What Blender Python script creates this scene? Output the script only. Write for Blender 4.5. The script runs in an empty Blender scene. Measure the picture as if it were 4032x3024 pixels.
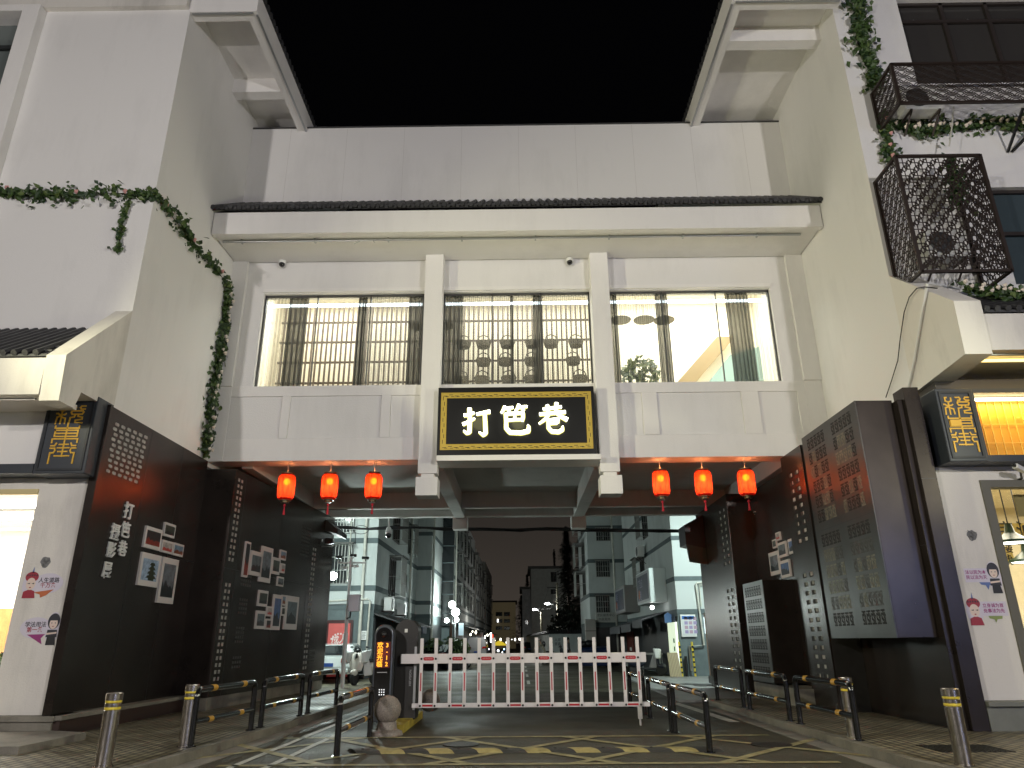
import bpy, bmesh, math, random
from math import sin, cos, pi, radians, atan, sqrt
from mathutils import Vector, Matrix
random.seed(7)
S = bpy.context.scene
COL = S.collection

# ------------------------------------------------------------ camera
FPX, EYE = 2795.0, 1.6
PITCH, ROLL, YAW = atan(1011/2795.0), radians(.44), radians(.5)
FW = Vector((-sin(YAW)*cos(PITCH), cos(YAW)*cos(PITCH), sin(PITCH)))
R0 = Vector((cos(YAW), sin(YAW), 0)); U0 = R0.cross(FW)
RT = R0*cos(ROLL)-U0*sin(ROLL); UP = U0*cos(ROLL)+R0*sin(ROLL)
CAM = Vector((0, 0, EYE))
cd = bpy.data.cameras.new('camera'); cam = bpy.data.objects.new('camera', cd); COL.objects.link(cam)
cd.sensor_width = 36; cd.lens = 36*FPX/4032; cd.clip_end = 2000; cd.clip_start = .05
M = Matrix((RT, UP, -FW)).transposed().to_4x4(); M.translation = CAM; cam.matrix_world = M
S.camera = cam

# ------------------------------------------------------------ night sky and exposure
W = bpy.data.worlds.new('World'); S.world = W; W.use_nodes = True
wn, wl = W.node_tree.nodes, W.node_tree.links; wn.clear()
wo = wn.new('ShaderNodeOutputWorld'); bg = wn.new('ShaderNodeBackground')
tc = wn.new('ShaderNodeTexCoord'); sx = wn.new('ShaderNodeSeparateXYZ'); rp = wn.new('ShaderNodeValToRGB')
rp.color_ramp.elements[0].position = .0; rp.color_ramp.elements[0].color = (.050, .041, .034, 1)
rp.color_ramp.elements[1].position = .6; rp.color_ramp.elements[1].color = (.0008, .0008, .001, 1)
e = rp.color_ramp.elements.new(.14); e.color = (.030, .025, .021, 1)
e = rp.color_ramp.elements.new(.34); e.color = (.006, .005, .0045, 1)
wl.new(tc.outputs['Generated'], sx.inputs[0]); wl.new(sx.outputs[2], rp.inputs[0])
wl.new(rp.outputs[0], bg.inputs[0]); wl.new(bg.outputs[0], wo.inputs[0])
S.view_settings.view_transform = 'Standard'; S.view_settings.look = 'None'
S.view_settings.exposure = 0; S.view_settings.gamma = 1
try: S.cycles.max_bounces = 6; S.cycles.sample_clamp_indirect = 4
except Exception: pass

def lamp(name, kind, loc, power, color, size=.1, target=None, angle=None, parent=None, blend=.5):
    d = bpy.data.lights.new(name, kind); d.energy = power; d.color = color
    if kind == 'AREA': d.shape = 'DISK' if not isinstance(size, tuple) else 'RECTANGLE'
    if kind == 'AREA':
        if isinstance(size, tuple): d.size, d.size_y = size
        else: d.size = size
    else: d.shadow_soft_size = size
    if kind == 'SPOT': d.spot_size = radians(angle or 120); d.spot_blend = blend
    o = bpy.data.objects.new(name, d); COL.objects.link(o)
    o.location = Vector(loc)
    if target is not None: o.rotation_euler = (Vector(target)-Vector(loc)).to_track_quat('-Z', 'Y').to_euler()
    if parent: o.parent = parent; o.location = Vector(loc)-wloc(parent)
    return o

# ------------------------------------------------------------ rays through the photograph, landing on real planes
def ray(u, v): return FW*FPX+RT*(u-2016)-UP*(v-1512)
def onY(u, v, y): d = ray(u, v); return CAM+d*(y/d.y)
def onX(u, v, x): d = ray(u, v); return CAM+d*(x/d.x)
def onZ(u, v, z=0): d = ray(u, v); return CAM+d*((z-EYE)/d.z)
def onP(u, v, p, n): d = ray(u, v); p = Vector(p); n = Vector(n); return CAM+d*((p-CAM).dot(n)/d.dot(n))

# ------------------------------------------------------------ objects
def wloc(o):
    v = Vector(o.location)
    while o.parent: o = o.parent; v += o.location
    return v
def tag(o, label=None, cat=None, group=None, kind=None):
    if label: o['label'] = label
    if cat: o['category'] = cat
    if group: o['group'] = group
    if kind: o['kind'] = kind
    return o
def thing(name, label, cat, loc=(0, 0, 0), group=None):
    o = bpy.data.objects.new(name, None); o.empty_display_size = .2; COL.objects.link(o); o.location = loc
    return tag(o, label, cat, group)
def copy_tree(o, parent=None):
    c = o.copy(); COL.objects.link(c); c.parent = parent
    for ch in list(o.children): copy_tree(ch, c)
    return c

class MB:
    def __init__(s): s.v = []; s.f = []; s.m = []; s.mi = 0
    def quad(s, *p):
        n = len(s.v); s.v += [tuple(q) for q in p]; s.f.append(tuple(range(n, n+len(p)))); s.m.append(s.mi); return s
    def hexa(s, p):   # 8 points: bottom 4 ccw, top 4
        n = len(s.v); s.v += [tuple(q) for q in p]
        for f in ((3, 2, 1, 0), (4, 5, 6, 7), (0, 1, 5, 4), (1, 2, 6, 5), (2, 3, 7, 6), (3, 0, 4, 7)):
            s.f.append(tuple(n+i for i in f)); s.m.append(s.mi)
        return s
    def box(s, x0, x1, y0, y1, z0, z1):
        return s.hexa([(x0, y0, z0), (x1, y0, z0), (x1, y1, z0), (x0, y1, z0), (x0, y0, z1), (x1, y0, z1), (x1, y1, z1), (x0, y1, z1)])
    def bar(s, a, b, w, h=None, up=(0, 0, 1)):   # rectangular bar a->b
        a = Vector(a); b = Vector(b); h = w if h is None else h; d = (b-a).normalized(); up = Vector(up)
        if abs(d.dot(up)) > .99: up = Vector((0, 1, 0)) if abs(d.y) < .9 else Vector((1, 0, 0))
        x = d.cross(up).normalized()*w/2; y = x.cross(d).normalized()*h/2
        return s.hexa([a-x-y, a+x-y, b+x-y, b-x-y, a-x+y, a+x+y, b+x+y, b-x+y])
    def prism(s, pts, off):   # planar polygon extruded by vector off
        off = Vector(off); n = len(s.v); k = len(pts)
        s.v += [tuple(p) for p in pts]+[tuple(Vector(p)+off) for p in pts]
        s.f += [tuple(range(n+k-1, n-1, -1)), tuple(range(n+k, n+2*k))]; s.m += [s.mi]*2
        for i in range(k):
            j = (i+1) % k; s.f.append((n+i, n+j, n+k+j, n+k+i)); s.m.append(s.mi)
        return s
    def tube(s, pts, r, seg=10, cap=True):
        pts = [Vector(p) for p in pts]; k = len(pts); rs = r if isinstance(r, (list, tuple)) else [r]*k
        n = len(s.v); pu = None
        for i, p in enumerate(pts):
            d = (pts[min(i+1, k-1)]-pts[max(i-1, 0)]).normalized()
            if pu is None: pu = Vector((0, 0, 1)) if abs(d.z) < .9 else Vector((1, 0, 0))
            x = d.cross(pu).normalized(); y = x.cross(d).normalized(); pu = y
            for j in range(seg):
                a = 2*pi*j/seg; s.v.append(tuple(p+x*cos(a)*rs[i]+y*sin(a)*rs[i]))
        for i in range(k-1):
            for j in range(seg):
                a, b = n+i*seg+j, n+i*seg+(j+1) % seg; s.f.append((a, b, b+seg, a+seg)); s.m.append(s.mi)
        if cap: s.f += [tuple(n+j for j in range(seg))[::-1], tuple(n+(k-1)*seg+j for j in range(seg))]; s.m += [s.mi]*2
        return s
    def lathe(s, prof, c, seg=24, ax=None):   # profile (r, h) about a vertical axis (or ax) at c
        c = Vector(c); n = len(s.v); k = len(prof)
        z = Vector(ax).normalized() if ax else Vector((0, 0, 1)); x = z.orthogonal().normalized() if ax else Vector((1, 0, 0)); y = z.cross(x)
        for r, h in prof:
            for j in range(seg): a = 2*pi*j/seg; s.v.append(tuple(c+z*h+x*cos(a)*r+y*sin(a)*r))
        for i in range(k-1):
            for j in range(seg):
                a, b = n+i*seg+j, n+i*seg+(j+1) % seg; s.f.append((a, b, b+seg, a+seg)); s.m.append(s.mi)
        s.f += [tuple(n+j for j in range(seg))[::-1], tuple(n+(k-1)*seg+j for j in range(seg))]; s.m += [s.mi]*2
        return s
    def ball(s, c, r, seg=16, sc=(1, 1, 1)):
        n = 8; c = Vector(c)
        prof = [(max(sin(pi*i/n), .02)*r, -cos(pi*i/n)*r) for i in range(n+1)]
        b = len(s.v); s.lathe(prof, (0, 0, 0), seg)
        for i in range(b, len(s.v)): q = s.v[i]; s.v[i] = (c.x+q[0]*sc[0], c.y+q[1]*sc[1], c.z+q[2]*sc[2])
        return s
    def rot(s, n0, c, ang, axis='Z'):
        m = Matrix.Rotation(ang, 3, axis); c = Vector(c)
        for i in range(n0, len(s.v)): s.v[i] = tuple(c+m@(Vector(s.v[i])-c))
        return s
    def build(s, name, mat, parent=None, smooth=False, bevel=0, **kw):
        me = bpy.data.meshes.new(name); off = wloc(parent) if parent else Vector((0, 0, 0))
        me.from_pydata([tuple(Vector(q)-off) for q in s.v], [], s.f)
        for m in (mat if isinstance(mat, (list, tuple)) else [mat]): me.materials.append(m)
        if any(s.m): me.polygons.foreach_set('material_index', s.m)
        bm = bmesh.new(); bm.from_mesh(me); bmesh.ops.recalc_face_normals(bm, faces=bm.faces)
        bm.to_mesh(me); bm.free()
        if smooth:
            me.polygons.foreach_set('use_smooth', [True]*len(me.polygons))
        o = bpy.data.objects.new(name, me); COL.objects.link(o)
        if smooth:
            try: me.set_sharp_from_angle(angle=radians(40))
            except Exception: pass
        if parent: o.parent = parent
        if bevel:
            b = o.modifiers.new('bevel', 'BEVEL'); b.width = bevel; b.segments = 2; b.limit_method = 'ANGLE'
        return tag(o, **kw)

class Fr:   # a flat frame on a wall: origin, right, up, outward
    def __init__(s, o, ux, uy=(0, 0, 1)): s.o = Vector(o); s.x = Vector(ux).normalized(); s.y = Vector(uy).normalized(); s.n = s.x.cross(s.y).normalized()
    def p(s, a, b, c=0): return s.o+s.x*a+s.y*b+s.n*c
    def box(s, mb, a0, a1, b0, b1, c0, c1):
        return mb.hexa([s.p(a0, b0, c0), s.p(a1, b0, c0), s.p(a1, b1, c0), s.p(a0, b1, c0), s.p(a0, b0, c1), s.p(a1, b0, c1), s.p(a1, b1, c1), s.p(a0, b1, c1)])
    def poly(s, mb, pts, c0, c1): return mb.prism([s.p(a, b, c0) for a, b in pts], s.n*(c1-c0))
    def line(s, mb, pts, w, c0, c1):
        for i, ((a, b), (c, d)) in enumerate(zip(pts, pts[1:])):
            L = sqrt((c-a)**2+(d-b)**2) or 1e-6; ex, ey = (c-a)/L*w*.45, (d-b)/L*w*.45; nx, ny = -(d-b)/L*w/2, (c-a)/L*w/2
            s.poly(mb, [(a-ex-nx, b-ey-ny), (c+ex-nx, d+ey-ny), (c+ex+nx, d+ey+ny), (a-ex+nx, b-ey+ny)], c0-.0003*(i % 3), c1+.0003*(i % 3))
        return mb
    def brush(s, mb, pts, c0, c1):   # pts: (a, b, width), tapered calligraphic stroke as a chain
        P = []
        for i in range(len(pts)-1):
            for t in range(6): k = t/6; P.append(tuple(pts[i][j]*(1-k)+pts[i+1][j]*k for j in range(3)))
        P.append(pts[-1]); L = []; R = []
        for i, q in enumerate(P):
            a, b = P[max(0, i-1)], P[min(len(P)-1, i+1)]; dx, dy = b[0]-a[0], b[1]-a[1]; l = sqrt(dx*dx+dy*dy) or 1e-6
            L.append((q[0]-dy/l*q[2]/2, q[1]+dx/l*q[2]/2)); R.append((q[0]+dy/l*q[2]/2, q[1]-dx/l*q[2]/2))
        for i in range(len(P)-1): s.poly(mb, [L[i], R[i], R[i+1], L[i+1]], c0, c1)
        return mb
    def text(s, mb, body, a, b, size, depth=.01, c=0, align='CENTER', bold=0, mirror=False, sx=1):
        cu = bpy.data.curves.new('t', 'FONT'); cu.body = body; cu.size = size; cu.extrude = depth/2; cu.offset = bold
        cu.align_x = align; cu.align_y = 'CENTER'; cu.resolution_u = 3
        o = bpy.data.objects.new('t', cu); COL.objects.link(o)
        me = bpy.data.meshes.new_from_object(o.evaluated_get(bpy.context.evaluated_depsgraph_get()))
        n = len(mb.v)
        for q in me.vertices: mb.v.append(tuple(s.p(a+(-q.co.x if mirror else q.co.x)*sx, b+q.co.y, c+depth/2+q.co.z)))
        for f in me.polygons: mb.f.append(tuple(n+i for i in f.vertices)); mb.m.append(mb.mi)
        bpy.data.objects.remove(o); bpy.data.curves.remove(cu); bpy.data.meshes.remove(me)
        return mb

# ------------------------------------------------------------ materials
MATS = {}
def mat(name, col, rough=.6, metal=0, bump=0, bscale=20, var=0, vscale=2, emit=None, estr=0, spec=None, coat=0):
    if name in MATS: return MATS[name]
    m = bpy.data.materials.new(name); m.use_nodes = True; n, l = m.node_tree.nodes, m.node_tree.links
    b = n['Principled BSDF']; b.inputs['Roughness'].default_value = rough; b.inputs['Metallic'].default_value = metal
    b.inputs['Base Color'].default_value = (*col, 1)
    if spec is not None: b.inputs['Specular IOR Level'].default_value = spec
    if coat: b.inputs['Coat Weight'].default_value = coat; b.inputs['Coat Roughness'].default_value = .1
    g = n.new('ShaderNodeNewGeometry')
    if var:
        t = n.new('ShaderNodeTexNoise'); t.inputs['Scale'].default_value = vscale; t.inputs['Detail'].default_value = 6; t.inputs['Roughness'].default_value = .65
        r = n.new('ShaderNodeValToRGB'); r.color_ramp.elements[0].position = .3; r.color_ramp.elements[1].position = .7
        r.color_ramp.elements[0].color = (*[c*(1-var) for c in col], 1); r.color_ramp.elements[1].color = (*[min(c*(1+var*.6), 1) for c in col], 1)
        l.new(g.outputs['Position'], t.inputs['Vector']); l.new(t.outputs[0], r.inputs[0]); l.new(r.outputs[0], b.inputs['Base Color'])
    if bump:
        t2 = n.new('ShaderNodeTexNoise'); t2.inputs['Scale'].default_value = bscale; t2.inputs['Detail'].default_value = 5
        bp = n.new('ShaderNodeBump'); bp.inputs['Strength'].default_value = bump; bp.inputs['Distance'].default_value = .02
        l.new(g.outputs['Position'], t2.inputs['Vector']); l.new(t2.outputs[0], bp.inputs['Height']); l.new(bp.outputs[0], b.inputs['Normal'])
    if emit: b.inputs['Emission Color'].default_value = (*emit, 1); b.inputs['Emission Strength'].default_value = estr
    MATS[name] = m; return m

def stained(name, col, streak=.25):   # painted render with faint vertical rain streaks and mottling
    m = mat(name, col, .85, bump=.25, bscale=35); n, l = m.node_tree.nodes, m.node_tree.links; b = n['Principled BSDF']
    g = n.new('ShaderNodeNewGeometry'); mp = n.new('ShaderNodeMapping'); mp.inputs['Scale'].default_value = (1.1, 1.1, .22)
    t = n.new('ShaderNodeTexNoise'); t.inputs['Scale'].default_value = 1.5; t.inputs['Detail'].default_value = 8; t.inputs['Roughness'].default_value = .7
    t3 = n.new('ShaderNodeTexNoise'); t3.inputs['Scale'].default_value = .45; t3.inputs['Detail'].default_value = 5
    mx = n.new('ShaderNodeMath'); mx.operation = 'ADD'; r = n.new('ShaderNodeValToRGB')
    r.color_ramp.elements[0].position = .62; r.color_ramp.elements[1].position = 1.08
    r.color_ramp.elements[0].color = (*[c*(1-streak) for c in col], 1); r.color_ramp.elements[1].color = (*col, 1)
    l.new(g.outputs['Position'], mp.inputs[0]); l.new(mp.outputs[0], t.inputs['Vector']); l.new(g.outputs['Position'], t3.inputs['Vector'])
    l.new(t.outputs[0], mx.inputs[0]); l.new(t3.outputs[0], mx.inputs[1]); l.new(mx.outputs[0], r.inputs[0]); l.new(r.outputs[0], b.inputs['Base Color'])
    return m
def emis(name, col, strength):
    return mat(name, (0, 0, 0), .5, emit=col, estr=strength)
def wet(m, lo, hi, sc):   # patches of smoother, damp surface
    n, l = m.node_tree.nodes, m.node_tree.links; g = n.new('ShaderNodeNewGeometry'); t = n.new('ShaderNodeTexNoise'); t.inputs['Scale'].default_value = sc; t.inputs['Detail'].default_value = 6
    r = n.new('ShaderNodeMapRange'); r.inputs[1].default_value = .35; r.inputs[2].default_value = .65; r.inputs[3].default_value = lo; r.inputs[4].default_value = hi
    l.new(g.outputs['Position'], t.inputs['Vector']); l.new(t.outputs[0], r.inputs[0]); l.new(r.outputs[0], n['Principled BSDF'].inputs['Roughness']); return m
def glass(name, tint=(.8, .85, .85), refl=.1, rough=.02):
    if name in MATS: return MATS[name]
    m = bpy.data.materials.new(name); m.use_nodes = True; n, l = m.node_tree.nodes, m.node_tree.links; n.remove(n['Principled BSDF'])
    o = n['Material Output']; t = n.new('ShaderNodeBsdfTransparent'); t.inputs[0].default_value = (*tint, 1)
    g = n.new('ShaderNodeBsdfGlossy'); g.inputs['Roughness'].default_value = rough
    x = n.new('ShaderNodeMixShader'); x.inputs[0].default_value = refl
    l.new(t.outputs[0], x.inputs[1]); l.new(g.outputs[0], x.inputs[2]); l.new(x.outputs[0], o.inputs[0]); MATS[name] = m; return m
def sheer(name, col, opac):
    if name in MATS: return MATS[name]
    m = bpy.data.materials.new(name); m.use_nodes = True; n, l = m.node_tree.nodes, m.node_tree.links; n.remove(n['Principled BSDF'])
    o = n['Material Output']; t = n.new('ShaderNodeBsdfTransparent'); d = n.new('ShaderNodeBsdfDiffuse'); d.inputs[0].default_value = (*col, 1)
    tr = n.new('ShaderNodeBsdfTranslucent'); tr.inputs[0].default_value = (*col, 1); a = n.new('ShaderNodeAddShader'); x = n.new('ShaderNodeMixShader'); x.inputs[0].default_value = opac
    l.new(d.outputs[0], a.inputs[0]); l.new(tr.outputs[0], a.inputs[1]); l.new(t.outputs[0], x.inputs[1]); l.new(a.outputs[0], x.inputs[2]); l.new(x.outputs[0], o.inputs[0]); MATS[name] = m; return m
def pattern(name, c1, c2, kind, scale, rough=.8, axes='XY', width=.02, bump=.3, ratio=.5):   # brick / paver
    if name in MATS: return MATS[name]
    m = mat(name, c1, rough); n, l = m.node_tree.nodes, m.node_tree.links; b = n['Principled BSDF']
    g = n.new('ShaderNodeNewGeometry'); s = n.new('ShaderNodeSeparateXYZ'); c = n.new('ShaderNodeCombineXYZ')
    l.new(g.outputs['Position'], s.inputs[0]); l.new(s.outputs['XYZ'.index(axes[0])], c.inputs[0]); l.new(s.outputs['XYZ'.index(axes[1])], c.inputs[1])
    t = n.new('ShaderNodeTexBrick'); t.inputs['Scale'].default_value = scale; t.inputs['Mortar Size'].default_value = width
    t.inputs['Color1'].default_value = (*c1, 1); t.inputs['Color2'].default_value = (*[q*.7 for q in c1], 1); t.inputs['Mortar'].default_value = (*c2, 1)
    t.inputs['Brick Width'].default_value = .5; t.inputs['Row Height'].default_value = ratio*.5
    ns = n.new('ShaderNodeTexNoise'); ns.inputs['Scale'].default_value = 1.3; ns.inputs['Detail'].default_value = 6; l.new(g.outputs['Position'], ns.inputs['Vector'])
    mx = n.new('ShaderNodeMixRGB'); mx.blend_type = 'MULTIPLY'; mx.inputs[0].default_value = .6
    l.new(c.outputs[0], t.inputs['Vector']); l.new(t.outputs[0], mx.inputs[1]); l.new(ns.outputs[0], mx.inputs[2]); l.new(mx.outputs[0], b.inputs['Base Color'])
    bp = n.new('ShaderNodeBump'); bp.inputs['Strength'].default_value = bump; bp.inputs['Distance'].default_value = -.01
    l.new(t.outputs['Fac'], bp.inputs['Height']); l.new(bp.outputs[0], b.inputs['Normal'])
    return m

WHITE = stained('white_render', (.74, .725, .71), .10)
TRIM = stained('white_trim', (.78, .76, .74), .10)
OLDW = stained('aged_white', (.70, .67, .62), .3)
TILE = mat('grey_roof_tile', (.045, .045, .048), .55, bump=.4, bscale=30, var=.4, vscale=6)
BLACK = mat('black_metal', (.012, .012, .013), .4)
BROWN = mat('brown_sheet_metal', (.046, .036, .031), .27, .6, bump=.03, bscale=3, var=.3, vscale=1.2)
GREYM = mat('grey_sheet_metal', (.060, .057, .053), .32, .6, bump=.04, bscale=4, var=.25, vscale=1.5)
HOLE = mat('shadowed_hole', (.012, .011, .010), .8)  # dark chip colour stands in for the shade inside cut-out holes
CHIP = mat('lit_hole_chip', (.34, .33, .31), .7, var=.4, vscale=9)  # pale chip colour stands in for light seen through the slots
SLATE = mat('slate_blue_metal', (.030, .036, .046), .45, bump=.05)
GOLD = mat('gold_paint', (.62, .36, .035), .45, .25, bump=.1)
STEEL = mat('brushed_steel', (.50, .46, .42), .27, 1, bump=.08, bscale=60, var=.25, vscale=12)
YREF = mat('yellow_reflective', (.75, .58, .05), .4, var=.3, vscale=20)
CONC = mat('concrete', (.20, .185, .155), .85, bump=.4, bscale=25, var=.4, vscale=1.5)
ALUM = mat('aluminium', (.45, .46, .47), .4, .8)
WPLAS = mat('white_plastic', (.72, .72, .70), .4)
DARKG = mat('dark_window_glass', (.05, .055, .06), .08, spec=.8)
WIREM = mat('black_cable', (.008, .008, .009), .5)
PIPE = mat('cream_pipe', (.55, .54, .48), .5, var=.2, vscale=4)

# ------------------------------------------------------------ street lamps on the street behind the viewer
def street_lamp(loc, h, power, col, label, tgt, emi, cone=None):
    t = thing('street_lamp', label, 'street lamp', loc, 'street lamps of the main street')
    x, y, z = loc; s = 1 if y < 0 else -1
    MB().tube([(x, y, z), (x, y, z+h*.6), (x, y, z+h)], [.1, .08, .06]).build('pole', ALUM, t, True)
    MB().tube([(x, y, z+h-.1), (x*.93, y+.5, z+h+.1), (x*.86, y+1, z+h+.15)], .04).build('arm', ALUM, t, True)
    hx, hy, hz = x*.84, y+1.15, z+h+.12
    hd = MB().box(hx-.35, hx+.35, hy-.16, hy+.16, hz, hz+.12).build('lamp_head', ALUM, t, bevel=.03)
    MB().box(hx-.28, hx+.28, hy-.12, hy+.12, hz-.02, hz-.002).build('lens', emis('lamp_lens_%s' % label[:9], col, emi), hd)
    if cone: lamp('lamp_light', 'SPOT', (hx, hy, hz-.3), power, col, .25, tgt, cone, parent=t, blend=1)
    else: lamp('lamp_light', 'POINT', (hx, hy, hz-.3), power, col, .25, parent=t)
WARMW = (1, .90, .80)
street_lamp((-13, -7, 0), 9, 5700, (1, .95, .91), 'tall lamp with one arm over the left kerb of the main street', (0, 18, 8), 60)
street_lamp((13, -7, 0), 9, 5700, (1, .95, .91), 'tall lamp with one arm over the right kerb of the main street', (0, 18, 8), 60)

street_lamp((-15, 6.5, 0), 7.0, 5200, (1, .96, .62), 'lower yellowish lamp on the left pavement of the main street', (8.5, 15.5, 8.5), 20, 75)
street_lamp((15, 6.5, 0), 5.6, 2400, (1, 1, .70), 'lower yellowish lamp on the right pavement of the main street', (-8.5, 15.5, 5.5), 20, 75)

# ------------------------------------------------------------ ground
ROAD = wet(mat('worn_asphalt', (.044, .040, .022), .42, bump=.7, bscale=55, var=.5, vscale=.9), .46, .68, .5)
PAVE = pattern('paving_blocks', (.38, .335, .215), (.035, .03, .025), 'brick', 1.9, .5, 'YX', .045, 1.0, .5); wet(PAVE, .3, .7, .9)
APRON = mat('pale_concrete_floor', (.26, .26, .25), .5, bump=.2, bscale=30, var=.25, vscale=1)
KERB = mat('kerb_stone', (.19, .175, .14), .7, bump=.5, bscale=30, var=.35, vscale=2.5)
MB().quad((-300, -60, 0), (300, -60, 0), (300, 500, 0), (-300, 500, 0)).build('road', ROAD, kind='structure')
LK = [(-9, 5.0), (-5.4, 7.6), (-4.84, 10.3), (-4.66, 13.5), (-4.48, 18.7), (-4.3, 26), (-4.3, 33)]
RK = [(9, 5.0), (5.5, 7.6), (4.98, 10.3), (4.95, 13.5), (4.9, 17.7), (4.8, 20.6)]
def pavement(K, sgn, name, xo):
    m = MB(); k = MB(); w = .16
    for (a, b), (c, d) in zip(K, K[1:]):
        k.hexa([(a, b, -.1), (a+sgn*w, b, -.1), (c+sgn*w, d, -.1), (c, d, -.1), (a+sgn*.02, b, .125), (a+sgn*w, b, .125), (c+sgn*w, d, .125), (c+sgn*.02, d, .125)])
        m.hexa([(a+sgn*w, b, -.1), (xo, b, -.1), (xo, d, -.1), (c+sgn*w, d, -.1), (a+sgn*w, b, .12), (xo, b, .12), (xo, d, .12), (c+sgn*w, d, .12)])
    m.build(name, PAVE, kind='structure'); k.build('kerb', KERB, kind='structure')
pavement(LK, -1, 'pavement', -40); pavement(RK, 1, 'pavement', 40)
MB().hexa([(4.3, 21.0, -.1), (30, 21.0, -.1), (30, 34.2, -.1), (4.6, 34.2, -.1), (4.3, 21.0, .06), (30, 21.0, .1), (30, 34.2, .1), (4.6, 34.2, .06)]).build('path', APRON, kind='structure')
# channel strips beside the kerbs
g = MB()
for K, s in ((LK, 1), (RK, -1)):
    for (a, b), (c, d) in zip(K[1:], K[2:]):
        if b > 24: continue
        g.hexa([(a+s*.02, b, -.05), (a+s*.34, b, -.05), (c+s*.34, d, -.05), (c+s*.02, d, -.05), (a+s*.02, b, .008), (a+s*.34, b, .004), (c+s*.34, d, .004), (c+s*.02, d, .008)])
g.build('gutter', CONC, kind='structure')
# painted markings: yellow box with crosses, white edge line
YEL = mat('road_paint_yellow', (.30, .26, .12), .6, var=.55, vscale=5); WPT = mat('road_paint_white', (.48, .47, .42), .6, var=.45, vscale=5)
k = MB()
def stripe(m, a, b, w, z=.009):
    a = Vector((*a, z)); b = Vector((*b, z)); d = (b-a).normalized(); n = Vector((-d.y, d.x, 0))*w/2
    m.quad(a-n, b-n, b+n, a+n)
for y in (10.95, 13.9): stripe(k, (-4.2, y), (4.35, y), .14)
for i in range(-2, 3): stripe(k, (i*2.05-1.35, 10.95), (i*2.05+1.35, 13.9), .15, .0092+.0002*i); stripe(k, (i*2.05+1.35, 10.95), (i*2.05-1.35, 13.9), .15, .0104+.0002*i)
k.build('road_marking', YEL, kind='structure')
k = MB(); stripe(k, (-4.0, 9.5), (-3.55, 26), .1); stripe(k, (-3.5, 9.6), (-3.35, 16), .1); stripe(k, (4.35, 16), (4.1, 20.8), .22)
for y in (30, 36, 42, 48): stripe(k, (.3, y), (.3, y+2.5), .12)
k.build('road_marking', WPT, kind='structure')
# manhole lid in the road
t = MB(); t.lathe([(.32, 0), (.32, .012), (.28, .014)], (4.0, 12.7, 0), 28); t.build('manhole_cover', mat('cast_iron', (.02, .02, .018), .5, .6, bump=.8, bscale=40))
o = bpy.data.objects['manhole_cover']; tag(o, 'round iron manhole cover in the road by the right kerb', 'manhole cover')
q = MB(); q.box(5.75, 6.75, 10.9, 11.6, .1, .128)
for i in range(14): q.box(5.78+i*.07, 5.80+i*.07, 10.93, 11.57, .128, .134)
tag(q.build('drain_grate', mat('cast_iron', (.02, .02, .018), .5, .6)), 'square ridged drain grate set in the right pavement', 'drain grate')
tag(MB().lathe([(.30, 0), (.30, .014), (.26, .016)], (-1.0, 12.95, 0), 28).build('manhole_cover', MATS['cast_iron']), 'round iron cover between the yellow road crosses', 'manhole cover')

# ------------------------------------------------------------ the gatehouse bridging the lane
GH = thing('gatehouse', 'white two storey gatehouse with a row of lit windows spanning the lane', 'building', (0, 18, 0))
Y0 = 18.0
w = MB()
w.box(-8.15, 8.15, Y0, Y0+.35, 6.65, 6.66)
w.box(-8.15, 8.15, Y0+.05, Y0+.65, 6.06, 8.1)                      # spandrel body
w.box(-8.15, 8.15, Y0+.05, Y0+.45, 10.93, 12.4)                     # above windows
for a, b in ((-8.15, -7.19), (-2.62, -2.09), (2.06, 2.59), (7.15, 8.15)): w.box(a, b, Y0+.05, Y0+.45, 8.1, 10.93)
w.build('wall', WHITE, GH)
r = MB()                                                            # raised bands that frame the recessed panels
r.box(-8.15, 8.15, Y0, Y0+.05, 7.83, 8.12); r.box(-8.15, 8.15, Y0, Y0+.05, 6.05, 6.65)
for a, b in ((-8.15, -7.79), (-6.33, -6.11), (-3.66, -3.41), (2.59, 2.6), (3.31, 3.71), (5.96, 6.42), (7.46, 8.15)): r.box(a, b, Y0, Y0+.05, 6.65, 7.83)
for a, b in ((-8.15, -7.72), (7.68, 8.15)): r.box(a, b, Y0-.07, Y0+.05, 8.12, 11.93); r.box(a+.0, b, Y0-.012, Y0, 6.06, 8.12)
for a, b in ((-7.19, -2.62), (-2.09, 2.06), (2.59, 7.15)):           # plain surround above each window
    r.box(a-.02, b+.02, Y0-.01, Y0+.05, 10.95, 11.06)
r.build('panel_moulding', TRIM, GH, bevel=.006)
for s in (-1, 1):
    p = MB(); p.box(s*2.32-.25, s*2.32+.25, Y0-.32, Y0+.05, 5.61, 11.93); p.build('pilaster', TRIM, GH, bevel=.008)
    p = MB(); p.box(s*2.32-.17, s*2.32+.17, Y0-.27, Y0+.05, 5.50, 5.61); p.box(s*2.32-.275, s*2.32+.275, Y0-.42, Y0+.12, 5.03, 5.5); p.build('corbel', TRIM, GH, bevel=.008)
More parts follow.
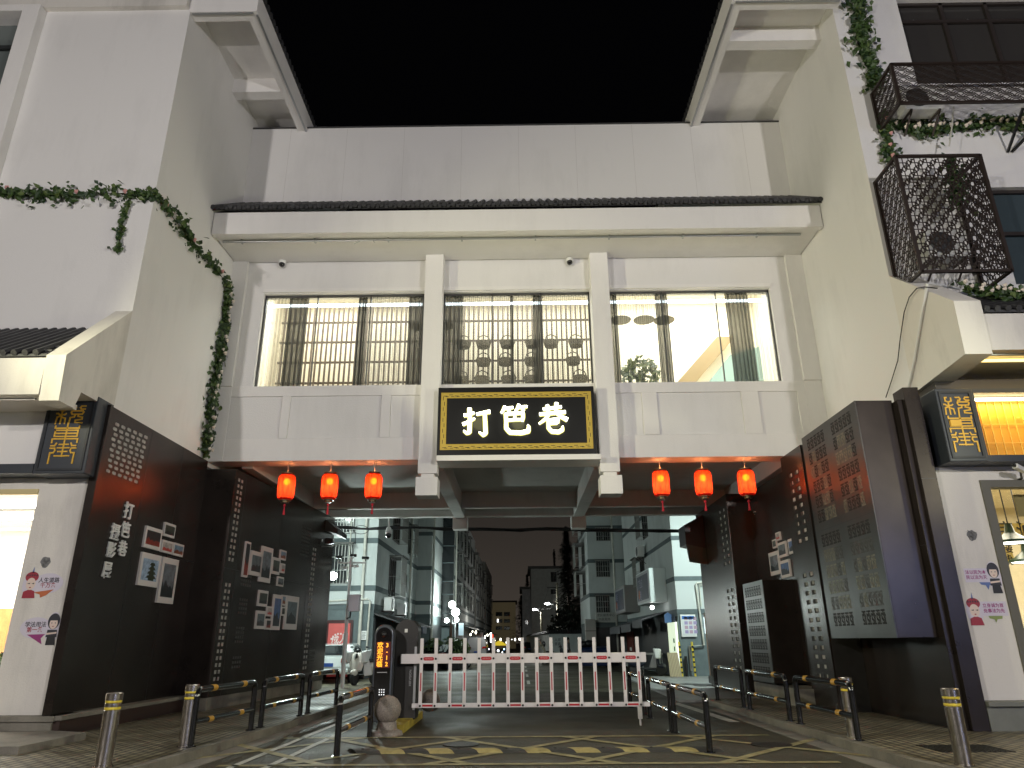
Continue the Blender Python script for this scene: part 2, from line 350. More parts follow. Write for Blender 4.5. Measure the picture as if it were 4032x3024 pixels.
# eave: fascia, soffit, tile edge
ev = MB(); ev.box(-8.12, 8.12, 16.33, 16.50, 11.84, 12.5); ev.box(-8.12, 8.12, 16.50, Y0, 11.93, 12.1); ev.build('eave', TRIM, GH)
tl = MB(); tl.hexa([(-8.14, 16.22, 12.5), (8.14, 16.22, 12.5), (8.14, 18.1, 13.86), (-8.14, 18.1, 13.86), (-8.14, 16.22, 12.58), (8.14, 16.22, 12.58), (8.14, 18.1, 13.94), (-8.14, 18.1, 13.94)])
for i in range(69):
    x = -8.1+i*.238; tl.tube([(x, 16.17, 12.575+.008*sin(i*4.1)), (x, 18.0, 13.91)], .06, 8)
    tl.lathe([(.01, 0), (.066, 0), (.066, .03), (.01, .03)], (x, 16.15, 12.56+.008*sin(i*4.1)), 10, (0, -1, 0))
    if i < 68: tl.lathe([(.01, 0), (.05, 0), (.05, .02)], (x+.119, 16.17, 12.53), 8, (0, -1, 0))
tl.build('roof_tiles', TILE, GH, True)
r = MB(); r.tube([(-8, 16.8, 11.89), (-2, 16.8, 11.90), (7.7, 16.8, 11.90)], .035, 8)
for i in range(8): r.box(-7.5+i*2, -7.46+i*2, 16.74, 16.86, 11.84, 11.93)
r.tube([(-4.2, 16.8, 11.88), (-4.3, 16.75, 11.8), (-4.38, 16.7, 11.72)], .012, 6); r.tube([(-3.9, 16.8, 11.88), (-3.84, 16.75, 11.78)], .012, 6)
r.build('conduit', ALUM, GH, True)
pa = MB(); pa.box(-8.15, 8.15, Y0-.02, Y0+.25, 13.88, 16.62); pa.build('parapet', WHITE, GH)
j = MB()
for x in (-6.95, -5.2, -3.42, -1.65, .1, 1.85, 3.6, 5.4, 7.0): j.box(x-.004, x+.004, Y0-.0235, Y0-.021, 13.9, 16.6)
j.build('panel_joints', mat('joint_line', (.56, .54, .52), .9), GH)
MB().box(-8.15, 8.15, Y0-.05, Y0+.28, 16.62, 16.66).build('coping', mat('dark_coping', (.05, .05, .05), .6), GH)
# underside: ceiling, longitudinal and cross beams
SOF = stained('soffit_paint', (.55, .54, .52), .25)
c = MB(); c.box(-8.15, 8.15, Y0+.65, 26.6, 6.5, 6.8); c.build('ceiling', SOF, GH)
b = MB()
b.box(-8.15, 8.15, 24.6, 24.85, 5.95, 6.5); b.box(-8.15, 8.15, 26.25, 26.6, 5.93, 6.8)
for s in (-1, 1): b.box(s*2.2-.2, s*2.2+.2, Y0+.65, 26.7, 5.9, 6.5); b.box(s*7.3-.15, s*7.3+.15, Y0+.65, 26.25, 6.0, 6.5)
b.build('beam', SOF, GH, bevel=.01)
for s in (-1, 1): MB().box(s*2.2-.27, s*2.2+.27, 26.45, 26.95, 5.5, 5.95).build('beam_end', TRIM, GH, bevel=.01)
b = MB(); b.box(-2.07, 2.07, Y0-.62, Y0+.2, 5.86, 6.0); b.build('sign_shelf', TRIM, GH, bevel=.008)
bb = MB(); bb.box(-8.15, 8.15, 26.45, 26.6, 6.8, 13.5); bb.box(-8.15, 8.15, 22.0, 26.45, 13.2, 13.4); bb.build('rear_wall', OLDW, GH)

# windows with lit room behind
FRM = mat('window_frame_grey', (.10, .10, .10), .4, .5); GLS = glass('clear_glass', (.93, .95, .94), .06)
CURT = sheer('sheer_grey_curtain', (.09, .09, .085), .30); CURTD = sheer('gathered_grey_curtain', (.028, .028, .027), .88)
WIN = ((-7.19, -2.64), (-2.09, 2.06), (2.59, 7.15))
for i, (a, b) in enumerate(WIN):
    f = MB(); z0, z1, y = 8.12, 10.93, Y0+.16
    f.box(a, b, y, y+.06, z0, z0+.045); f.box(a, b, y, y+.06, z1-.06, z1); f.box(a, a+.05, y, y+.06, z0, z1); f.box(b-.05, b, y, y+.06, z0, z1)
    n = 3
    for q in range(1, n): x = a+(b-a)*q/n; f.box(x-.015, x+.015, y, y+.05, z0, z1)
    fo = f.build('window', FRM, GH)
    MB().box(a+.05, b-.05, y+.02, y+.028, z0+.045, z1-.06).build('pane', GLS, fo)
def curtain(x0, x1, mat_, folds, amp, y=18.36, name='curtain'):
    m = MB(); n = max(8, int(folds*8)); z0, z1 = 8.02, 11.2
    P = []
    for i in range(n+1):
        t = i/n; x = x0+(x1-x0)*t; ph = t*folds*2*pi+sin(t*9)*.6
        P.append((x+.02*sin(ph*2), y+amp*sin(ph), .02*sin(ph*1.3)))
    for p, q in zip(P, P[1:]): m.quad((p[0], p[1], z0+p[2]), (q[0], q[1], z0+q[2]), (q[0], q[1]*.998+.03, z1+q[2]), (p[0], p[1]*.998+.03, z1+p[2]))
    m.build('curtain', mat_, GH, True)
for x0, x1, mt, fo in ((-7.6, -7.25, CURTD, 3), (-7.25, -6.5, CURT, 7), (-6.55, -6.0, CURTD, 4), (-4.55, -4.3, CURTD, 3), (-4.3, -3.1, CURT, 11), (-3.1, -2.66, CURTD, 4),
                       (-2.07, -1.55, CURTD, 5), (-1.55, -.2, CURT, 12), (-.2, -.12, CURTD, 1), (-.12, .45, CURT, 6), (.45, .72, CURTD, 3), (.72, 2.04, CURT, 12),
                       (2.6, 2.85, CURTD, 3), (2.85, 3.95, CURT, 9), (3.95, 4.3, CURTD, 4), (5.95, 6.6, CURTD, 6), (6.6, 7.3, CURT, 6), (7.3, 7.6, CURTD, 3)):
    curtain(x0, x1, mt, fo, .035)
# room inside
room = MB(); room.box(-8.1, 8.1, 21.9, 22.0, 8.0, 13.0); room.box(-8.1, 8.1, 18.45, 22, 7.9, 8.05); room.box(-8.1, -8.0, 18.45, 22, 8.05, 12.4); room.box(8.0, 8.1, 18.45, 22, 8.05, 12.4); room.box(-8.1, 8.1, 18.45, 22, 12.4, 12.5)
room.build('room', mat('cream_room', (.84, .78, .64), .8, var=.08, vscale=1), GH)
p = MB(); p.prism([(3.9, 21.6, 8.05), (4.5, 21.6, 8.05), (7.2, 21.6, 11.0), (6.6, 21.6, 11.0)], (0, .15, 0)); p.build('stair_string', mat('stair_wood', (.22, .16, .08), .5), GH)
MB().prism([(5.0, 21.75, 8.05), (8.0, 21.75, 8.05), (8.0, 21.75, 10.7), (7.0, 21.75, 10.4)], (0, .1, 0)).build('painted_panel', mat('teal_paint', (.22, .32, .31), .7), GH)
lt = MB()
for x0, x1 in ((-7.9, -2.4), (-2.2, 2.2), (2.4, 7.6)): zs_ = onY(2200, 1190, 19.6).z; lt.box(x0, x1, 19.6, 19.68, zs_-.03, zs_+.03)
lt.build('strip_light', emis('white_strip_light', (.85, .95, 1), 20), GH)
for x in (-5.2, 0, 5.2): lamp('room_light', 'AREA', (x, 20.0, 12.3), 520, (1, .96, .86), (4.4, 2.4), (x, 20.0, 0), parent=GH)
# slatted timber screen and the things hanging in the room
SL = thing('slatted_screen', 'brown slatted timber screen standing behind the gatehouse windows', 'screen', (-2.5, 21, 8.05))
m = MB()
for i in range(64):
    x = -7.6+i*.158
    if x > 2.4: break
    m.box(x, x+.052, 21.0, 21.05, 8.06, 12.1)
m.build('slats', mat('brown_timber', (.045, .028, .016), .5), SL)
m = MB()
for z in (8.6, 9.3, 10.0, 10.7, 11.4): m.box(-7.7, 2.5, 21.05, 21.12, z, z+.05)
m.build('rails', MATS['brown_timber'], SL)
# hats and baskets on the screen
HAT = mat('woven_straw_dark', (.05, .04, .025), .8)
nb = 0
for rz in (8.7, 9.3, 9.9, 10.5):
    for q in range(6):
        x = -1.75+q*.72+random.uniform(-.12, .12)
        if random.random() < .15: continue
        m = MB(); m.lathe([(.05, -.16), (.20, -.15), (.25, .02), (.22, .03), (.18, -.1)], (x, 20.75, rz), 16)
        m.tube([(x-.22, 20.75, rz), (x-.15, 20.75, rz+.2), (x, 20.75, rz+.27), (x+.15, 20.75, rz+.2), (x+.22, 20.75, rz)], .018, 6)
        o = m.build('basket', HAT, None, True); nb += 1
        tag(o, 'dark woven basket with a hoop handle hung on the slatted screen behind the middle window', 'basket', 'baskets behind the middle window')
GM = thing('hanging_garments', 'row of coloured garments hanging behind the slats of the left window', 'clothes', (-5.6, 21.4, 8.1))
for i, (c, nm) in enumerate((((.45, .02, .02), 'red'), ((.5, .03, .03), 'bright_red'), ((.10, .25, .40), 'blue'), ((.55, .25, .05), 'orange'), ((.5, .35, .10), 'ochre'), ((.2, .2, .22), 'grey'), ((.5, .16, .05), 'rust'))):
    x = -7.1+i*.42; m = MB(); m.prism([(x-.16, 21.3, 8.3), (x+.16, 21.3, 8.3), (x+.14, 21.3, 9.15), (x+.06, 21.3, 9.25), (x-.06, 21.3, 9.25), (x-.14, 21.3, 9.15)], (0, .12, 0)); m.build('garment', mat('%s_cloth' % nm, c, .9), GM)
MB().tube([(-7.4, 21.36, 9.3), (-4.2, 21.36, 9.3)], .02, 6).build('rail', ALUM, GM)
for x, z in ((-2.2, 10.5), (3.1, 10.62), (3.8, 10.62), (4.4, 10.6), (-2.95, 10.5)):
    m = MB(); m.lathe([(.02, .05), (.3, .02), (.32, 0), (.3, -.03), (.02, -.05)], (x, 19.4, z), 20); m.tube([(x, 19.4, z+.05), (x, 19.4, 12.39)], .006, 4)
    tag(m.build('pendant_plate', mat('grey_plate', (.20, .18, .14), .6), None, True), 'flat round shade hung on a thin cord in the lit upper room', 'pendant shade', 'flat round shades in the upper room')
def leaf_ball(m, c, r, n, ls, droop=0, flat=1):
    for i in range(n):
        a = random.uniform(0, 2*pi); u = random.uniform(-1, 1); rr = r*random.uniform(.25, 1)**.5
        p = Vector((c[0]+rr*cos(a)*sqrt(1-u*u), c[1]+rr*sin(a)*sqrt(1-u*u)*flat, c[2]+rr*u-droop*abs(cos(a))*r))
        m.mi = random.randrange(3); leaf(m, p, ls*random.uniform(.6, 1.3))
    m.mi = 0
def leaf(m, p, s, nrm=None):
    x = Vector((random.gauss(0, 1), random.gauss(0, 1), random.gauss(0, 1))).normalized(); y = x.orthogonal().normalized()
    if nrm is not None:
        nn = (Vector(nrm)+Vector((random.gauss(0, .45), random.gauss(0, .45), random.gauss(0, .45)))).normalized()
        x = nn.cross(Vector((random.gauss(0, 1), random.gauss(0, 1), random.gauss(0, 1)))).normalized(); y = nn.cross(x)
    z = x.cross(y)*s*.12
    m.quad(p-x*s*.5, p-x*.1*s-y*s*.36+z, p+x*s*.55, p-x*.1*s+y*s*.36+z)
LEAF = [mat('leaf_dark', (.020, .045, .014), .5), mat('leaf_mid', (.045, .085, .020), .5), mat('leaf_light', (.085, .125, .030), .5)]
m = MB(); leaf_ball(m, (3.75, 20.2, 9.3), .62, 170, .26, .35)
HP = thing('hanging_plant', 'bushy hanging plant seen through the right window curtain', 'plant', (3.75, 20.2, 9.3))
m.build('leaves', LEAF, HP); MB().tube([(3.75, 20.2, 9.6), (3.75, 20.2, 12.39)], .008, 5).build('cord', WIREM, HP)
kt = thing('kettle', 'pale round kettle standing on the sill inside the right window', 'kettle', (5.42, 18.75, 8.12))
m = MB(); m.lathe([(.10, 0), (.13, .05), (.13, .14), (.08, .2), (.03, .22), (.02, .25)], (5.42, 18.75, 8.05), 18); m.build('body', WPLAS, kt, True)
MB().tube([(5.55, 18.75, 8.12), (5.66, 18.75, 8.2), (5.68, 18.75, 8.27)], .018, 6).build('spout', WPLAS, kt, True)
MB().tube([(5.3, 18.75, 8.24), (5.22, 18.75, 8.2), (5.22, 18.75, 8.12), (5.3, 18.75, 8.1)], .014, 6).build('handle', WPLAS, kt, True)
for x in (4.5, 5.1):
    ch = thing('armchair', 'dark round-backed chair top showing above the right window sill, %s' % ('beside the curtain' if x < 5 else 'next to the kettle'), 'chair', (x, 19.4, 8.05))
    MB().ball((x, 19.4, 8.18), .33, 16, (1, .5, .75)).build('backrest', mat('grey_velvet', (.09, .09, .09), .9), ch, True)
    MB().box(x-.3, x+.3, 19.0, 19.45, 8.055, 8.16).build('seat', MATS['grey_velvet'], ch, bevel=.03)

# ------------------------------------------------------------ name board with glowing brush lettering
NB = thing('name_board', 'black name board with gold fret border and three glowing characters above the lane', 'sign', (0, 17.4, 6.0))
n = MB(); n.box(-2.07, 1.97, 17.42, 17.66, 6.0, 7.82); n.build('board', mat('black_lacquer', (.010, .010, .010), .3, coat=.4), NB, bevel=.01)
fr = Fr((-.05, 17.42, 6.91), (1, 0, 0))
n = MB(); GLD = mat('gold_leaf', (.55, .38, .06), .4, .4)
for (a0, a1, b0, b1) in ((-1.94, 1.94, .745, .765), (-1.94, 1.94, -.765, -.745), (-1.94, -1.92, -.745, .745), (1.92, 1.94, -.745, .745), (-1.81, 1.81, .615, .635), (-1.81, 1.81, -.635, -.615), (-1.81, -1.79, -.615, .615), (1.79, 1.81, -.615, .615)): fr.box(n, a0, a1, b0, b1, 0, .012)
n.build('border', GLD, NB)
n = MB()
for (a0, a1, b0, b1) in ((-1.92, 1.92, .635, .745), (-1.92, 1.92, -.745, -.635), (-1.92, -1.81, -.635, .635), (1.81, 1.92, -.635, .635)): fr.box(n, a0, a1, b0, b1, 0, .007)
n.build('border_band', mat('gold_band', (.55, .40, .07), .45, .4), NB)
n = MB()
for s in (-1, 1):
    x = -1.88; k = 0
    while x < 1.85: fr.box(n, x, x+.10, s*.69-.022+.03*(k % 2), s*.69-.008+.03*(k % 2), .007, .010); fr.box(n, x+.05, x+.13, s*.69-.035+.03*(k % 2)*0, s*.69-.024, .007, .010); x += .145; k += 1
    z = -.6; k = 0
    while z < .58: fr.box(n, s*1.865-.022+.03*(k % 2), s*1.865-.008+.03*(k % 2), z, z+.10, .007, .010); z += .145; k += 1
n.build('fret', MATS['black_lacquer'], NB)
GLOW = emis('glowing_letter', (1, 1, .86), 9)
HALO = emis('letter_halo', (1, .93, .22), 1.1)  # glowing outline added behind each letter to imitate glare
def strokes(m, cx, cy, s, L, grow=0, c0=.03, c1=.075):
    for i, st in enumerate(L): fr.brush(m, [(cx+a*s, cy+b*s, w_*s*.9+grow) for a, b, w_ in st], c0, c1+.0004*i)
DA = [[(-.46, .22, .10), (-.30, .24, .11), (-.08, .32, .07)], [(-.26, .50, .13), (-.24, .1, .12), (-.25, -.42, .12), (-.34, -.46, .08), (-.46, -.36, .04)], [(-.50, -.12, .11), (-.3, -.04, .09), (-.06, .10, .05)],
      [(.0, .26, .08), (.2, .30, .10), (.50, .36, .13)], [(.30, .32, .11), (.32, 0, .12), (.34, -.46, .12), (.26, -.54, .09), (.10, -.42, .03)]]
BA = [[(-.38, .50, .11), (-.44, .36, .09), (-.52, .24, .05)], [(-.36, .40, .08), (-.22, .43, .09), (-.08, .45, .07)], [(-.26, .38, .08), (-.22, .27, .09)], [(.14, .56, .11), (.08, .42, .09), (.0, .32, .05)], [(.14, .44, .08), (.3, .47, .09), (.44, .48, .07)], [(.26, .44, .08), (.30, .32, .09)],
      [(-.34, .20, .09), (0, .22, .09), (.28, .24, .10), (.28, .08, .10), (.24, -.08, .09)], [(-.36, .22, .11), (-.34, -.06, .11), (-.34, -.34, .12), (-.2, -.50, .13), (.2, -.52, .14), (.46, -.46, .14), (.48, -.30, .09), (.44, -.22, .03)], [(-.32, -.04, .07), (0, -.02, .08), (.24, -.02, .07)], [(-.02, .22, .07), (-.02, -.02, .07)]]
XI = [[(-.34, .36, .09), (0, .40, .09), (.34, .44, .09)], [(-.18, .52, .11), (-.15, .2, .09)], [(.16, .60, .12), (.13, .22, .09)], [(-.48, .16, .10), (0, .20, .10), (.48, .24, .11)], [(-.12, .18, .09), (-.26, -.02, .09), (-.50, -.20, .04)], [(.16, .2, .09), (.32, .06, .11), (.54, -.06, .14)],
      [(-.14, -.06, .07), (.04, -.04, .08), (.20, -.02, .08), (.18, -.18, .08)], [(-.12, -.20, .07), (.16, -.18, .07)], [(-.16, -.08, .09), (-.16, -.36, .10), (-.04, -.50, .11), (.2, -.52, .12), (.34, -.44, .11), (.36, -.3, .04)]]
for ch, cx, cy, L in (('first', -1.02, -.02, DA), ('second', -.02, .02, BA), ('third', .93, .03, XI)):
    n = MB(); strokes(n, cx, cy, .70, L); o = n.build('glowing_character', GLOW, NB); n = MB(); strokes(n, cx, cy, .70, L, .055, .012, .02); n.build('halo_edge', HALO, o)
for x in (-1.02, 0, .93): lamp('letter_light', 'POINT', (x, 17.2, 6.9), 3, (1, .93, .4), .2, parent=NB)

# ------------------------------------------------------------ six red lanterns
def lantern_mat():   # red silk: translucent cloth lit by the bulb inside, thin enough to show the bulb
    m = bpy.data.materials.new('red_lantern_silk'); m.use_nodes = True; n, l = m.node_tree.nodes, m.node_tree.links; n.remove(n['Principled BSDF'])
    tcn = n.new('ShaderNodeTexCoord'); v = n.new('ShaderNodeTexVoronoi'); v.inputs['Scale'].default_value = 20
    r = n.new('ShaderNodeValToRGB'); r.color_ramp.elements[0].position = .16; r.color_ramp.elements[0].color = (.40, .008, .004, 1); r.color_ramp.elements[1].position = .28; r.color_ramp.elements[1].color = (.95, .05, .016, 1)
    l.new(tcn.outputs['Object'], v.inputs['Vector']); l.new(v.outputs['Distance'], r.inputs[0])
    tr = n.new('ShaderNodeBsdfTranslucent'); d = n.new('ShaderNodeBsdfDiffuse'); d.inputs[0].default_value = (.5, .03, .012, 1); tp = n.new('ShaderNodeBsdfTransparent'); tp.inputs[0].default_value = (1, .45, .1, 1)
    a = n.new('ShaderNodeMixShader'); a.inputs[0].default_value = .25; x = n.new('ShaderNodeMixShader'); x.inputs[0].default_value = .85
    l.new(r.outputs[0], tr.inputs[0]); l.new(tr.outputs[0], a.inputs[1]); l.new(d.outputs[0], a.inputs[2]); l.new(tp.outputs[0], x.inputs[1]); l.new(a.outputs[0], x.inputs[2]); l.new(x.outputs[0], n['Material Output'].inputs[0]); return m
LSILK = lantern_mat(); LRED = mat('lantern_rib', (.30, .01, .006), .5, emit=(.4, .01, .005), estr=.5); LGOLD = mat('lantern_cap', (.10, .07, .035), .4, .6); TAS = mat('red_tassel', (.55, .02, .04), .7)
def lantern(first=True):
    t = thing('red_lantern', 'x', 'lantern', (0, 0, 0), 'red lanterns under the gatehouse beam')
    R, H = .218, .66
    prof = [(.14, -H/2), (.18, -H/2+.025), (.205, -H/2+.07), (R, -H/2+.14), (R, H/2-.14), (.205, H/2-.07), (.18, H/2-.025), (.14, H/2)]
    MB().lathe(prof, (0, 0, 0), 32).build('shade', LSILK, t, True)
    m = MB()
    for k in range(10): a = 2*pi*k/10+.2; m.tube([(r*1.01*cos(a), r*1.01*sin(a), h) for r, h in prof], .006, 5)
    for h, r in ((-H/2+.03, .19), (H/2-.03, .19)): m.lathe([(r, -.006), (r+.008, 0), (r, .006)], (0, 0, h), 28)
    m.build('ribs', LRED, t, True)
    m = MB(); m.lathe([(.10, 0), (.165, .01), (.165, .035), (.10, .045), (.03, .05)], (0, 0, H/2), 24); m.build('top_cap', LGOLD, t, True)
    m = MB(); m.lathe([(.10, -.01), (.15, -.015), (.15, -.03), (.10, -.035), (.10, -.085), (.085, -.09)], (0, 0, -H/2), 24); m.build('bottom_cap', LGOLD, t, True)
    m = MB(); m.lathe([(.004, 0), (.004, -.06), (.03, -.08), (.035, -.11), (.012, -.14), (.014, -.16), (.03, -.30), (.035, -.34)], (0, 0, -H/2-.05), 12); m.build('tassel', TAS, t, True)
    MB().tube([(0, 0, H/2+.04), (.01, 0, H/2+.12), (-.005, 0, H/2+.2), (0, 0, H/2+.335)], .007, 6).build('cord', mat('pale_cord', (.4, .3, .22), .8), t)
    MB().ball((0, 0, .14), .085, 14).build('bulb', emis('lantern_bulb', (1, .66, .05), 13), t, True)
    return t
L0 = lantern()
spots = [(-6.08, 'leftmost red lantern, nearest the left panel wall'), (-4.95, 'middle red lantern of the left three'), (-3.80, 'red lantern beside the left corbel, right one of the left three'),
         (3.70, 'red lantern beside the right corbel, left one of the right three'), (4.80, 'middle red lantern of the right three'), (5.92, 'rightmost red lantern, nearest the right fretwork cabinet')]
for i, (x, lb) in enumerate(spots):
    o = L0 if i == 0 else copy_tree(L0); o.location = (x, 18.3, 5.42); o.rotation_euler.z = i*.37; o['label'] = lb
    lamp('lantern_glow', 'POINT', (x, 18.3, 5.84), 3, (1, .30, .10), .03, parent=o)
    lamp('lantern_light', 'POINT', (x, 18.3, 5.36), 13, (1, .78, .45), .05, parent=o)

# ------------------------------------------------------------ a shop across the main street, its lit sign mirrored in the metal screens
OS = thing('corner_shop', 'plain shop across the main street with a pale blue lit sign over dark windows', 'building', (25, -24, 0))
MB().box(12, 40, -32, -24, 0, 12).build('wall', mat('dim_far_render', (.18, .18, .18), .9), OS)
MB().box(21, 27, -23.9, -23.7, 3.6, 7.0).build('sign', emis('pale_blue_sign', (.38, .50, 1), 15), OS)
MB().box(14, 38, -23.98, -23.9, .3, 3.0).build('shop_window', mat('unlit_glass', (.015, .018, .02), .12, spec=.7), OS)

# ------------------------------------------------------------ the white building on the left
LB = thing('white_building', 'white rendered building on the left with tiled canopy and shop below', 'building', (-8.15, 13.53, 0))
XL, YL = -8.15, 13.53
w = MB()
w.box(-24, -12.2, YL, YL+.35, 16.4, 17.2); w.box(-12.2, XL, YL, YL+.35, 8.0, 17.2); w.box(-24, -12.2, YL, YL+.35, 8.0, 13.68)
w.box(-24, XL-.31, YL, YL+.35, 5.9, 8.0)
w.box(XL-.30, XL, YL+.35, 26.6, 5.95, 17.2); w.box(XL-.3, XL, YL, YL+.35, 6.02, 8.0)
w.box(-24, -9.06, 19.3, 19.5, 0, 5.9); w.box(-24, XL-.3, 26.4, 26.6, 0, 17.2); w.box(-24, XL-.3, YL+.35, 26.4, 17.0, 17.2)
w.build('wall', WHITE, LB)
f = MB(); f.box(-12.2, -11.78, YL-.26, YL, 10.4, 16.6); f.box(-24, -12.2, YL-.26, YL, 13.4, 13.68); f.box(-24, -12.2, YL-.26, YL, 16.4, 16.6)
f.build('window_surround', TRIM, LB, bevel=.01)
f = MB(); f.box(-24, -12.2, YL+.1, YL+.16, 15.55, 15.66); f.box(-12.27, -12.2, YL+.1, YL+.16, 13.68, 16.4); f.box(-24, -12.2, YL+.1, YL+.16, 13.68, 13.76); f.box(-13.3, -13.22, YL+.1, YL+.16, 13.68, 16.4)
wo = f.build('window', mat('dark_grey_frame', (.03, .033, .034), .4), LB)
MB().box(-24, -12.2, YL+.2, YL+.21, 13.68, 16.4).build('pane', mat('grey_green_glass', (.14, .16, .155), .15), wo)
# verge eave along the lane side, coffered underneath
def verge(root, x0, x1, yf, yb, cross):   # x0 at wall, x1 outer
    s = 1 if x1 > x0 else -1; z = 16.52; m = MB(); a, b = sorted((x1-s*.28, x1)); m.box(a, b, yf, yb, z, z+.62)
    a, b = sorted((x0, x1-s*.28)); m.box(a, b, yf, yf+.3, z, z+.62)
    for y in cross: m.box(a, b, y, y+.32, z+.02, z+.62)
    m.box(a, b, yf+.3, yb, z+.5, z+.62)
    m.build('eave', TRIM, root)
    g = MB(); g.box(*sorted((x1-s*.05, x1-s*.0)), yf+.1, yb, z-.03, z); g.box(*sorted((x0+s*.05, x1-s*.1)), yf+.02, yf+.07, z-.03, z); g.build('lamp_channel', ALUM, root)
    t = MB(); n = int((yb-yf)/.23)
    for i in range(n): y = yf+.1+i*.23; t.lathe([(.01, 0), (.085, 0), (.085, .1)], (x1-s*.05, y, z+.70), 10, (s, 0, 0)); t.tube([(x1+s*.03, y, z+.72), (x0, y, z+1.2)], .08, 8)
    t.hexa([(x1, yf, z+.62), (x0, yf, z+1.1), (x0, yb, z+1.1), (x1, yb, z+.62), (x1, yf, z+.67), (x0, yf, z+1.15), (x0, yb, z+1.15), (x1, yb, z+.67)])
    t.build('roof_tiles', TILE, root, True)
verge(LB, XL, -6.46, YL-.02, 24, (16.3, 19.3))
f = MB(); f.box(-24, XL-.04, YL-.14, YL, 16.62, 17.2); f.build('cornice', OLDW, LB)
# sloping end cap, tiles and fascia of the shop canopy
cap = [(YL, 8.23), (11.79, 6.52), (11.85, 5.67), (12.3, 5.67), (12.42, 6.02), (YL, 6.02)]
MB().prism([(XL, y, z) for y, z in cap], (-.36, 0, 0)).build('canopy_end', OLDW, LB)
def canopy(root, x0, x1, yw, zw, ye, ze, zf):
    t = MB(); t.hexa([(x0, ye, ze), (x1, ye, ze), (x1, yw, zw), (x0, yw, zw), (x0, ye, ze+.05), (x1, ye, ze+.05), (x1, yw, zw+.05), (x0, yw, zw+.05)])
    n = int((x1-x0)/.2)
    for i in range(n): x = x0+.1+i*.2; t.tube([(x, ye-.04, ze+.06), (x, yw, zw+.06)], .06, 6)
    for k in range(7): q = (k+.5)/7; y = ye+(yw-ye)*q; z = ze+(zw-ze)*q; t.box(x0, x1, y-.02, y+.06, z+.05, z+.085)
    t.build('canopy_tiles', TILE, root, True)
    m = MB(); m.box(x0, x1, ye+.02, ye+.2, zf, ze-.02); m.box(x0, x1, ye+.2, yw, zf+.06, zf+.16); m.build('canopy_fascia', OLDW, root)
canopy(LB, -24, XL-.37, YL, 7.75, 11.8, 6.5, 5.78)
m = MB(); m.tube([(-24, 12.1, 5.80), (-8.75, 12.1, 5.80)], .03, 8); m.build('conduit', ALUM, LB, True)
# shop front: pillar, plinth, sign band
xp = onY(162, 1897, 13.4).x
w = MB(); w.box(xp, -8.14, 13.4, 13.9, .42, 4.62); w.box(-24, xp, 13.4, 13.7, 4.38, 4.62); w.build('pillar', OLDW, LB)
MB().box(-24, xp+.0, 13.36, 13.42, 4.30, 4.40).build('shop_window_head', mat('yellowed_head', (.6, .5, .26), .6), LB)
w = MB(); w.box(-24, -7.98, 13.2, 13.95, .08, .36); w.box(-24, -7.94, 13.16, 13.95, .36, .45); w.build('plinth', CONC, LB, bevel=.01)
b = MB(); b.box(-24, -9.12, 12.97, 13.5, 4.62, 4.80); b.box(-24, -9.12, 12.97, 13.5, 5.98, 6.1); b.build('sign_band', SLATE, LB)
MB().box(-24, -9.14, 13.02, 13.4, 4.80, 5.98).build('blank_fascia', WHITE, LB)
st = MB(); P = [onZ(340, 2885, .22), onZ(76, 2941, .22), onZ(-400, 2941, .22), onZ(-400, 2830, .22), Vector((-7.98, 13.25, .22))]
st.prism([(p.x, p.y, .1) for p in P], (0, 0, .125)); st.build('step', CONC, kind='structure')
# inside of the left shop
m = MB(); m.box(-24, -9.06, 19.1, 19.3, .4, 4.7); m.box(-9.06-.1, -9.06, 13.9, 19.2, .4, 4.5); m.box(-24, -9.06, 13.9, 19.2, 4.5, 4.62); m.box(-24, -9.06, 13.4, 19.2, .3, .42)
m.build('shop_room', mat('bright_shop_white', (.85, .84, .80), .7), LB)
m = MB(); m.box(-24, -9.9, 18.4, 19.0, .42, 2.45); m.build('timber_counter', mat('orange_timber', (.42, .2, .07), .5, var=.3, vscale=5), LB)
m = MB()
for y in (14.8, 16.2, 17.6): m.box(-16, -9.2, y, y+.05, 4.25, 4.30)
for x, y in ((-9.9, 14.8), (-9.95, 16.2), (-10.6, 16.2), (-10.9, 17.6)): m.tube([(x, y, 4.25), (x+.1, y-.25, 4.05)], .06, 10)
m.build('track_lights', mat('grey_track', (.18, .18, .17), .5), LB)
m = MB(); m.box(-16, -9.4, 15.3, 15.6, 4.44, 4.49); m.box(-16, -9.4, 17.0, 17.3, 4.44, 4.49); m.build('ceiling_light', emis('shop_ceiling_light', (1, .97, .9), 20), LB)
lamp('shop_light', 'AREA', (-12, 16.4, 4.35), 900, (1, .95, .84), (6, 3.5), (-12, 16.4, 0), parent=LB)
fr = Fr((-10.3, 18.38, 2.15), (1, 0, 0)); m = MB(); fr.text(m, 'NEI', 0, 0, .55, .05, 0, mirror=True, bold=.01); m.build('mirrored_letters', emis('white_letters', (1, .95, .85), 2), LB)
m = MB(); leaf_ball(m, (-9.75, 14.6, 1.2), .35, 90, .22, .1); pt = thing('potted_plant', 'leafy plant in a dark pot inside the left shop window', 'plant', (-9.75, 14.6, .42)); m.build('leaves', LEAF, pt)
MB().lathe([(.13, 0), (.2, .45), (.17, .46)], (-9.75, 14.6, .42), 18).build('pot', BLACK, pt, True)
MB().box(-24, xp, 13.5, 13.51, .45, 4.38).build('shop_glass', glass('shop_glass', (.97, .97, .96), .05), LB)

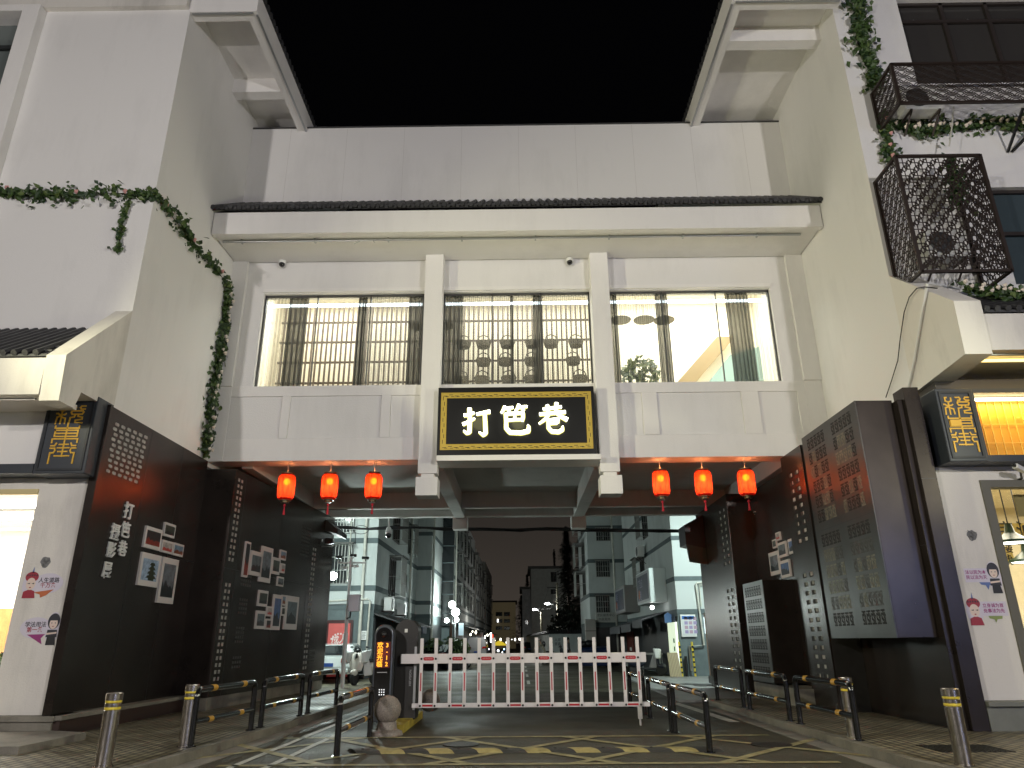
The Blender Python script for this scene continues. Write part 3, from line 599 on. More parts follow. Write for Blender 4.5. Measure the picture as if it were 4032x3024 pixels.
# ------------------------------------------------------------ sign boxes with gold seal-style characters
SEAL = [[(2.0, 18.6), (1.4, 18.6), (1.4, 17.4), (2.3, 17.0), (2.3, 14.2)], [(3.4, 18.4), (3.4, 17.4), (2.3, 17.0)], [(.6, 16.2), (1.1, 16.2), (1.6, 15.8), (3.1, 15.8), (3.6, 16.1)], [(2.3, 15.4), (1.0, 15.0), (.8, 12.8)], [(2.3, 15.0), (3.6, 14.6), (3.7, 12.9)], [(2.3, 14.4), (2.3, 12.8)],
        [(5.0, 18.6), (6.2, 18.6), (6.5, 18.1), (6.2, 17.6), (5.6, 17.6)], [(9.4, 18.6), (8.2, 18.6), (7.8, 18.1), (8.2, 17.6), (9.4, 17.6)], [(5.4, 17.0), (8.8, 17.0), (9.2, 16.6), (8.8, 15.9), (5.6, 15.9), (5.2, 16.5), (5.4, 17.0)], [(6.6, 15.9), (6.4, 15.0), (5.2, 14.8), (5.0, 12.4)], [(7.6, 15.9), (7.6, 15.2), (9.0, 14.9), (9.0, 14.2), (7.0, 13.9), (7.0, 13.2), (9.2, 13.0)],
        [(1.2, 12.0), (1.2, 11.3), (8.8, 11.3), (8.8, 12.0)], [(5, 12.6), (5, 6.2)], [(1.4, 10.6), (8.6, 10.6), (8.6, 8.6), (1.4, 8.6), (1.4, 10.6)], [(1.4, 9.6), (8.6, 9.6)], [(1.0, 6.6), (1.0, 7.8), (9.0, 7.8), (9.0, 6.6)],
        [(2.6, 6.4), (2.2, 5.6), (1.0, 5.6)], [(7.2, 6.4), (7.6, 5.6), (8.8, 5.6)], [(3.6, 6.0), (6.4, 6.0)], [(3.2, 4.9), (6.8, 4.9)], [(5, 6.2), (5, 2.2)], [(3.6, 3.7), (6.4, 3.7)], [(2.8, 2.3), (7.2, 2.3)],
        [(1.0, 4.8), (2.4, 4.8), (2.6, 4.0), (2.2, 3.3), (1.2, 3.3), (1.2, 0)], [(9.0, 4.8), (7.6, 4.8), (7.4, 4.0), (7.8, 3.3), (8.8, 3.3), (8.8, 0)]]
def sign_box(x0, x1, yf, yb, z0, z1, lb, solid):
    t = thing('sign_box', lb, 'sign', ((x0+x1)/2, yf, z0))
    m = MB(); m.box(x0, x1, yf, yb, z0, z1); m.build('box', SLATE, t, bevel=.015)
    f = Fr((x0, yf, z0), (1, 0, 0)); W_, H_ = x1-x0, z1-z0; m = MB()
    for a0, a1, b0, b1 in ((.05, W_-.05, H_-.1, H_-.06), (.05, W_-.05, .06, .1), (.05, .09, .1, H_-.1), (W_-.09, W_-.05, .1, H_-.1)): f.box(m, a0, a1, b0, b1, 0, .02)
    m.build('frame', mat('dark_slate_frame', (.014, .017, .022), .5), t)
    m = MB(); k = H_*.74/18.6; ox, oz = W_/2-5*k, H_*.13
    for i, pl in enumerate(SEAL): f.line(m, [(ox+a*k, oz+b*k) for a, b in pl], .027, 0, .008+.0003*i)
    if solid: f.box(m, ox+1.4*k, ox+5*k, oz+8.6*k, oz+10.6*k, 0, .028)
    m.build('gold_characters', GOLD, t)
sign_box(-9.10, -8.13, 12.95, 13.5, 4.60, 6.12, 'slate sign box with gold seal characters above the left white pillar', False)

# ------------------------------------------------------------ the white building on the right
XR, YR = 8.15, 13.9
RB = thing('white_building', 'white rendered building on the right with caged air conditioners and shop below', 'building', (XR, YR, 0))
w = MB()
w.box(XR, 9.82, YR, YR+.35, 9.05, 17.2); w.box(9.82, 24, YR, YR+.35, 11.3, 14.3); w.box(9.82, 10.86, YR, YR+.35, 8.6, 11.3); w.box(10.86, 24, YR, YR+.35, 8.6, 8.81); w.box(9.82, 24, YR, YR+.35, 17.02, 17.2)
w.box(XR+.4, 9.82, YR, YR+.35, 8.6, 9.05); w.box(XR+.31, 24, YR, YR+.35, 6.4, 8.6); w.box(XR, XR+.3, YR+.35, 26.6, 5.95, 17.2); w.box(XR, XR+.3, YR, YR+.35, 6.34, 9.05)
w.box(9.0, 24, 19.3, 19.5, 0, 6.4); w.box(XR+.3, 24, 26.4, 26.6, 0, 17.2); w.box(XR+.3, 24, YR+.35, 26.4, 17.0, 17.2)
w.build('wall', WHITE, RB)
for (a, b, z0, z1, bars, hb) in ((9.82, 24, 14.3, 17.02, (10.95, 12.1, 13.3), (16.35,)), (10.86, 24, 8.81, 11.3, (12.0, 13.2), (10.1,))):
    f = MB(); y = YR+.12
    f.box(a, b, y, y+.06, z0, z0+.07); f.box(a, b, y, y+.06, z1-.08, z1); f.box(a, a+.07, y, y+.06, z0, z1)
    for x in bars: f.box(x, x+.09, y, y+.06, z0, z1)
    for z in hb: f.box(a, b, y-.01, y+.05, z, z+.09)
    wo = f.build('window', mat('dark_brown_frame', (.035, .028, .026), .4), RB)
    MB().box(a, b, y+.08, y+.085, z0, z1).build('pane', mat('blue_grey_glass', (.055, .075, .085), .12) if z0 < 10 else mat('smoky_glass', (.045, .042, .040), .12), wo)
    if z0 > 10:
        m = MB(); x = a+.1
        while x < 15: m.tube([(x, y+.07, z1-.55), (x+.1, y+.07, z1-.53+random.uniform(-.02, .02)), (x+.2, y+.07, z1-.56)], .03, 6); x += random.choice((.22, .24, .9))
        m.build('curtain_heading', mat('pale_curtain_edge', (.5, .5, .48), .8), wo)
verge(RB, XR, 5.42, YR-.5, 24, (14.7, 18.6))
cap = [(YR, 9.05), (12.03, 7.51), (12.06, 6.45), (13.7, 6.34), (YR, 6.34)]
MB().prism([(XR, y, z) for y, z in cap], (.5, 0, 0)).build('canopy_end', OLDW, RB)
canopy(RB, XR+.51, 24, YR, 8.45, 12.1, 7.3, 6.55)
m = MB(); m.tube([(XR+.6, 12.4, 6.57), (24, 12.4, 6.57)], .03, 8); m.build('conduit', ALUM, RB, True)
MB().box(XR+.62, 24, 12.6, 12.66, 6.52, 6.56).build('strip_light', emis('warm_strip_light', (1, .72, .22), 3.5), RB)
lamp('canopy_light', 'AREA', (12, 12.63, 6.48), 40, (1, .72, .22), (7, .1), (12, 12.63, 0), parent=RB)
# side boarding above the sign
m = MB(); m.box(XR+.1, 24, 13.3, YR, 6.1, 6.4); m.build('sign_head', mat('brown_head', (.05, .045, .04), .5), RB)
p0 = onY(3684, 1530, 12.95); p1 = onY(3736, 1813, 12.95); p2 = onY(3839, 1546, 12.95); p3 = onY(3894, 1789, 12.95)
sx0 = (p0.x+p1.x)/2; sx1 = (p2.x+p3.x)/2-.04; sz0 = p1.z-.02; sz1 = p0.z
sign_box(sx0, sx1, 12.95, YR, sz0, sz1, 'slate sign box with gold seal characters beside the glowing amber panel', True)
b = MB(); b.box(sx1, 24, 12.98, YR, sz0, p3.z-.005); b.box(sx1, 24, 12.98, YR, p2.z+.005, sz1); b.box(sx1, sx1+.035, 12.98, YR, p3.z-.005, p2.z+.005); b.box(24, 24.1, 12.98, YR, sz0, sz1); b.build('sign_band', SLATE, RB)
lbx = thing('amber_sign', 'amber lit panel of vertical strips in the right shop fascia', 'sign', (11, 13.2, p3.z))
m = MB(); m.box(sx1+.035, 24, 13.42, 13.5, p3.z, p2.z); m.build('panel', mat('amber_board', (.75, .36, .03), .45), lbx)
m = MB(); f = Fr((sx1+.035, 13.42, p3.z), (1, 0, 0)); hh = p2.z-p3.z
for i in range(24): f.box(m, .16+i*.16, .175+i*.16, .0, hh, .0, .02)
for q in (.27, .58): f.box(m, 0, 6, hh*q, hh*q+.012, .02, .026)
for i in range(5):
    for q in range(10): a = 1.0+i*.42+random.uniform(0, .3); bq = hh*random.uniform(.45, .75); f.box(m, a, a+random.uniform(.02, .08), bq, bq+.03, .026, .036)
m.build('strips', mat('pale_amber_strip', (.9, .58, .12), .4), lbx)
MB().box(sx1+.06, 24, 13.22, 13.26, p2.z-.07, p2.z-.02).build('tube_light', emis('amber_tube', (1, .86, .45), 12), lbx)
lamp('tube_glow', 'AREA', (sx1+2.2, 13.24, p2.z-.08), 42, (1, .72, .2), (4, .04), (sx1+2.2, 13.4, 0), parent=lbx)
# right shop front
a = onY(3860, 1896, 13.5); a2 = onY(3996, 2650, 13.5); xw = (a.x+a2.x)/2
w = MB(); w.box(7.84, xw, 13.4, YR, .55, sz0-.0); w.box(xw, 24, 13.4, 13.7, a.z, sz0); w.build('pillar', OLDW, RB)
w = MB(); w.box(7.85, 24, 13.2, 13.9, .05, .5); w.box(7.85, 24, 13.12, 13.9, .5, .58); w.build('plinth', mat('grey_green_tile', (.17, .175, .15), .5, bump=.1, var=.2), RB, bevel=.01)
f = MB(); f.box(xw, xw+.16, 13.36, 13.6, .58, a.z); f.box(xw+.16, 24, 13.36, 13.6, a.z-.14, a.z); f.build('shop_window_frame', mat('olive_frame', (.12, .115, .09), .5), RB)
MB().box(xw+.16, 24, 13.48, 13.49, .58, a.z-.14).build('shop_glass', glass('shop_glass'), RB)
m = MB(); m.box(9.0, 24, 18.9, 19.1, .4, 4.9); m.box(9.0, 9.1, 13.9, 19, .4, 4.9); m.box(9.0, 24, 13.9, 19, 4.8, 4.9); m.box(8.6, 24, 13.9, 19, .3, .4); m.build('shop_room', mat('warm_shop_wall', (.62, .55, .38), .7, var=.15), RB)
lamp('shop_light', 'AREA', (12, 16, 4.7), 420, (1, .92, .72), (5, 3), (12, 16, 0), parent=RB)
m = MB(); m.box(9.6, 16, 13.8, 13.83, a.z-.62, a.z-.2); m.build('top_banner', mat('dim_yellow_banner', (.30, .25, .1), .7), RB)
f = Fr((9.6, 13.8, a.z-.41), (1, 0, 0)); m = MB(); f.text(m, '炊烟', .65, 0, .36, .008); m.build('banner_lettering', BLACK, RB)
bd = thing('hanging_board', 'yellow board lettered in black hung inside the right shop', 'sign', (10.8, 15.0, 3.3))
q0 = onY(3925, 2065, 15); q1 = onY(4032, 2125, 15)
MB().box(q0.x-.3, q0.x+2.5, 15, 15.04, q1.z-.1, q0.z+.02).build('board', mat('yellow_board', (.62, .45, .12), .6), bd); f = Fr((q0.x, 15, (q0.z+q1.z)/2), (1, 0, 0)); m = MB(); f.text(m, '房油', .36, 0, .42, .01); m.build('lettering', BLACK, bd)
bd = thing('hanging_board', 'yellow board with a house number under the lettered board in the right shop', 'sign', (10.8, 15.2, 2.7))
q0 = onY(3940, 2155, 15.2); q1 = onY(3995, 2210, 15.2)
MB().box(q0.x-.25, q1.x, 15.2, 15.24, q1.z, q0.z).build('board', MATS['yellow_board'], bd); f = Fr(((q0.x+q1.x)/2-.1, 15.2, (q0.z+q1.z)/2), (1, 0, 0)); m = MB(); f.text(m, '二樓', .0, .12, .24, .01); f.text(m, '8號', 0, -.13, .24, .01); m.build('lettering', BLACK, bd)
def pendant(u, v, y, k, lb):
    c = onY(u, v, y); t = thing('pendant_lamp', lb, 'lamp', c)
    MB().lathe([(.06, .36), (.09, .2), (.13, .16), (.24, .08), (.34, .03), (.36, -.02), (.33, -.02), (.2, .05), (.06, .12)], c, 24).build('shade', mat('green_enamel', (.02, .055, .035), .3), t, True)
    MB().lathe([(.30, -.01), (.30, .0)], c-Vector((0, 0, .0)), 20).build('bulb', emis('pendant_bulb', (1, .97, .88), 8), t)
    MB().tube([c+Vector((0, 0, .36)), (c.x, c.y, 4.78)], .012, 6).build('cord', WIREM, t)
pendant(3985, 2135, 14.4, 1, 'green enamel pendant lamp nearest the right shop window frame'); pendant(4050, 2210, 15.0, 1, 'green enamel pendant lamp lower and further into the right shop')
m = MB()
for i in range(16): x = 10.3+random.uniform(0, 1.6); z = random.uniform(.6, 2.2); m.mi = i % 3; m.box(x, x+.25, 18.2, 18.5, z, z+.22)
m.build('stock_shelf', [mat('red_goods', (.4, .05, .03), .5), mat('pale_goods', (.6, .58, .5), .5), mat('brown_goods', (.18, .10, .05), .5)], RB)
f = Fr((10.75, 14.6, 1.95), (1, 0, 0)); m = MB(); f.text(m, '京飯', 0, 0, .24, .02); tag(m.build('neon_lettering', emis('blue_white_neon', (.75, .88, 1), 5)), 'small white neon characters low in the right shop window', 'sign')

# ------------------------------------------------------------ dark sheet-metal screens of the left passage wall
LP = thing('photo_wall', 'tall dark sheet metal wall on the left with a slotted patch and white title', 'wall', (-8.1, 15.6, .45))
m = MB(); m.box(-8.20, -8.10, 13.32, 18.0, .45, 6.06); m.box(-8.22, -8.06, 13.28, 13.32, .45, 6.06); m.build('sheet', BROWN, LP)
j = MB()
for y in (15.05, 16.6): j.box(-8.10, -8.0975, y-.008, y+.008, .45, 6.06)
j.box(-8.10, -8.0978, 16.6, 18, 3.48, 3.50); j.build('seams', BLACK, LP)
A_ = lambda ox, oy, x, y: (ox+x*.6076, oy+y*.6076)
B_ = lambda ox, oy, x, y: (ox+x*.36166, oy+y*.36166)
m = MB(); f = Fr((-8.10, 0, 0), (0, 1, 0))
c4 = [onX(*A_(0, 1008, *q), -8.1) for q in ((735, 1065), (970, 1170), (905, 1490), (680, 1405))]
for r in range(10):
    for c in range(6):
        s0 = (c+.12+(.0 if r % 2 else .22))/6.3; s1 = s0+.66/6.3; t0 = (r+.2)/10; t1 = (r+.74)/10
        if s1 > 1: continue
        P = lambda s, t: c4[0]*(1-s)*(1-t)+c4[1]*s*(1-t)+c4[2]*s*t+c4[3]*(1-s)*t
        p, q = P(s0, t1), P(s1, t0); k = .02
        f.poly(m, [(p.y+k, p.z), (q.y-k, p.z), (q.y, p.z+k), (q.y, q.z-k), (q.y-k, q.z), (p.y+k, q.z), (p.y, q.z-k), (p.y, p.z+k)], 0, .003)
m.build('slots', CHIP, LP)
TT = thing('wall_lettering', 'white raised title characters on the dark left wall', 'lettering', (-8.1, 14.6, 3.4))
for ch, x, y, h in (('打', 825, -5, 118), ('笆', 806, 118, 112), ('巷', 785, 238, 108), ('摄', 738, 130, 112), ('影', 712, 246, 108), ('展', 686, 372, 108)):
    c = onX(*A_(0, 2016, x, y), -8.1); p = onX(*A_(0, 2016, x, y-h/2), -8.1); q = onX(*A_(0, 2016, x, y+h/2), -8.1); m = MB()
    Fr((-8.1, c.y, c.z), (0, 1, 0)).text(m, ch, 0, -.02, (p.z-q.z)*1.02, .03, .01, bold=.006); m.build('character', mat('white_letter', (.66, .66, .66), .5), TT)
lp2 = thing('photo_wall', 'dark sheet metal wall box under the gatehouse on the left, twin slot strips at its edge', 'wall', (-7.5, 20, .12))
XA, XB, YA, YB = -7.32, -6.72, 18.0, 26.0
m = MB(); m.hexa([(-8.2, YA, .4), (XA, YA, .4), (XB, YB, .4), (-8.2, YB, .4), (-8.2, YA, 5.85), (XA, YA, 5.85), (XB, YB, 5.85), (-8.2, YB, 5.85)]); m.build('sheet', BROWN, lp2, bevel=.01)
m = MB(); m.hexa([(-8.2, YA+.05, .1), (XA-.03, YA+.05, .1), (XB-.03, YB, .1), (-8.2, YB, .1), (-8.2, YA+.05, .4), (XA-.03, YA+.05, .4), (XB-.03, YB, .4), (-8.2, YB, .4)]); m.build('plinth', CONC, lp2)
m = MB(); m.box(-8.2, -7.86, 13.24, 18.0, .1, .38); m.build('plinth', mat('dark_red_plinth', (.035, .018, .014), .5), LP); MB().box(-8.2, -7.82, 13.2, 18.0, .38, .45).build('plinth_top', CONC, LP)
nP = Vector((YB-YA, -(XB-XA), 0)).normalized(); fP = Fr((XA, YA, 0), (XB-XA, YB-YA, 0)); fP.n = nP; fP.y = Vector((0, 0, 1))
m = MB()
for a in (.16, .34):
    z = .75
    while z < 5.6:
        if not 3.05 < z < 3.45: fP.box(m, a, a+.10, z, z+.085, 0, .003)
        z += .155
for a in (6.0, 6.2):
    z = .8
    while z < 4.6: fP.box(m, a, a+.11, z, z+.085, 0, .003); z += .16
m.build('slots', CHIP, lp2)
m = MB()
for a0, z0, nx, nz in ((1.0, 3.55, 6, 4), (1.0, 3.0, 5, 3), (1.05, 2.3, 4, 4), (1.05, 1.6, 4, 4), (4.9, 4.2, 6, 9), (6.5, 1.0, 4, 4), (1.05, 1.0, 4, 3)):
    for i in range(nx):
        for q in range(nz): fP.box(m, a0+i*.13, a0+i*.13+.08, z0+q*.11, z0+q*.11+.06, 0, .002)
m.build('fret_patch', mat('faint_lit_hole_chip', (.06, .06, .058), .7), lp2)  # chip colour stands in for faint light behind small holes
j = MB(); fP.box(j, 0, 8.0, 3.35, 3.362, 0, .002)
for a in (.62, 3.2, 5.7): fP.box(j, a, a+.012, .4, 5.85, 0, .002)
j.build('seams', BLACK, lp2)
m = MB(); m.prism([(-6.9, 25.0, 5.3), (-6.35, 25.0, 5.15), (-6.35, 25.0, 5.3), (-6.9, 25.0, 5.75)], (0, 1.4, 0)); m.build('small_roof', TILE, lp2)
q = thing('floodlight', 'dark floodlight in a pale bracket under the small roof at the left wall end', 'floodlight', (-6.6, 24.9, 4.9))
m = MB(); m.box(-6.72, -6.45, 24.75, 24.9, 4.78, 4.98); m.build('housing', BLACK, q, bevel=.02)
m = MB(); m.tube([(-6.8, 24.8, 4.95), (-6.86, 24.8, 4.7), (-6.4, 24.8, 4.72), (-6.42, 24.8, 4.95)], .02, 6); m.build('bracket', ALUM, q, True)

# ------------------------------------------------------------ framed photographs
PHOTO = [('night scene of red shopfronts', (.020, .018, .022), (.22, .03, .02)), ('small dark courtyard', (.05, .06, .05), (.02, .02, .02)), ('pale street with a red banner', (.35, .33, .32), (.4, .05, .04)), ('brick gate under blue sky', (.16, .24, .34), (.2, .06, .03)),
         ('dark pagoda against blue sky', (.30, .40, .55), (.02, .03, .012)), ('misty tall tower view', (.14, .16, .19), (.02, .025, .03)), ('grey hills and water', (.10, .13, .15), (.02, .022, .025)), ('blue mountain dusk', (.06, .12, .28), (.01, .015, .02))]
def photo(fr, a0, a1, b0, b1, kind, lb, grp):
    t = thing('framed_photo', lb, 'photograph', fr.p((a0+a1)/2, b0, 0), grp)
    m = MB(); fr.box(m, a0, a1, b0, b1, 0, .045); m.build('frame', mat('white_mount', (.58, .55, .55), .7), t)
    wd, hg = a1-a0, b1-b0; e = min(wd, hg)*.13; nm, c1, c2 = PHOTO[kind]
    m = MB(); fr.box(m, a0+e, a1-e, b0+e*1.3, b1-e*1.3, .045, .047); m.build('print', mat('print_sky_%d' % kind, c1, .5, var=.5, vscale=9), t)
    m = MB(); w2, h2 = wd-2*e, hg-2.6*e; x0, y0 = a0+e, b0+e*1.3
    if kind == 4:
        for k in range(4): c = x0+w2*.62; hw = w2*(.36-.06*k); y = y0+h2*(.12+.2*k); fr.poly(m, [(c-hw, y), (min(c+hw, x0+w2), y), (min(c+hw*.6, x0+w2), y+h2*.13), (c-hw*.6, y+h2*.13)], .047, .0478); fr.box(m, c-hw*.5, c+hw*.5, y-h2*.1, y, .047, .0476)
    else:
        pts = [(x0, y0)]; n = 7
        for i in range(n+1): pts.append((x0+w2*i/n, y0+h2*random.uniform(.22, .55)))
        pts.append((x0+w2, y0)); fr.poly(m, pts, .047, .0478)
    m.build('print_detail', mat('print_dark_%d' % kind, c2, .5, var=.4, vscale=15), t)
f1 = Fr((-8.10, 0, 0), (0, 1, 0))
def ph1(ox, oy, k, xl, xr, yt, yb, kind, lb):
    xm, ym = (xl+xr)/2, (yt+yb)/2; a, b = A_(ox, oy, xl, ym), A_(ox, oy, xr, ym); c, d = A_(ox, oy, xm, yt), A_(ox, oy, xm, yb)
    photo(f1, onX(*a, -8.1).y, onX(*b, -8.1).y, onX(*d, -8.1).z, onX(*c, -8.1).z, kind, lb, 'photographs on the left wall')
for r in ((925, 1035, 100, 242, 0, 'white framed night photo of red shopfronts beside the wall title'), (1052, 1125, 74, 164, 1, 'highest small square photo on the left wall'), (1037, 1108, 186, 268, 2, 'small photo with a red banner under the highest one'),
          (1112, 1178, 205, 287, 3, 'small brick gate photo furthest right of the first cluster'), (892, 1022, 268, 484, 4, 'large photo of a dark pagoda against blue sky'), (1024, 1130, 296, 594, 5, 'tall misty photo hanging lowest in the first cluster')): ph1(0, 2016, 1, *r)
def ph2(xl, xr, yt, yb, kind, lb):
    xm, ym = (xl+xr)/2, (yt+yb)/2; P = lambda x, y: onP(*A_(0, 2016, x, y), (XA, YA, 0), nP); la = lambda p: (p-fP.o).dot(fP.x)
    photo(fP, la(P(xl, ym)), la(P(xr, ym)), P(xm, yb).z, P(xm, yt).z, kind, lb, 'photographs on the left wall')
for r in ((1573, 1606, 190, 425, 0, 'narrow tall photo nearest the slot strip'), (1612, 1688, 255, 415, 6, 'dark roofline photo beside the narrow one'), (1680, 1752, 225, 458, 5, 'tall tower photo in the middle of the upper cluster'), (1755, 1806, 296, 404, 1, 'square photo right of the tower photo'),
          (1808, 1846, 248, 312, 3, 'small photo topmost right of the upper cluster'), (1813, 1838, 334, 396, 2, 'small photo middle of the upper right column'), (1790, 1829, 420, 482, 6, 'small photo lowest of the upper right column'),
          (1666, 1726, 508, 612, 1, 'green toned photo starting the lower cluster'), (1650, 1708, 640, 758, 6, 'photo of a dark street lowest left in the lower cluster'), (1721, 1755, 612, 676, 2, 'tiny photo left of the tall blue one'), (1714, 1746, 692, 762, 0, 'tiny photo lowest beside the tall blue one'),
          (1757, 1813, 535, 765, 7, 'tall blue mountain photo in the lower cluster'), (1819, 1843, 538, 606, 3, 'tiny photo above its twin right of the tall blue one'), (1816, 1838, 614, 672, 1, 'tiny photo below its twin right of the tall blue one'), (1840, 1922, 545, 762, 6, 'big pale photo at the far end of the lower cluster')): ph2(*r)

# ------------------------------------------------------------ dark metal screens of the right passage wall
RP = thing('screen_wall', 'dark sheet metal wall of stepped boxes lining the right side of the lane', 'wall', (7.4, 17, .12))
m = MB(); m.box(7.44, 7.86, 13.3, 16.62, .1, 6.0)
m.box(6.76, 8.14, 16.62, 18.0, .1, 5.98); m.box(7.12, 8.14, 18.0, 22.0, .1, 5.85); m.box(6.42, 8.14, 22.0, 26.0, .1, 5.85)
m.build('sheet', BROWN, RP, bevel=.008)
xa = onX(3559, 1536, 7.42); m = MB(); m.box(7.54, 7.84, 13.2, 13.6, .1, 6.22); m.build('front_post', BROWN, RP, bevel=.008)
m = MB(); h = MB()
for zc in (.75,):
    z = zc
    while z < 5.5:
        if not 3.1 < z < 3.6:
            for y in (16.95, 17.35): h.box(6.757, 6.76, y, y+.22, z, z+.1); m.box(6.7555, 6.757, y, y+.10+.05*sin(z*7), z+.02, z+.1)
            for y in (22.3, 22.75): h.box(6.417, 6.42, y, y+.22, z, z+.1); m.box(6.4155, 6.417, y, y+.10, z+.02, z+.1)
        z += .20
m.build('lit_slot_edges', CHIP, RP); h.build('slots', HOLE, RP)  # pale piece in each slot paints its lit edge, dark piece its shade
MB().box(6.8, 7.44, 16.617, 16.62, .1, 5.98).build('front_sheet', GREYM, RP)
j = MB(); j.box(7.437, 7.44, 13.3, 16.6, 3.2, 3.21); j.box(7.54, 7.84, 13.197, 13.2, 4.4, 4.41); j.build('seams', BLACK, RP)
def fret(m, f, a0, b0, cw, ch, nx):   # one row of stencil-like motifs
    for i in range(nx):
        x = a0+i*cw; w_, h_ = cw*.82, ch
        for (p0, p1, q0, q1) in ((.0, .95, .88, 1), (.40, .56, .55, .88), (.0, .16, .30, .80), (.16, .34, .62, .74), (.70, .86, .10, .80), (.56, .70, .40, .52), (.86, 1, .55, .67), (.0, .40, .0, .14), (.40, .55, .0, .36), (.62, .98, .0, .10), (.20, .32, .2, .42)):
            f.box(m, x+w_*p0, x+w_*p1, b0+h_*q0, b0+h_*q1, 0, .003)
FB = thing('fretwork_cabinet', 'large wall-hung metal cabinet with two columns of fretwork on the right', 'cabinet', (7.0, 14.9, 1.58))
m = MB(); m.box(6.72, 7.44, 13.49, 16.32, 1.6, 6.05); m.build('body', BROWN, FB, bevel=.008)
MB().box(6.70, 6.72, 13.49, 16.32, 1.6, 6.05).build('side_sheet', GREYM, FB)
f = Fr((6.70, 16.32, 1.6), (0, -1, 0)); m1, m2, m3 = MB(), MB(), MB()
for a0 in (.28, 1.62):
    for r in range(6):
        for i in range(5): fret((m1 if r > 4 else m2 if random.random() < .35 else m1) , f, a0+i*.195, 2.42+r*.33, .195, .26, 1)
    for r in range(6):
        for i in range(5): fret((m1 if r in (0, 5) else m2 if random.random() < .45 else m3), f, a0+i*.195, .24+r*.33, .195, .26, 1)
m1.build('fretwork', HOLE, FB); m2.build('fretwork', mat('olive_lit_chip', (.15, .14, .10), .6, var=.6, vscale=8), FB); m3.build('fretwork', mat('dim_lit_chip', (.05, .048, .042), .6), FB)  # pale and dim chips paint the light showing through some holes
j = MB(); f.box(j, 0, 2.83, 2.24, 2.25, 0, .002); j.build('seams', BLACK, FB)
SB = thing('fretwork_cabinet', 'small box cabinet with a pale perforated face on a stone base in the right recess', 'cabinet', (6.7, 20, .4))
m = MB(); m.box(6.32, 7.12, 19.2, 20.9, .55, 3.05); m.build('body', BROWN, SB, bevel=.006); MB().box(6.30, 6.32, 19.2, 20.9, .55, 3.05).build('side_sheet', GREYM, SB)
f = Fr((6.30, 20.9, .55), (0, -1, 0)); m = MB()
for r in range(7): fret(m, f, .15, .12+r*.335, .2, .25, 7)
m.build('fretwork', HOLE, SB)
MB().box(6.4, 7.12, 17.9, 21.2, .1, .5).build('base', CONC, SB)
f3 = Fr((7.12, 0, 0), (0, -1, 0))
for xl, xr, yt, yb, kd, lb in ((1272, 1318, 540, 632, 2, 'small reddish photo topmost in the right recess'), (1236, 1278, 618, 714, 1, 'small photo left of the square forest photo'), (1298, 1388, 645, 815, 6, 'square dark forest photo with a thick white mount'), (1410, 1478, 608, 776, 7, 'blue mountain photo nearest the slot strip on the right'), (1205, 1312, 750, 1008, 5, 'tall pale snow photo in the right recess'), (1325, 1428, 842, 1036, 7, 'blue lake photo lowest in the right recess')):
    xm, ym = (xl+xr)/2, (yt+yb)/2; P = lambda x, y: onX(*B_(2600, 1900, x, y), 7.12)
    photo(f3, -P(xl, ym).y, -P(xr, ym).y, P(xm, yb).z, P(xm, yt).z, kd, lb, 'photographs in the right recess')
q = thing('junction_box', 'dark folded metal box high at the far end of the right wall', 'box', (6.2, 25, 4.6))
m = MB(); m.hexa([(5.75, 25, 4.7), (6.42, 25, 4.55), (6.42, 26, 4.55), (5.75, 26, 4.7), (5.75, 25, 5.35), (6.42, 25, 5.7), (6.42, 26, 5.7), (5.75, 26, 5.35)]); m.build('case', BLACK, q); 
m = MB(); m.prism([(5.75, 25, 4.7), (6.42, 25, 4.55), (6.42, 25, 4.0), (5.82, 25, 4.1)], (0, .05, 0)); m.build('lower_flap', mat('dull_green_sheet', (.06, .075, .06), .3, .6), q)

# ------------------------------------------------------------ caged air conditioners on the right building
CAGEM = mat('brown_fret_metal', (.028, .018, .014), .5, .3)
def fret_keys(m, f, W_, H_, cw, ch, ofs=0):
    f.box(m, 0, W_, 0, .045, -.01, .01); f.box(m, 0, W_, H_-.045, H_, -.01, .01); f.box(m, 0, .045, .045, H_-.045, -.01, .01); f.box(m, W_-.045, W_, .045, H_-.045, -.01, .01)
    nx, ny = int(round(W_/cw)), int(round(H_/ch)); cw, ch = W_/nx, H_/ny; w_ = .022; hw, hh = cw*.13, ch*.36   # loops staggered on a grid of bars
    for j in range(ny+1):
        for i in range(nx*2+1):
            x, y = i*cw/2, j*ch
            L = lambda a, b: (a+b) % 2 == 0 and 0 < b < ny and 0 < a < nx*2; e = .0005*((i+j) % 2)
            if j < ny: f.line(m, [(x, y+(hh if L(i, j) else 0)), (x, y+ch-(hh if L(i, j+1) else 0))], w_*.8, -.005-e, .005+e)
            if 0 < j < ny and i < nx*2: f.line(m, [(x+(hw if L(i, j) else 0), y), (x+cw/2-(hw if L(i+1, j) else 0), y)], w_*.8, -.006-e, .006+e)
            if (i+j) % 2 == 0 and 0 < j < ny and 0 < i < nx*2:
                f.line(m, [(x-hw, y-hh*.6), (x-hw, y+hh*.6), (x, y+hh), (x+hw, y+hh*.6), (x+hw, y-hh*.6), (x, y-hh), (x-hw, y-hh*.6)], w_, -.007, .007)
                f.line(m, [(x+cw*.25, y), (x+cw*.25, y+ch*.5), (x+cw*.5, y+ch*.5)], w_, -.007, .007)
                f.line(m, [(x-cw*.25, y), (x-cw*.25, y-ch*.5), (x-cw*.5, y-ch*.5)], w_, -.007, .007)
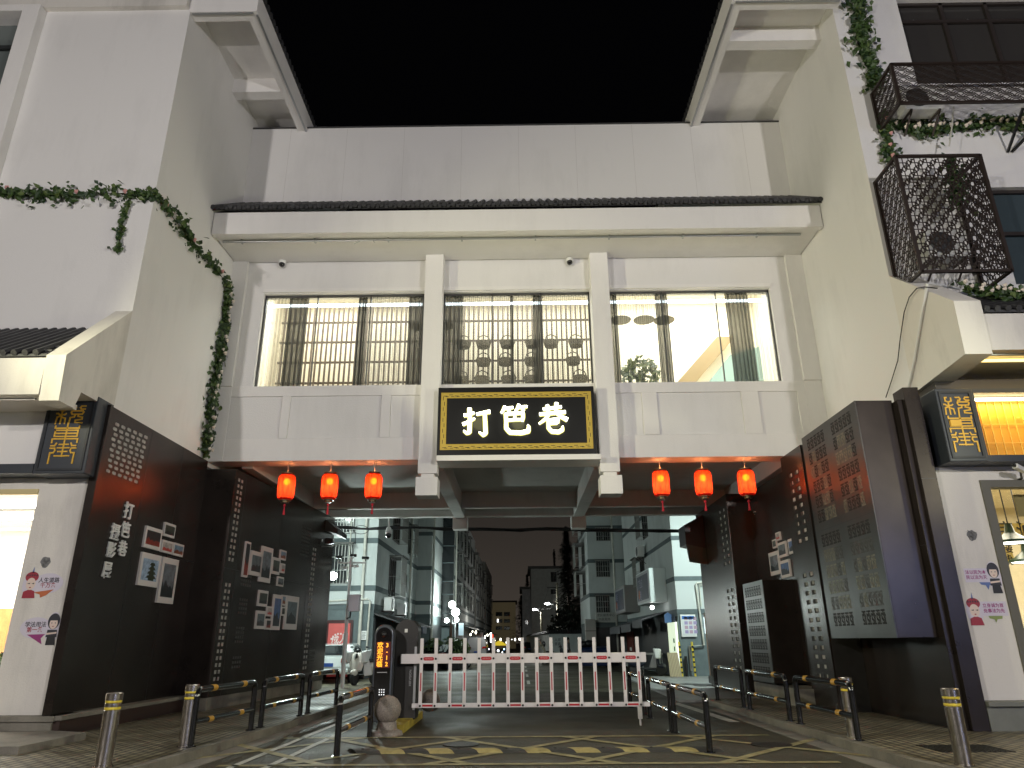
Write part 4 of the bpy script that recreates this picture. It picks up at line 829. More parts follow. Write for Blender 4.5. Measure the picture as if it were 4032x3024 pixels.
def fret_waves(m, f, W_, H_, r):
    f.box(m, 0, W_, 0, .045, -.01, .01); f.box(m, 0, W_, H_-.045, H_, -.01, .01); f.box(m, 0, .045, .045, H_-.045, -.01, .01); f.box(m, W_-.045, W_, .045, H_-.045, -.01, .01)
    j = 0; y = -r*.3
    while y < H_:
        x = (r if j % 2 else 0)
        while x < W_+r:
            for k in (1, .7, .4):
                pts = [(x+r*k*cos(a), y+r*.62*k*sin(a)) for a in [pi*(.12+.76*q/8) for q in range(9)]]
                pts = [(a, b) for a, b in pts if .01 < a < W_-.01 and .01 < b < H_-.01]
                if len(pts) > 1: f.line(m, pts, .018, -.006, .006)
            x += 2*r
        y += r*.52; j += 1
def cage(lb, x0, x1, z0, z1, yf, yb, fn, args, wall=.05):
    t = thing('air_conditioner_cage', lb, 'cage', (x0, yb, z0))
    m = MB(); fn(m, Fr((x0, yf, z0), (1, 0, 0)), x1-x0, z1-z0, *args); m.build('front_panel', CAGEM, t)
    m = MB(); fn(m, Fr((x0, yb, z0), (0, -1, 0)), yb-yf, z1-z0, *args); m.build('side_panel', CAGEM, t)
    m = MB(); fn(m, Fr((x1, yf, z0), (0, 1, 0)), yb-yf, z1-z0, *args); m.build('side_panel', CAGEM, t)
    m = MB()
    for x in (x0, x1):
        for y in (yf, yb-.03): m.box(x-.035, x+.035, y-.03, y+.03, z0-.02, z1+.02)
        m.box(x-.03, x+.03, yf, yb, z0-.02, z0+.04); m.box(x-.03, x+.03, yf, yb, z1-.04, z1+.02)
    m.box(x0, x1, yf-.03, yf+.03, z1-.03, z1+.03); m.box(x0, x1, yf-.03, yf+.03, z0-.03, z0+.03)
    m.build('frame', CAGEM, t); return t
def aircon(x, y, z, lb, w_=.9, h=.65, grp=None, face=(0, -1)):
    t = thing('air_conditioner', lb, 'air conditioner', (x, y, z), grp)
    if face[0] == 0:
        m = MB(); m.box(x-w_/2, x+w_/2, y-.18, y+.18, z, z+h); m.build('case', WPLAS, t, bevel=.02); c = Vector((x-w_*.14, y-.18, z+h/2)); ax = (0, -1, 0)
    else:
        m = MB(); m.box(x-.18, x+.18, y-w_/2, y+w_/2, z, z+h); m.build('case', WPLAS, t, bevel=.02); c = Vector((x+.18*face[0], y-w_*.14, z+h/2)); ax = (face[0], 0, 0)
    m = MB(); m.lathe([(.25, .0), (.26, .012), (.24, .02), (.02, .016)], c, 24, ax); m.build('fan_grille', mat('dark_grille', (.05, .05, .05), .5), t, True)
    m = MB()
    for q in (-1, 1):
        if face[0] == 0: m.bar((x+q*w_*.36, y-.2, z-.03), (x+q*w_*.36, y+.3, z-.03), .04); m.bar((x+q*w_*.36, y-.18, z-.05), (x+q*w_*.36, y+.28, z-.4), .03)
        else: m.bar((x+.2*face[0], y+q*w_*.36, z-.03), (x-.3*face[0], y+q*w_*.36, z-.03), .04); m.bar((x+.18*face[0], y+q*w_*.36, z-.05), (x-.28*face[0], y+q*w_*.36, z-.4), .03)
    m.build('bracket', mat('rusty_bracket', (.06, .045, .04), .7), t); return t
cage('brown fretwork cage of key pattern around the lower air conditioner', 8.24, 10.06, 8.60, 11.42, 12.9, 13.86, fret_keys, (.27, .17))
aircon(9.2, 13.5, 9.2, 'air conditioner inside the key pattern cage')
cage('brown wave pattern cage around the upper air conditioner', 8.62, 13.5, 12.85, 13.95, 12.9, 13.86, fret_waves, (.20,))
aircon(9.45, 13.5, 13.05, 'air conditioner inside the wave pattern cage')
t = thing('wall_bracket', 'empty angle brackets under the wave pattern cage', 'bracket', (11.6, 13.6, 12.3)); 
for pa, pb in (((11.4, 13.0, 12.75), (11.5, 13.88, 12.25)), ((12.1, 13.0, 12.75), (11.6, 13.88, 12.25))): MB().bar(pa, pb, .05).build('bracket', BLACK, t)
tag(MB().tube([onY(3755, 420, 13.5), onY(3748, 500, 13.4), onY(3738, 575, 13.4)], .016, 6).build('drain_hose', PIPE, None, True), 'short pale drain hose hanging below the wave pattern cage', 'hose')

# ------------------------------------------------------------ garlands of artificial ivy
FLW = mat('white_rose', (.75, .66, .58), .7); FLP = mat('pink_rose', (.62, .32, .30), .7)
def garland(lb, pts, nrm, r, n, ls=.13, fl=0, flm=None, stem=True):
    t = thing('ivy_garland', lb, 'garland', pts[0]); pts = [Vector(p) for p in pts]; m = MB()
    nr = Vector(nrm).normalized(); L = [(b-a).length for a, b in zip(pts, pts[1:])]; tot = sum(L)
    def at(s):
        s *= tot
        for a, b, l in zip(pts, pts[1:], L):
            if s <= l: return a+(b-a)*(s/l)
            s -= l
        return pts[-1]
    dens = [random.choice((.25, .5, 1, 1, 1)) for _ in range(40)]; wid = [random.choice((.45, .7, 1, 1.2, 1.9)) for _ in range(30)]
    k = 0
    while k < n:
        s = random.random()
        if random.random() > dens[int(s*39.9)]: continue
        k += 1; p = at(s); rr = r*wid[int(s*29.9)]; o = Vector((random.gauss(0, rr*.5), random.gauss(0, rr*.5), random.gauss(-rr*.15, rr*.55)))
        o = o-nr*o.dot(nr)+nr*random.uniform(.01, r*.8)
        m.mi = random.choice((0, 0, 1, 1, 1, 2)); leaf(m, p+o, ls*random.uniform(.55, 1.25), nr)
    m.mi = 0; m.build('leaves', LEAF, t)
    if stem: MB().tube([p+nr*.02 for p in pts], .010, 5).build('stem', mat('green_stem', (.03, .035, .012), .7), t, True)
    if fl:
        for i in range(fl):
            m = MB()
            p = at((i+random.uniform(.2, .8))/fl)+nr*(r*.8+.02)+Vector((random.gauss(0, .05), 0, random.gauss(0, .05)))-nr*0
            m.ball(p, .042, 8, (1, .8, .8)); 
            for q in range(4): m.ball(p+Vector((.02*cos(q*1.6), .02*sin(q*1.6), .025*cos(q*2.5))), .028, 6)
            m.build('rose', flm or FLW, t, True)
YG, XG = 13.50, -8.12
garland('long ivy garland crossing the left front wall and bending down the side wall', [onY(u, v, YG) for u, v in ((-40, 752), (0, 757), (100, 770), (210, 765), (330, 770), (450, 762), (540, 768), (604, 765))]+[onX(u, v, XG) for u, v in ((612, 767), (660, 830), (720, 910), (790, 1000), (850, 1060), (893, 1120))], (.5, -.7, 0), .13, 760, .15, 6, FLP)
garland('white rose garland hanging down the inner edge of the left side wall', [onX(u, v, XG) for u, v in ((893, 1120), (889, 1200), (884, 1270), (868, 1350), (856, 1420), (842, 1500), (830, 1560), (820, 1640), (812, 1720), (800, 1800))], (1, -.3, 0), .16, 980, .16, 24, FLW)
garland('short ivy strand hanging alone on the left front wall', [onY(u, v, YG) for u, v in ((515, 772), (505, 810), (490, 850), (480, 900), (470, 960), (466, 992))], (0, -1, 0), .07, 120, .13)
garland('dense ivy garland hanging down the right front wall to the wave pattern cage', [onY(u, v, 13.87) for u, v in ((3372, -20), (3376, 60), (3382, 120), (3396, 190), (3412, 230), (3435, 290), (3445, 345))], (0, -1, 0), .2, 760, .17)
garland('ivy with pink roses between the two cages on the right', [onY(u, v, 13.87) for u, v in ((3480, 460), (3484, 520), (3492, 580), (3500, 640))], (0, -1, 0), .16, 260, .15, 5, FLP)
garland('white flowered garland running level under the wave pattern cage', [onY(u, v, 13.87) for u, v in ((3510, 490), (3600, 512), (3700, 508), (3800, 500), (3900, 480), (3980, 488), (4060, 500))], (0, -1, 0), .15, 900, .15, 26)
garland('flowered garland on the canopy tiles under the key pattern cage', [onY(u, v, 13.0) for u, v in ((3790, 1142), (3850, 1155), (3920, 1165), (3980, 1160), (4060, 1170))], (0, -.8, .5), .14, 520, .15, 14)
garland('dark ivy strand hung inside the key pattern cage', [onY(u, v, 13.3) for u, v in ((3735, 640), (3745, 700), (3755, 760), (3760, 800))], (0, -1, 0), .2, 260, .16)
tag(MB().tube([onY(u, v, 13.9) for u, v in ((3368, -20), (3372, 120), (3388, 215), (3420, 270))], .03, 8).build('drain_pipe', BLACK, None, True), 'black pipe mostly hidden by ivy on the right front wall', 'pipe')

# ------------------------------------------------------------ bollards
def bollard():
    t = thing('bollard', 'x', 'bollard', (0, 0, 0), 'stainless steel bollards')
    MB().lathe([(.115, 0), (.115, .012), (.10, .014), (.10, .66), (.095, .665), (.095, .70), (.10, .705), (.10, .745), (.094, .75), (.094, .775), (.104, .78), (.104, .865), (.09, .875), (.02, .878)], (0, 0, 0), 40).build('post', STEEL, t, True)
    for z in (.668, .752): MB().lathe([(.097, 0), (.099, .004), (.099, .026), (.097, .03)], (0, 0, z), 40).build('reflective_band', YREF, t, True)
    return t
b0 = bollard()
for i, (x, y, lb) in enumerate(((-5.38, 10.18, 'steel bollard nearest the viewer on the left pavement'), (-5.13, 11.98, 'steel bollard touching the end of the left railing'), (5.45, 9.88, 'steel bollard nearest the viewer on the right pavement'), (5.36, 12.75, 'steel bollard behind the end of the right railing'))):
    o = b0 if i == 0 else copy_tree(b0); o.location = (x, y, .12); o['label'] = lb; o.rotation_euler.z = i

# ------------------------------------------------------------ black and yellow guard rails
RAILM = mat('gloss_black_paint', (.006, .006, .007), .16, coat=.6); BAND = mat('orange_yellow_band', (.50, .27, .03), .35, var=.25, vscale=15)
def railing(x0, y0, x1, y1, z, lb, bands=True):
    t = thing('guard_rail', lb, 'railing', ((x0+x1)/2, (y0+y1)/2, z), 'black and yellow guard rails')
    a, b = Vector((x0, y0, z)), Vector((x1, y1, z)); d = (b-a); L = d.length; d.normalize(); h = .80; r = .048; Z = Vector((0, 0, 1))
    for p in (a, b):
        m = MB(); m.tube([p, p+Z*(h-.1)], r, 14); m.lathe([(.085, 0), (.085, .012), (.05, .014)], p, 16); m.build('post', RAILM, t, True)
    P = [a+Z*(h-.1)]+[a+Z*(h-.1+.1*sin(q*pi/8))+d*(.1-.1*cos(q*pi/8)) for q in range(1, 5)]
    Q = [b+Z*(h-.1)]+[b+Z*(h-.1+.1*sin(q*pi/8))-d*(.1-.1*cos(q*pi/8)) for q in range(1, 5)]
    MB().tube(P+Q[::-1], r, 14).build('top_rail', RAILM, t, True)
    MB().tube([a+Z*.34, b+Z*.34], r*.9, 14).build('lower_rail', RAILM, t, True)
    if bands:
        for zz, rr in ((h, r), (.34, r*.9)):
            m = MB()
            for q in (.24, .76): c = a+d*L*q+Z*zz; m.tube([c-d*.075, c+d*.075], rr+.0025, 14)
            m.build('band', BAND, t, True)
for r in ((-5.03, 11.95, -4.87, 14.05, .12, 'guard rail on the left pavement, nearest, beside a bollard'), (-4.84, 14.48, -4.74, 16.65, .12, 'middle guard rail of the three on the left pavement'), (-4.73, 17.2, -4.65, 19.4, .12, 'farthest guard rail on the left pavement, by the wall end'),
          (-2.76, 11.8, -2.72, 14.05, 0, 'guard rail standing in the road in front of the stone ball'),
          (5.19, 12.2, 5.14, 14.47, .12, 'guard rail on the right pavement, nearest, in front of a bollard'), (5.14, 15.0, 5.10, 17.4, .12, 'middle guard rail of the three on the right pavement'), (5.10, 17.85, 5.07, 20.05, .12, 'farthest guard rail on the right pavement'),
          (2.83, 11.95, 2.80, 14.35, 0, 'guard rail in the road on the right, nearest the viewer'), (2.79, 14.6, 2.78, 16.9, 0, 'guard rail in the road right beside the barrier end'), (2.79, 17.65, 2.76, 19.6, 0, 'guard rail in the road behind the barrier end')): railing(*r)

# ------------------------------------------------------------ boom barrier
BW = mat('white_barrier_paint', (.70, .66, .66), .4, var=.06, vscale=4); RREF = mat('red_reflector', (.42, .012, .025), .35, emit=(.4, .01, .02), estr=.05)
BG = thing('barrier_gate', 'white barrier gate with picket skirt and red reflectors closed across the lane', 'barrier', (0, 15.6, 0))
BY = 15.6
m = MB(); m.box(-2.46, 2.56, BY-.045, BY+.045, 1.17, 1.36); m.build('beam', BW, BG, bevel=.012)
m = MB(); m.box(-2.2, 2.58, BY-.03, BY+.03, .345, .43); m.build('lower_beam', BW, BG, bevel=.008)
n = 16; px = [-2.00+i*(4.38/13.0)*.9345*1.0 for i in range(0)]
px = [-2.03+i*.2947 for i in range(16)]
m2 = MB()
for i, x in enumerate(px):
    o = MB().box(x-.035, x+.035, BY-.062, BY-.046, .35, 1.66).build('picket', BW, BG, bevel=.004); MB().box(x-.011, x+.011, BY-.065, BY-.062, .66, 1.0).build('reflector', RREF, o)
    for z in (1.265, .385): m2.lathe([(.022, 0), (.022, .008), (.015, .012)], (x, BY-.063, z), 10, (0, -1, 0))
    if i % 2 == 0 and i < 15:
        c = x+.147; MB().box(c-.105, c+.105, BY-.033, BY-.03, .37, .405).build('reflector', RREF, BG); m = MB(); m3 = MB()
        f = Fr((c, BY-.045, 1.265), (1, 0, 0)); k = [(-.115+.03*0, 0)]; pts = []
        for q in range(9): a = -pi/2+pi*q/8; pts.append((.075+.033*cos(a), .033*sin(a)))
        for q in range(9): a = pi/2+pi*q/8; pts.append((-.075+.033*cos(a), .033*sin(a)))
        f.poly(m, pts, 0, .004); f.text(m3, 'HIKVISION', 0, 0, .038, .002, .004, sx=.85); o = m.build('reflector', RREF, BG); m3.build('maker_lettering', mat('pale_pink_letter', (.7, .4, .4), .5), o)
m2.build('bolts', BLACK, BG)
m = MB(); m.box(2.33, 2.41, BY-.04, BY+.04, .12, .345); m.tube([(2.37, BY, .0), (2.37, BY, .13)], .02, 8); m.build('support_leg', BW, BG)
CB = thing('barrier_cabinet', 'tall dark barrier motor cabinet behind the display post', 'cabinet', (-2.3, 16.0, 0))
m = MB(); m.box(-2.62, -2.14, 15.72, 16.2, .12, 1.8); m.build('case', mat('charcoal_case', (.028, .026, .025), .4), CB, bevel=.03)
m = MB(); m.lathe([(.01, .02), (.24, .02), (.24, -.46), (.01, -.46)], (-2.38, 15.73, 1.8), 28, (0, -1, 0)); m.build('rounded_head', MATS['charcoal_case'], CB, True)
MB().box(-2.2, -2.15, 15.70, 15.72, .3, 1.5).build('grey_strip', ALUM, CB); MB().box(-2.42, -2.36, 15.69, 15.707, 1.78, 1.85).build('indicator', WPLAS, CB)
f = Fr((-2.1, 15.86, .95), (0, 0, 1), (-1, 0, 0)); f = Fr((-2.27, 15.715, .9), (0, 0, 1), (-1, 0, 0)); m = MB(); f.text(m, 'HIKVISION', 0, 0, .065, .004, 0); m.build('maker_lettering', ALUM, CB)
MB().box(-2.66, -2.19, 14.54, 17.3, .0, .15).build('kerb_island', mat('yellow_kerb_paint', (.42, .32, .04), .6, var=.5, vscale=4), None, label='yellow painted raised kerb under the display post and barrier cabinet', cat='kerb')
DP = thing('display_post', 'rounded grey post with red LED display and keypad beside the barrier', 'display', (-2.78, 15.3, .12))
f = Fr((-2.76, 15.2, .12), (1, 0, 0)); w_ = .19; pts = [(-w_, 0), (w_, 0)]+[(w_*cos(pi*i/16), 1.62+w_*sin(pi*i/16)) for i in range(17)]
m = MB(); f.poly(m, pts, -.28, 0); m.build('case', mat('grey_blue_case', (.085, .095, .11), .3, .3), DP, bevel=.02)
pts = [(w_*.82*cos(a), .45-w_*.4+.0+w_*.82*sin(a)+.02) for a in [pi+pi*i/12 for i in range(13)]]+[(w_*.82*cos(pi*i/16), 1.60+w_*.82*sin(pi*i/16)) for i in range(17)]
m = MB(); f.poly(m, pts, 0, .006); m.build('front_glass', mat('black_gloss_front', (.008, .008, .009), .08, coat=1), DP)
m = MB(); f.box(m, -.145, .145, .99, 1.48, .006, .009); m.build('led_panel', emis('dark_red_led', (.35, .004, .003), .16), DP)
m = MB()
for i, ch in enumerate('欢迎光临'): f.text(m, ch, -.062, 1.41-i*.118, .12, .003, .009, bold=.0025)
for i, ch in enumerate('3-12'): f.text(m, ch, .078, 1.41-i*.118, .11, .003, .009, bold=.0025)
m.build('led_text', emis('amber_led', (1, .38, .02), 2.2), DP)
m = MB()
for i in range(3):
    for j in range(3): m.lathe([(.012, 0), (.012, .004), (.006, .006)], f.p(-.035+i*.045, .50+j*.045, .006), 10, (0, -1, 0))
m.build('keypad', emis('keypad_white', (1, 1, 1), 1.2), DP)
m = MB(); f.box(m, -.10, .10, .90, .915, .006, .014); m.build('card_slot', ALUM, DP); m = MB(); m.ball(f.p(0, 1.62, .01), .06, 14); m.build('camera_dome', BLACK, DP, True)
lamp('led_glow', 'POINT', f.p(0, 1.25, .15), 1.2, (1, .08, .03), .1, parent=DP)
GRAN = mat('speckled_granite', (.26, .22, .19), .55, bump=.15, bscale=60, var=.5, vscale=45)
ST = thing('stone_ball', 'pale granite ball on a square footing at the end of the yellow kerb', 'stone ball', (-2.47, 14.3, 0))
MB().ball((-2.47, 14.35, .42), .25, 32).build('ball', GRAN, ST, True)
m = MB(); m.lathe([(.30, 0), (.28, .06), (.19, .10), (.17, .22)], (-2.47, 14.35, 0), 24); m.build('footing', GRAN, ST, True)
tag(MB().ball((-2.08, 17.6, .34), .24, 24).build('stone_ball', GRAN, None, True), 'reddish stone ball glimpsed behind the barrier cabinet and pickets', 'stone ball')
SH = thing('speed_bump', 'low rubber speed bump with slanted yellow and black blocks across the lane', 'speed bump', (0, 12.15, 0))
prof = [(11.98, .0), (12.05, .035), (12.12, .045), (12.22, .045), (12.29, .035), (12.36, .0)]
RUB = mat('black_rubber', (.03, .029, .026), .7, bump=.4, bscale=60, var=.3, vscale=8); RUBY = mat('yellow_rubber', (.36, .29, .10), .6, bump=.3, bscale=50, var=.4, vscale=6)
mb, my = MB(), MB(); x = -2.6; k = 0
while x < 2.6:
    w_ = .37; m = my if k % 2 else mb
    def pt(xx, y, z): return (xx-.12*(y-12.15)/.2, y, z+.003)
    for (y1, z1), (y2, z2) in zip(prof, prof[1:]): m.quad(pt(x, y1, z1), pt(x+w_, y1, z1), pt(x+w_, y2, z2), pt(x, y2, z2))
    if k in (0, 13): m.quad(*[pt(x if k == 0 else x+w_, y, z) for y, z in prof])
    if k % 2 == 0:
        for q in (.12, .26): my_ = mb; 
    x += w_; k += 1
mb.build('black_block', RUB, SH); my.build('yellow_block', RUBY, SH)
m = MB()
for i in range(7): m.lathe([(.025, 0), (.025, .006), (.01, .008)], (-2.45+i*.74, 12.17, .048), 10)
m.build('bolts', MATS['cast_iron'], SH)

# ------------------------------------------------------------ cameras and wires on the gatehouse
def dome_cam(x, z, lb):
    t = thing('dome_camera', lb, 'camera', (x, 17.95, z))
    m = MB(); m.lathe([(.02, 0), (.10, 0), (.11, -.06), (.09, -.10)], (x, 17.95, z+.12), 20); m.box(x-.05, x+.05, 17.93, 18.05, z+.05, z+.15); m.build('bracket', WPLAS, t, True)
    MB().ball((x, 17.93, z), .085, 18).build('dome', mat('black_dome', (.01, .01, .012), .08, coat=1), t, True)
p = onY(1111, 1042, 17.95); dome_cam(p.x, p.z, 'black dome camera under the eave above the left window')
p = onY(2243, 1034, 17.95); dome_cam(p.x, p.z, 'small dome camera under the eave above the middle window')
p = onY(1530, 2095, 26.7)
PZ = thing('hanging_camera', 'white and black camera hanging on a stem from the rear beam', 'camera', p)
MB().tube([(p.x, p.y, 5.93), (p.x, p.y, p.z)], .035, 10).build('stem', WPLAS, PZ, True); MB().lathe([(.04, .2), (.09, .14), (.125, .02), (.125, -.05)], (p.x, p.y, p.z), 20).build('housing', WPLAS, PZ, True)
MB().ball((p.x, p.y, p.z-.12), .11, 18).build('dome', MATS['black_dome'], PZ, True)
def bullet(u, v, y, d, lb):
    c = onY(u, v, y); t = thing('bullet_camera', lb, 'camera', c); d = Vector(d).normalized()
    MB().bar(c-d*.14, c+d*.16, .10, .09).build('body', WPLAS, t, bevel=.015); MB().lathe([(.035, 0), (.035, .02), (.02, .022)], c+d*.16, 14, d).build('lens', BLACK, t, True)
    MB().tube([c, c-d*.1+Vector((.05, .15, -.12)), c-d*.1+Vector((.05, .35, -.12))], .02, 6).build('bracket', BLACK, t, True)
bullet(2985, 2015, 21.6, (-.7, -.5, -.3), 'white bullet camera high on the reddish box front of the right passage wall'); bullet(4015, 1845, 13.1, (-.9, -.5, .25), 'white bullet camera under the amber lit panel')
# thick bundle of cables across the lane
CBL = thing('cable_bundle', 'thick sagging bundle of black cables strung across behind the gatehouse', 'cable', (0, 27.2, 5))
pl = [onY(u, v, 27.4) for u, v in ((1305, 2075), (1380, 2078), (1450, 2080), (1550, 2078), (1650, 2079), (1750, 2083), (1900, 2083), (2050, 2088), (2150, 2083), (2300, 2087), (2450, 2089), (2600, 2090), (2700, 2092), (2800, 2096))]
for k in range(5):
    m = MB(); m.tube([p+Vector((0, random.uniform(-.05, .05), random.uniform(-.05, .05))) for p in pl], .028, 7); m.build('cable', WIREM, CBL, True)
m = MB()
for c, r in ((onY(2765, 2098, 27.4), .2), (onY(2800, 2100, 27.4), .15), (onY(1420, 2085, 27.4), .22)): m.tube([c+Vector((r*cos(a)*1.3, .02*a, r*.7*sin(a))) for a in [2*pi*i/20 for i in range(21)]], .012, 6)
m.tube([onY(u, v, 27.4) for u, v in ((1320, 2110), (1350, 2100), (1380, 2082))], .014, 6); m.tube([onY(u, v, 27.4) for u, v in ((1398, 2080), (1400, 2130), (1390, 2190))], .012, 6)
m.build('loose_loops', WIREM, CBL, True)
# conduit and drooping wire on the right side wall
t = thing('drain_pipe', 'thin white pipe bent over the canopy end on the right side wall', 'pipe', (8.1, 13.4, 7.5))
MB().tube([onX(3575, 1535, 8.10), onX(3600, 1420, 8.10), onX(3640, 1180, 8.10), onX(3652, 1118, 8.10), onX(3660, 1115, 8.2), onY(3778, 1137, 13.6)], .028, 10).build('pipe', WPLAS, t, True)
t = MB(); t.tube([onX(u, v, 8.08) for u, v in ((3488, 1565), (3510, 1500), (3535, 1420), (3545, 1330), (3560, 1230), (3580, 1170), (3610, 1135), (3640, 1130), (3690, 1135))], .012, 6)
tag(t.build('drooping_wire', WIREM, None, True), 'thin black wire drooping down the right side wall', 'wire')

# ------------------------------------------------------------ speech bubble stickers on the pillars
SK = lambda n, c: mat(n, c, .5)
INK = SK('sticker_ink', (.03, .03, .04)); CRIM = SK('sticker_crimson', (.33, .03, .05)); STW = SK('sticker_white', (.62, .58, .66)); SKIN = SK('sticker_skin', (.72, .58, .50)); ORG = SK('sticker_orange', (.50, .14, .05)); PUR = SK('sticker_purple', (.30, .04, .18)); BLU = SK('sticker_blue', (.12, .18, .40)); GRN = SK('sticker_green', (.25, .32, .10))
def ell(cx, cy, a, b, n=28): return [(cx+a*cos(2*pi*i/n), cy+b*sin(2*pi*i/n)) for i in range(n)]
def sticker(u, v, y, sc, lines, cols, opera, tail, tailcol, rect, lb):
    c = onY(u, v, y); f = Fr(c, (1, 0, 0)); t = thing('speech_sticker', lb, 'sticker', c); s = sc
    def P(name, mt, pts, l): m = MB(); f.poly(m, [(a*s, b*s) for a, b in pts], .002+.001*l, .0026+.001*l); m.build(name, mt, t)
    fx = -.62 if opera else .62
    if rect: P('bubble', STW, [(-.85 if not opera else -.3, -.18), (.5 if not opera else 1.0, -.18), (.5 if not opera else 1.0, .5), (-.85 if not opera else -.3, .5)], 0)
    else: P('bubble', STW, ell(.25 if opera else -.25, .1, .78, .5), 0)
    P('tail', tailcol, tail, 1)
    if opera:
        P('halo', STW, ell(fx, .05, .42, .62), 0.5); P('headdress', CRIM, ell(fx, .42, .34, .26), 2); P('face', SKIN, ell(fx, .08, .24, .30), 3); P('robe', CRIM, [(fx-.32, -.62), (fx+.34, -.62), (fx+.26, -.28), (fx, -.18), (fx-.3, -.30)], 2); P('crest', BLU, [(fx-.05, .62), (fx+.05, .62), (fx+.02, .95)], 2)
        m = MB()
        for q in (-.11, .11): f.poly(m, [(a*s, b*s) for a, b in ((fx+q-.08, .10), (fx+q+.08, .13), (fx+q+.05, .06))], .006, .0068)
        for q in range(5): f.poly(m, [(a*s, b*s) for a, b in ell(fx-.24+q*.12, .5, .035, .05, 10)], .0055, .0062)
        m.build('features', INK, t); m = MB(); f.poly(m, [(a*s, b*s) for a, b in ell(fx, -.10, .05, .03, 12)], .006, .0068); m.build('lips', CRIM, t)
    else:
        P('halo', STW, ell(fx, .1, .36, .74), 0.5); P('hair', INK, ell(fx, .40, .30, .38), 2); P('face', SKIN, ell(fx, .30, .20, .27), 3); P('blouse', INK, [(fx-.28, -.35), (fx+.28, -.35), (fx+.24, .0), (fx-.24, .0)], 2); P('skirt', SK('sticker_black', (.02, .02, .022)), [(fx-.22, -.72), (fx+.26, -.72), (fx+.2, -.3), (fx-.2, -.3)], 2.5)
        P('fringe', INK, [(fx-.22, .44), (fx+.22, .44), (fx+.17, .60), (fx-.17, .60)], 4); P('arms', SKIN, [(fx-.26, -.24), (fx+.24, -.18), (fx+.24, -.10), (fx-.26, -.15)], 4)
        m = MB()
        for q in (-.09, .09): f.poly(m, [(a*s, b*s) for a, b in ell(fx+q, .32, .035, .02, 12)], .006, .0068)
        m.build('eyes', INK, t); m = MB(); f.poly(m, [(a*s, b*s) for a, b in ell(fx, .16, .05, .018, 12)], .006, .0068); m.build('lips', CRIM, t)
    for i, (tx, cl) in enumerate(zip(lines, cols)):
        m = MB(); f.text(m, tx, (.28 if opera else -.27)*s+(.06*s if rect and opera else 0), (.24-.25*i+(.06 if rect else 0))*s, (.27 if not rect else .21)*s, .001, .004, bold=.004*s); m.build('lettering', cl, t)
YS = 13.397
sticker(168, 2305, YS, .36, ('人生道路', '千万条'), (INK, CRIM), True, [(-.4, -.34), (.62, -.20), (.25, -.5), (0, -.6), (-.05, -.45)], ORG, False, 'left pillar sticker with an opera figure and round bubble')
sticker(158, 2480, YS, .36, ('学法用法', '第一条'), (INK, CRIM), False, [(-.62, -.22), (.3, -.2), (.12, -.4), (.22, -.68), (-.1, -.5)], PUR, False, 'left pillar sticker with a bob haired woman and round bubble')
sticker(3867, 2278, YS, .36, ('法以民为本', '民以法为天'), (PUR, PUR), False, [(-.2, -.18), (.5, -.18), (.45, -.3), (.3, -.32), (.2, -.55), (.1, -.32), (-.1, -.3)], BLU, True, 'right pillar sticker with a bob haired woman and square bubble')
sticker(3888, 2410, YS, .36, ('立身诚为首', '处事法为先'), (PUR, PUR), True, [(0, -.18), (.7, -.18), (.66, -.32), (.42, -.34), (.32, -.5), (.28, -.34), (.05, -.3)], GRN, True, 'right pillar sticker with an opera figure and square bubble')
for u, v, lb in ((180, 2213, 'broken plaster hole with wires left on the left pillar'), (3826, 2107, 'broken plaster hole left on the right pillar')):
    c = onY(u, v, 13.4); m = MB()
    pts = [(.07*(1+.5*random.random())*cos(a), .08*(1+.5*random.random())*sin(a)) for a in [2*pi*i/14 for i in range(14)]]
    Fr(c, (1, 0, 0)).poly(m, pts, 0, .012)
    for q in range(4): m.tube([c+Vector((random.uniform(-.05, .05), -.01, random.uniform(-.05, .05))), c+Vector((random.uniform(-.09, .09), -.05, random.uniform(-.1, .1)))], .006, 5)
    tag(m.build('broken_plaster', mat('grey_rubble', (.2, .2, .2), .9, var=.5, vscale=40)), lb, 'wall scar')

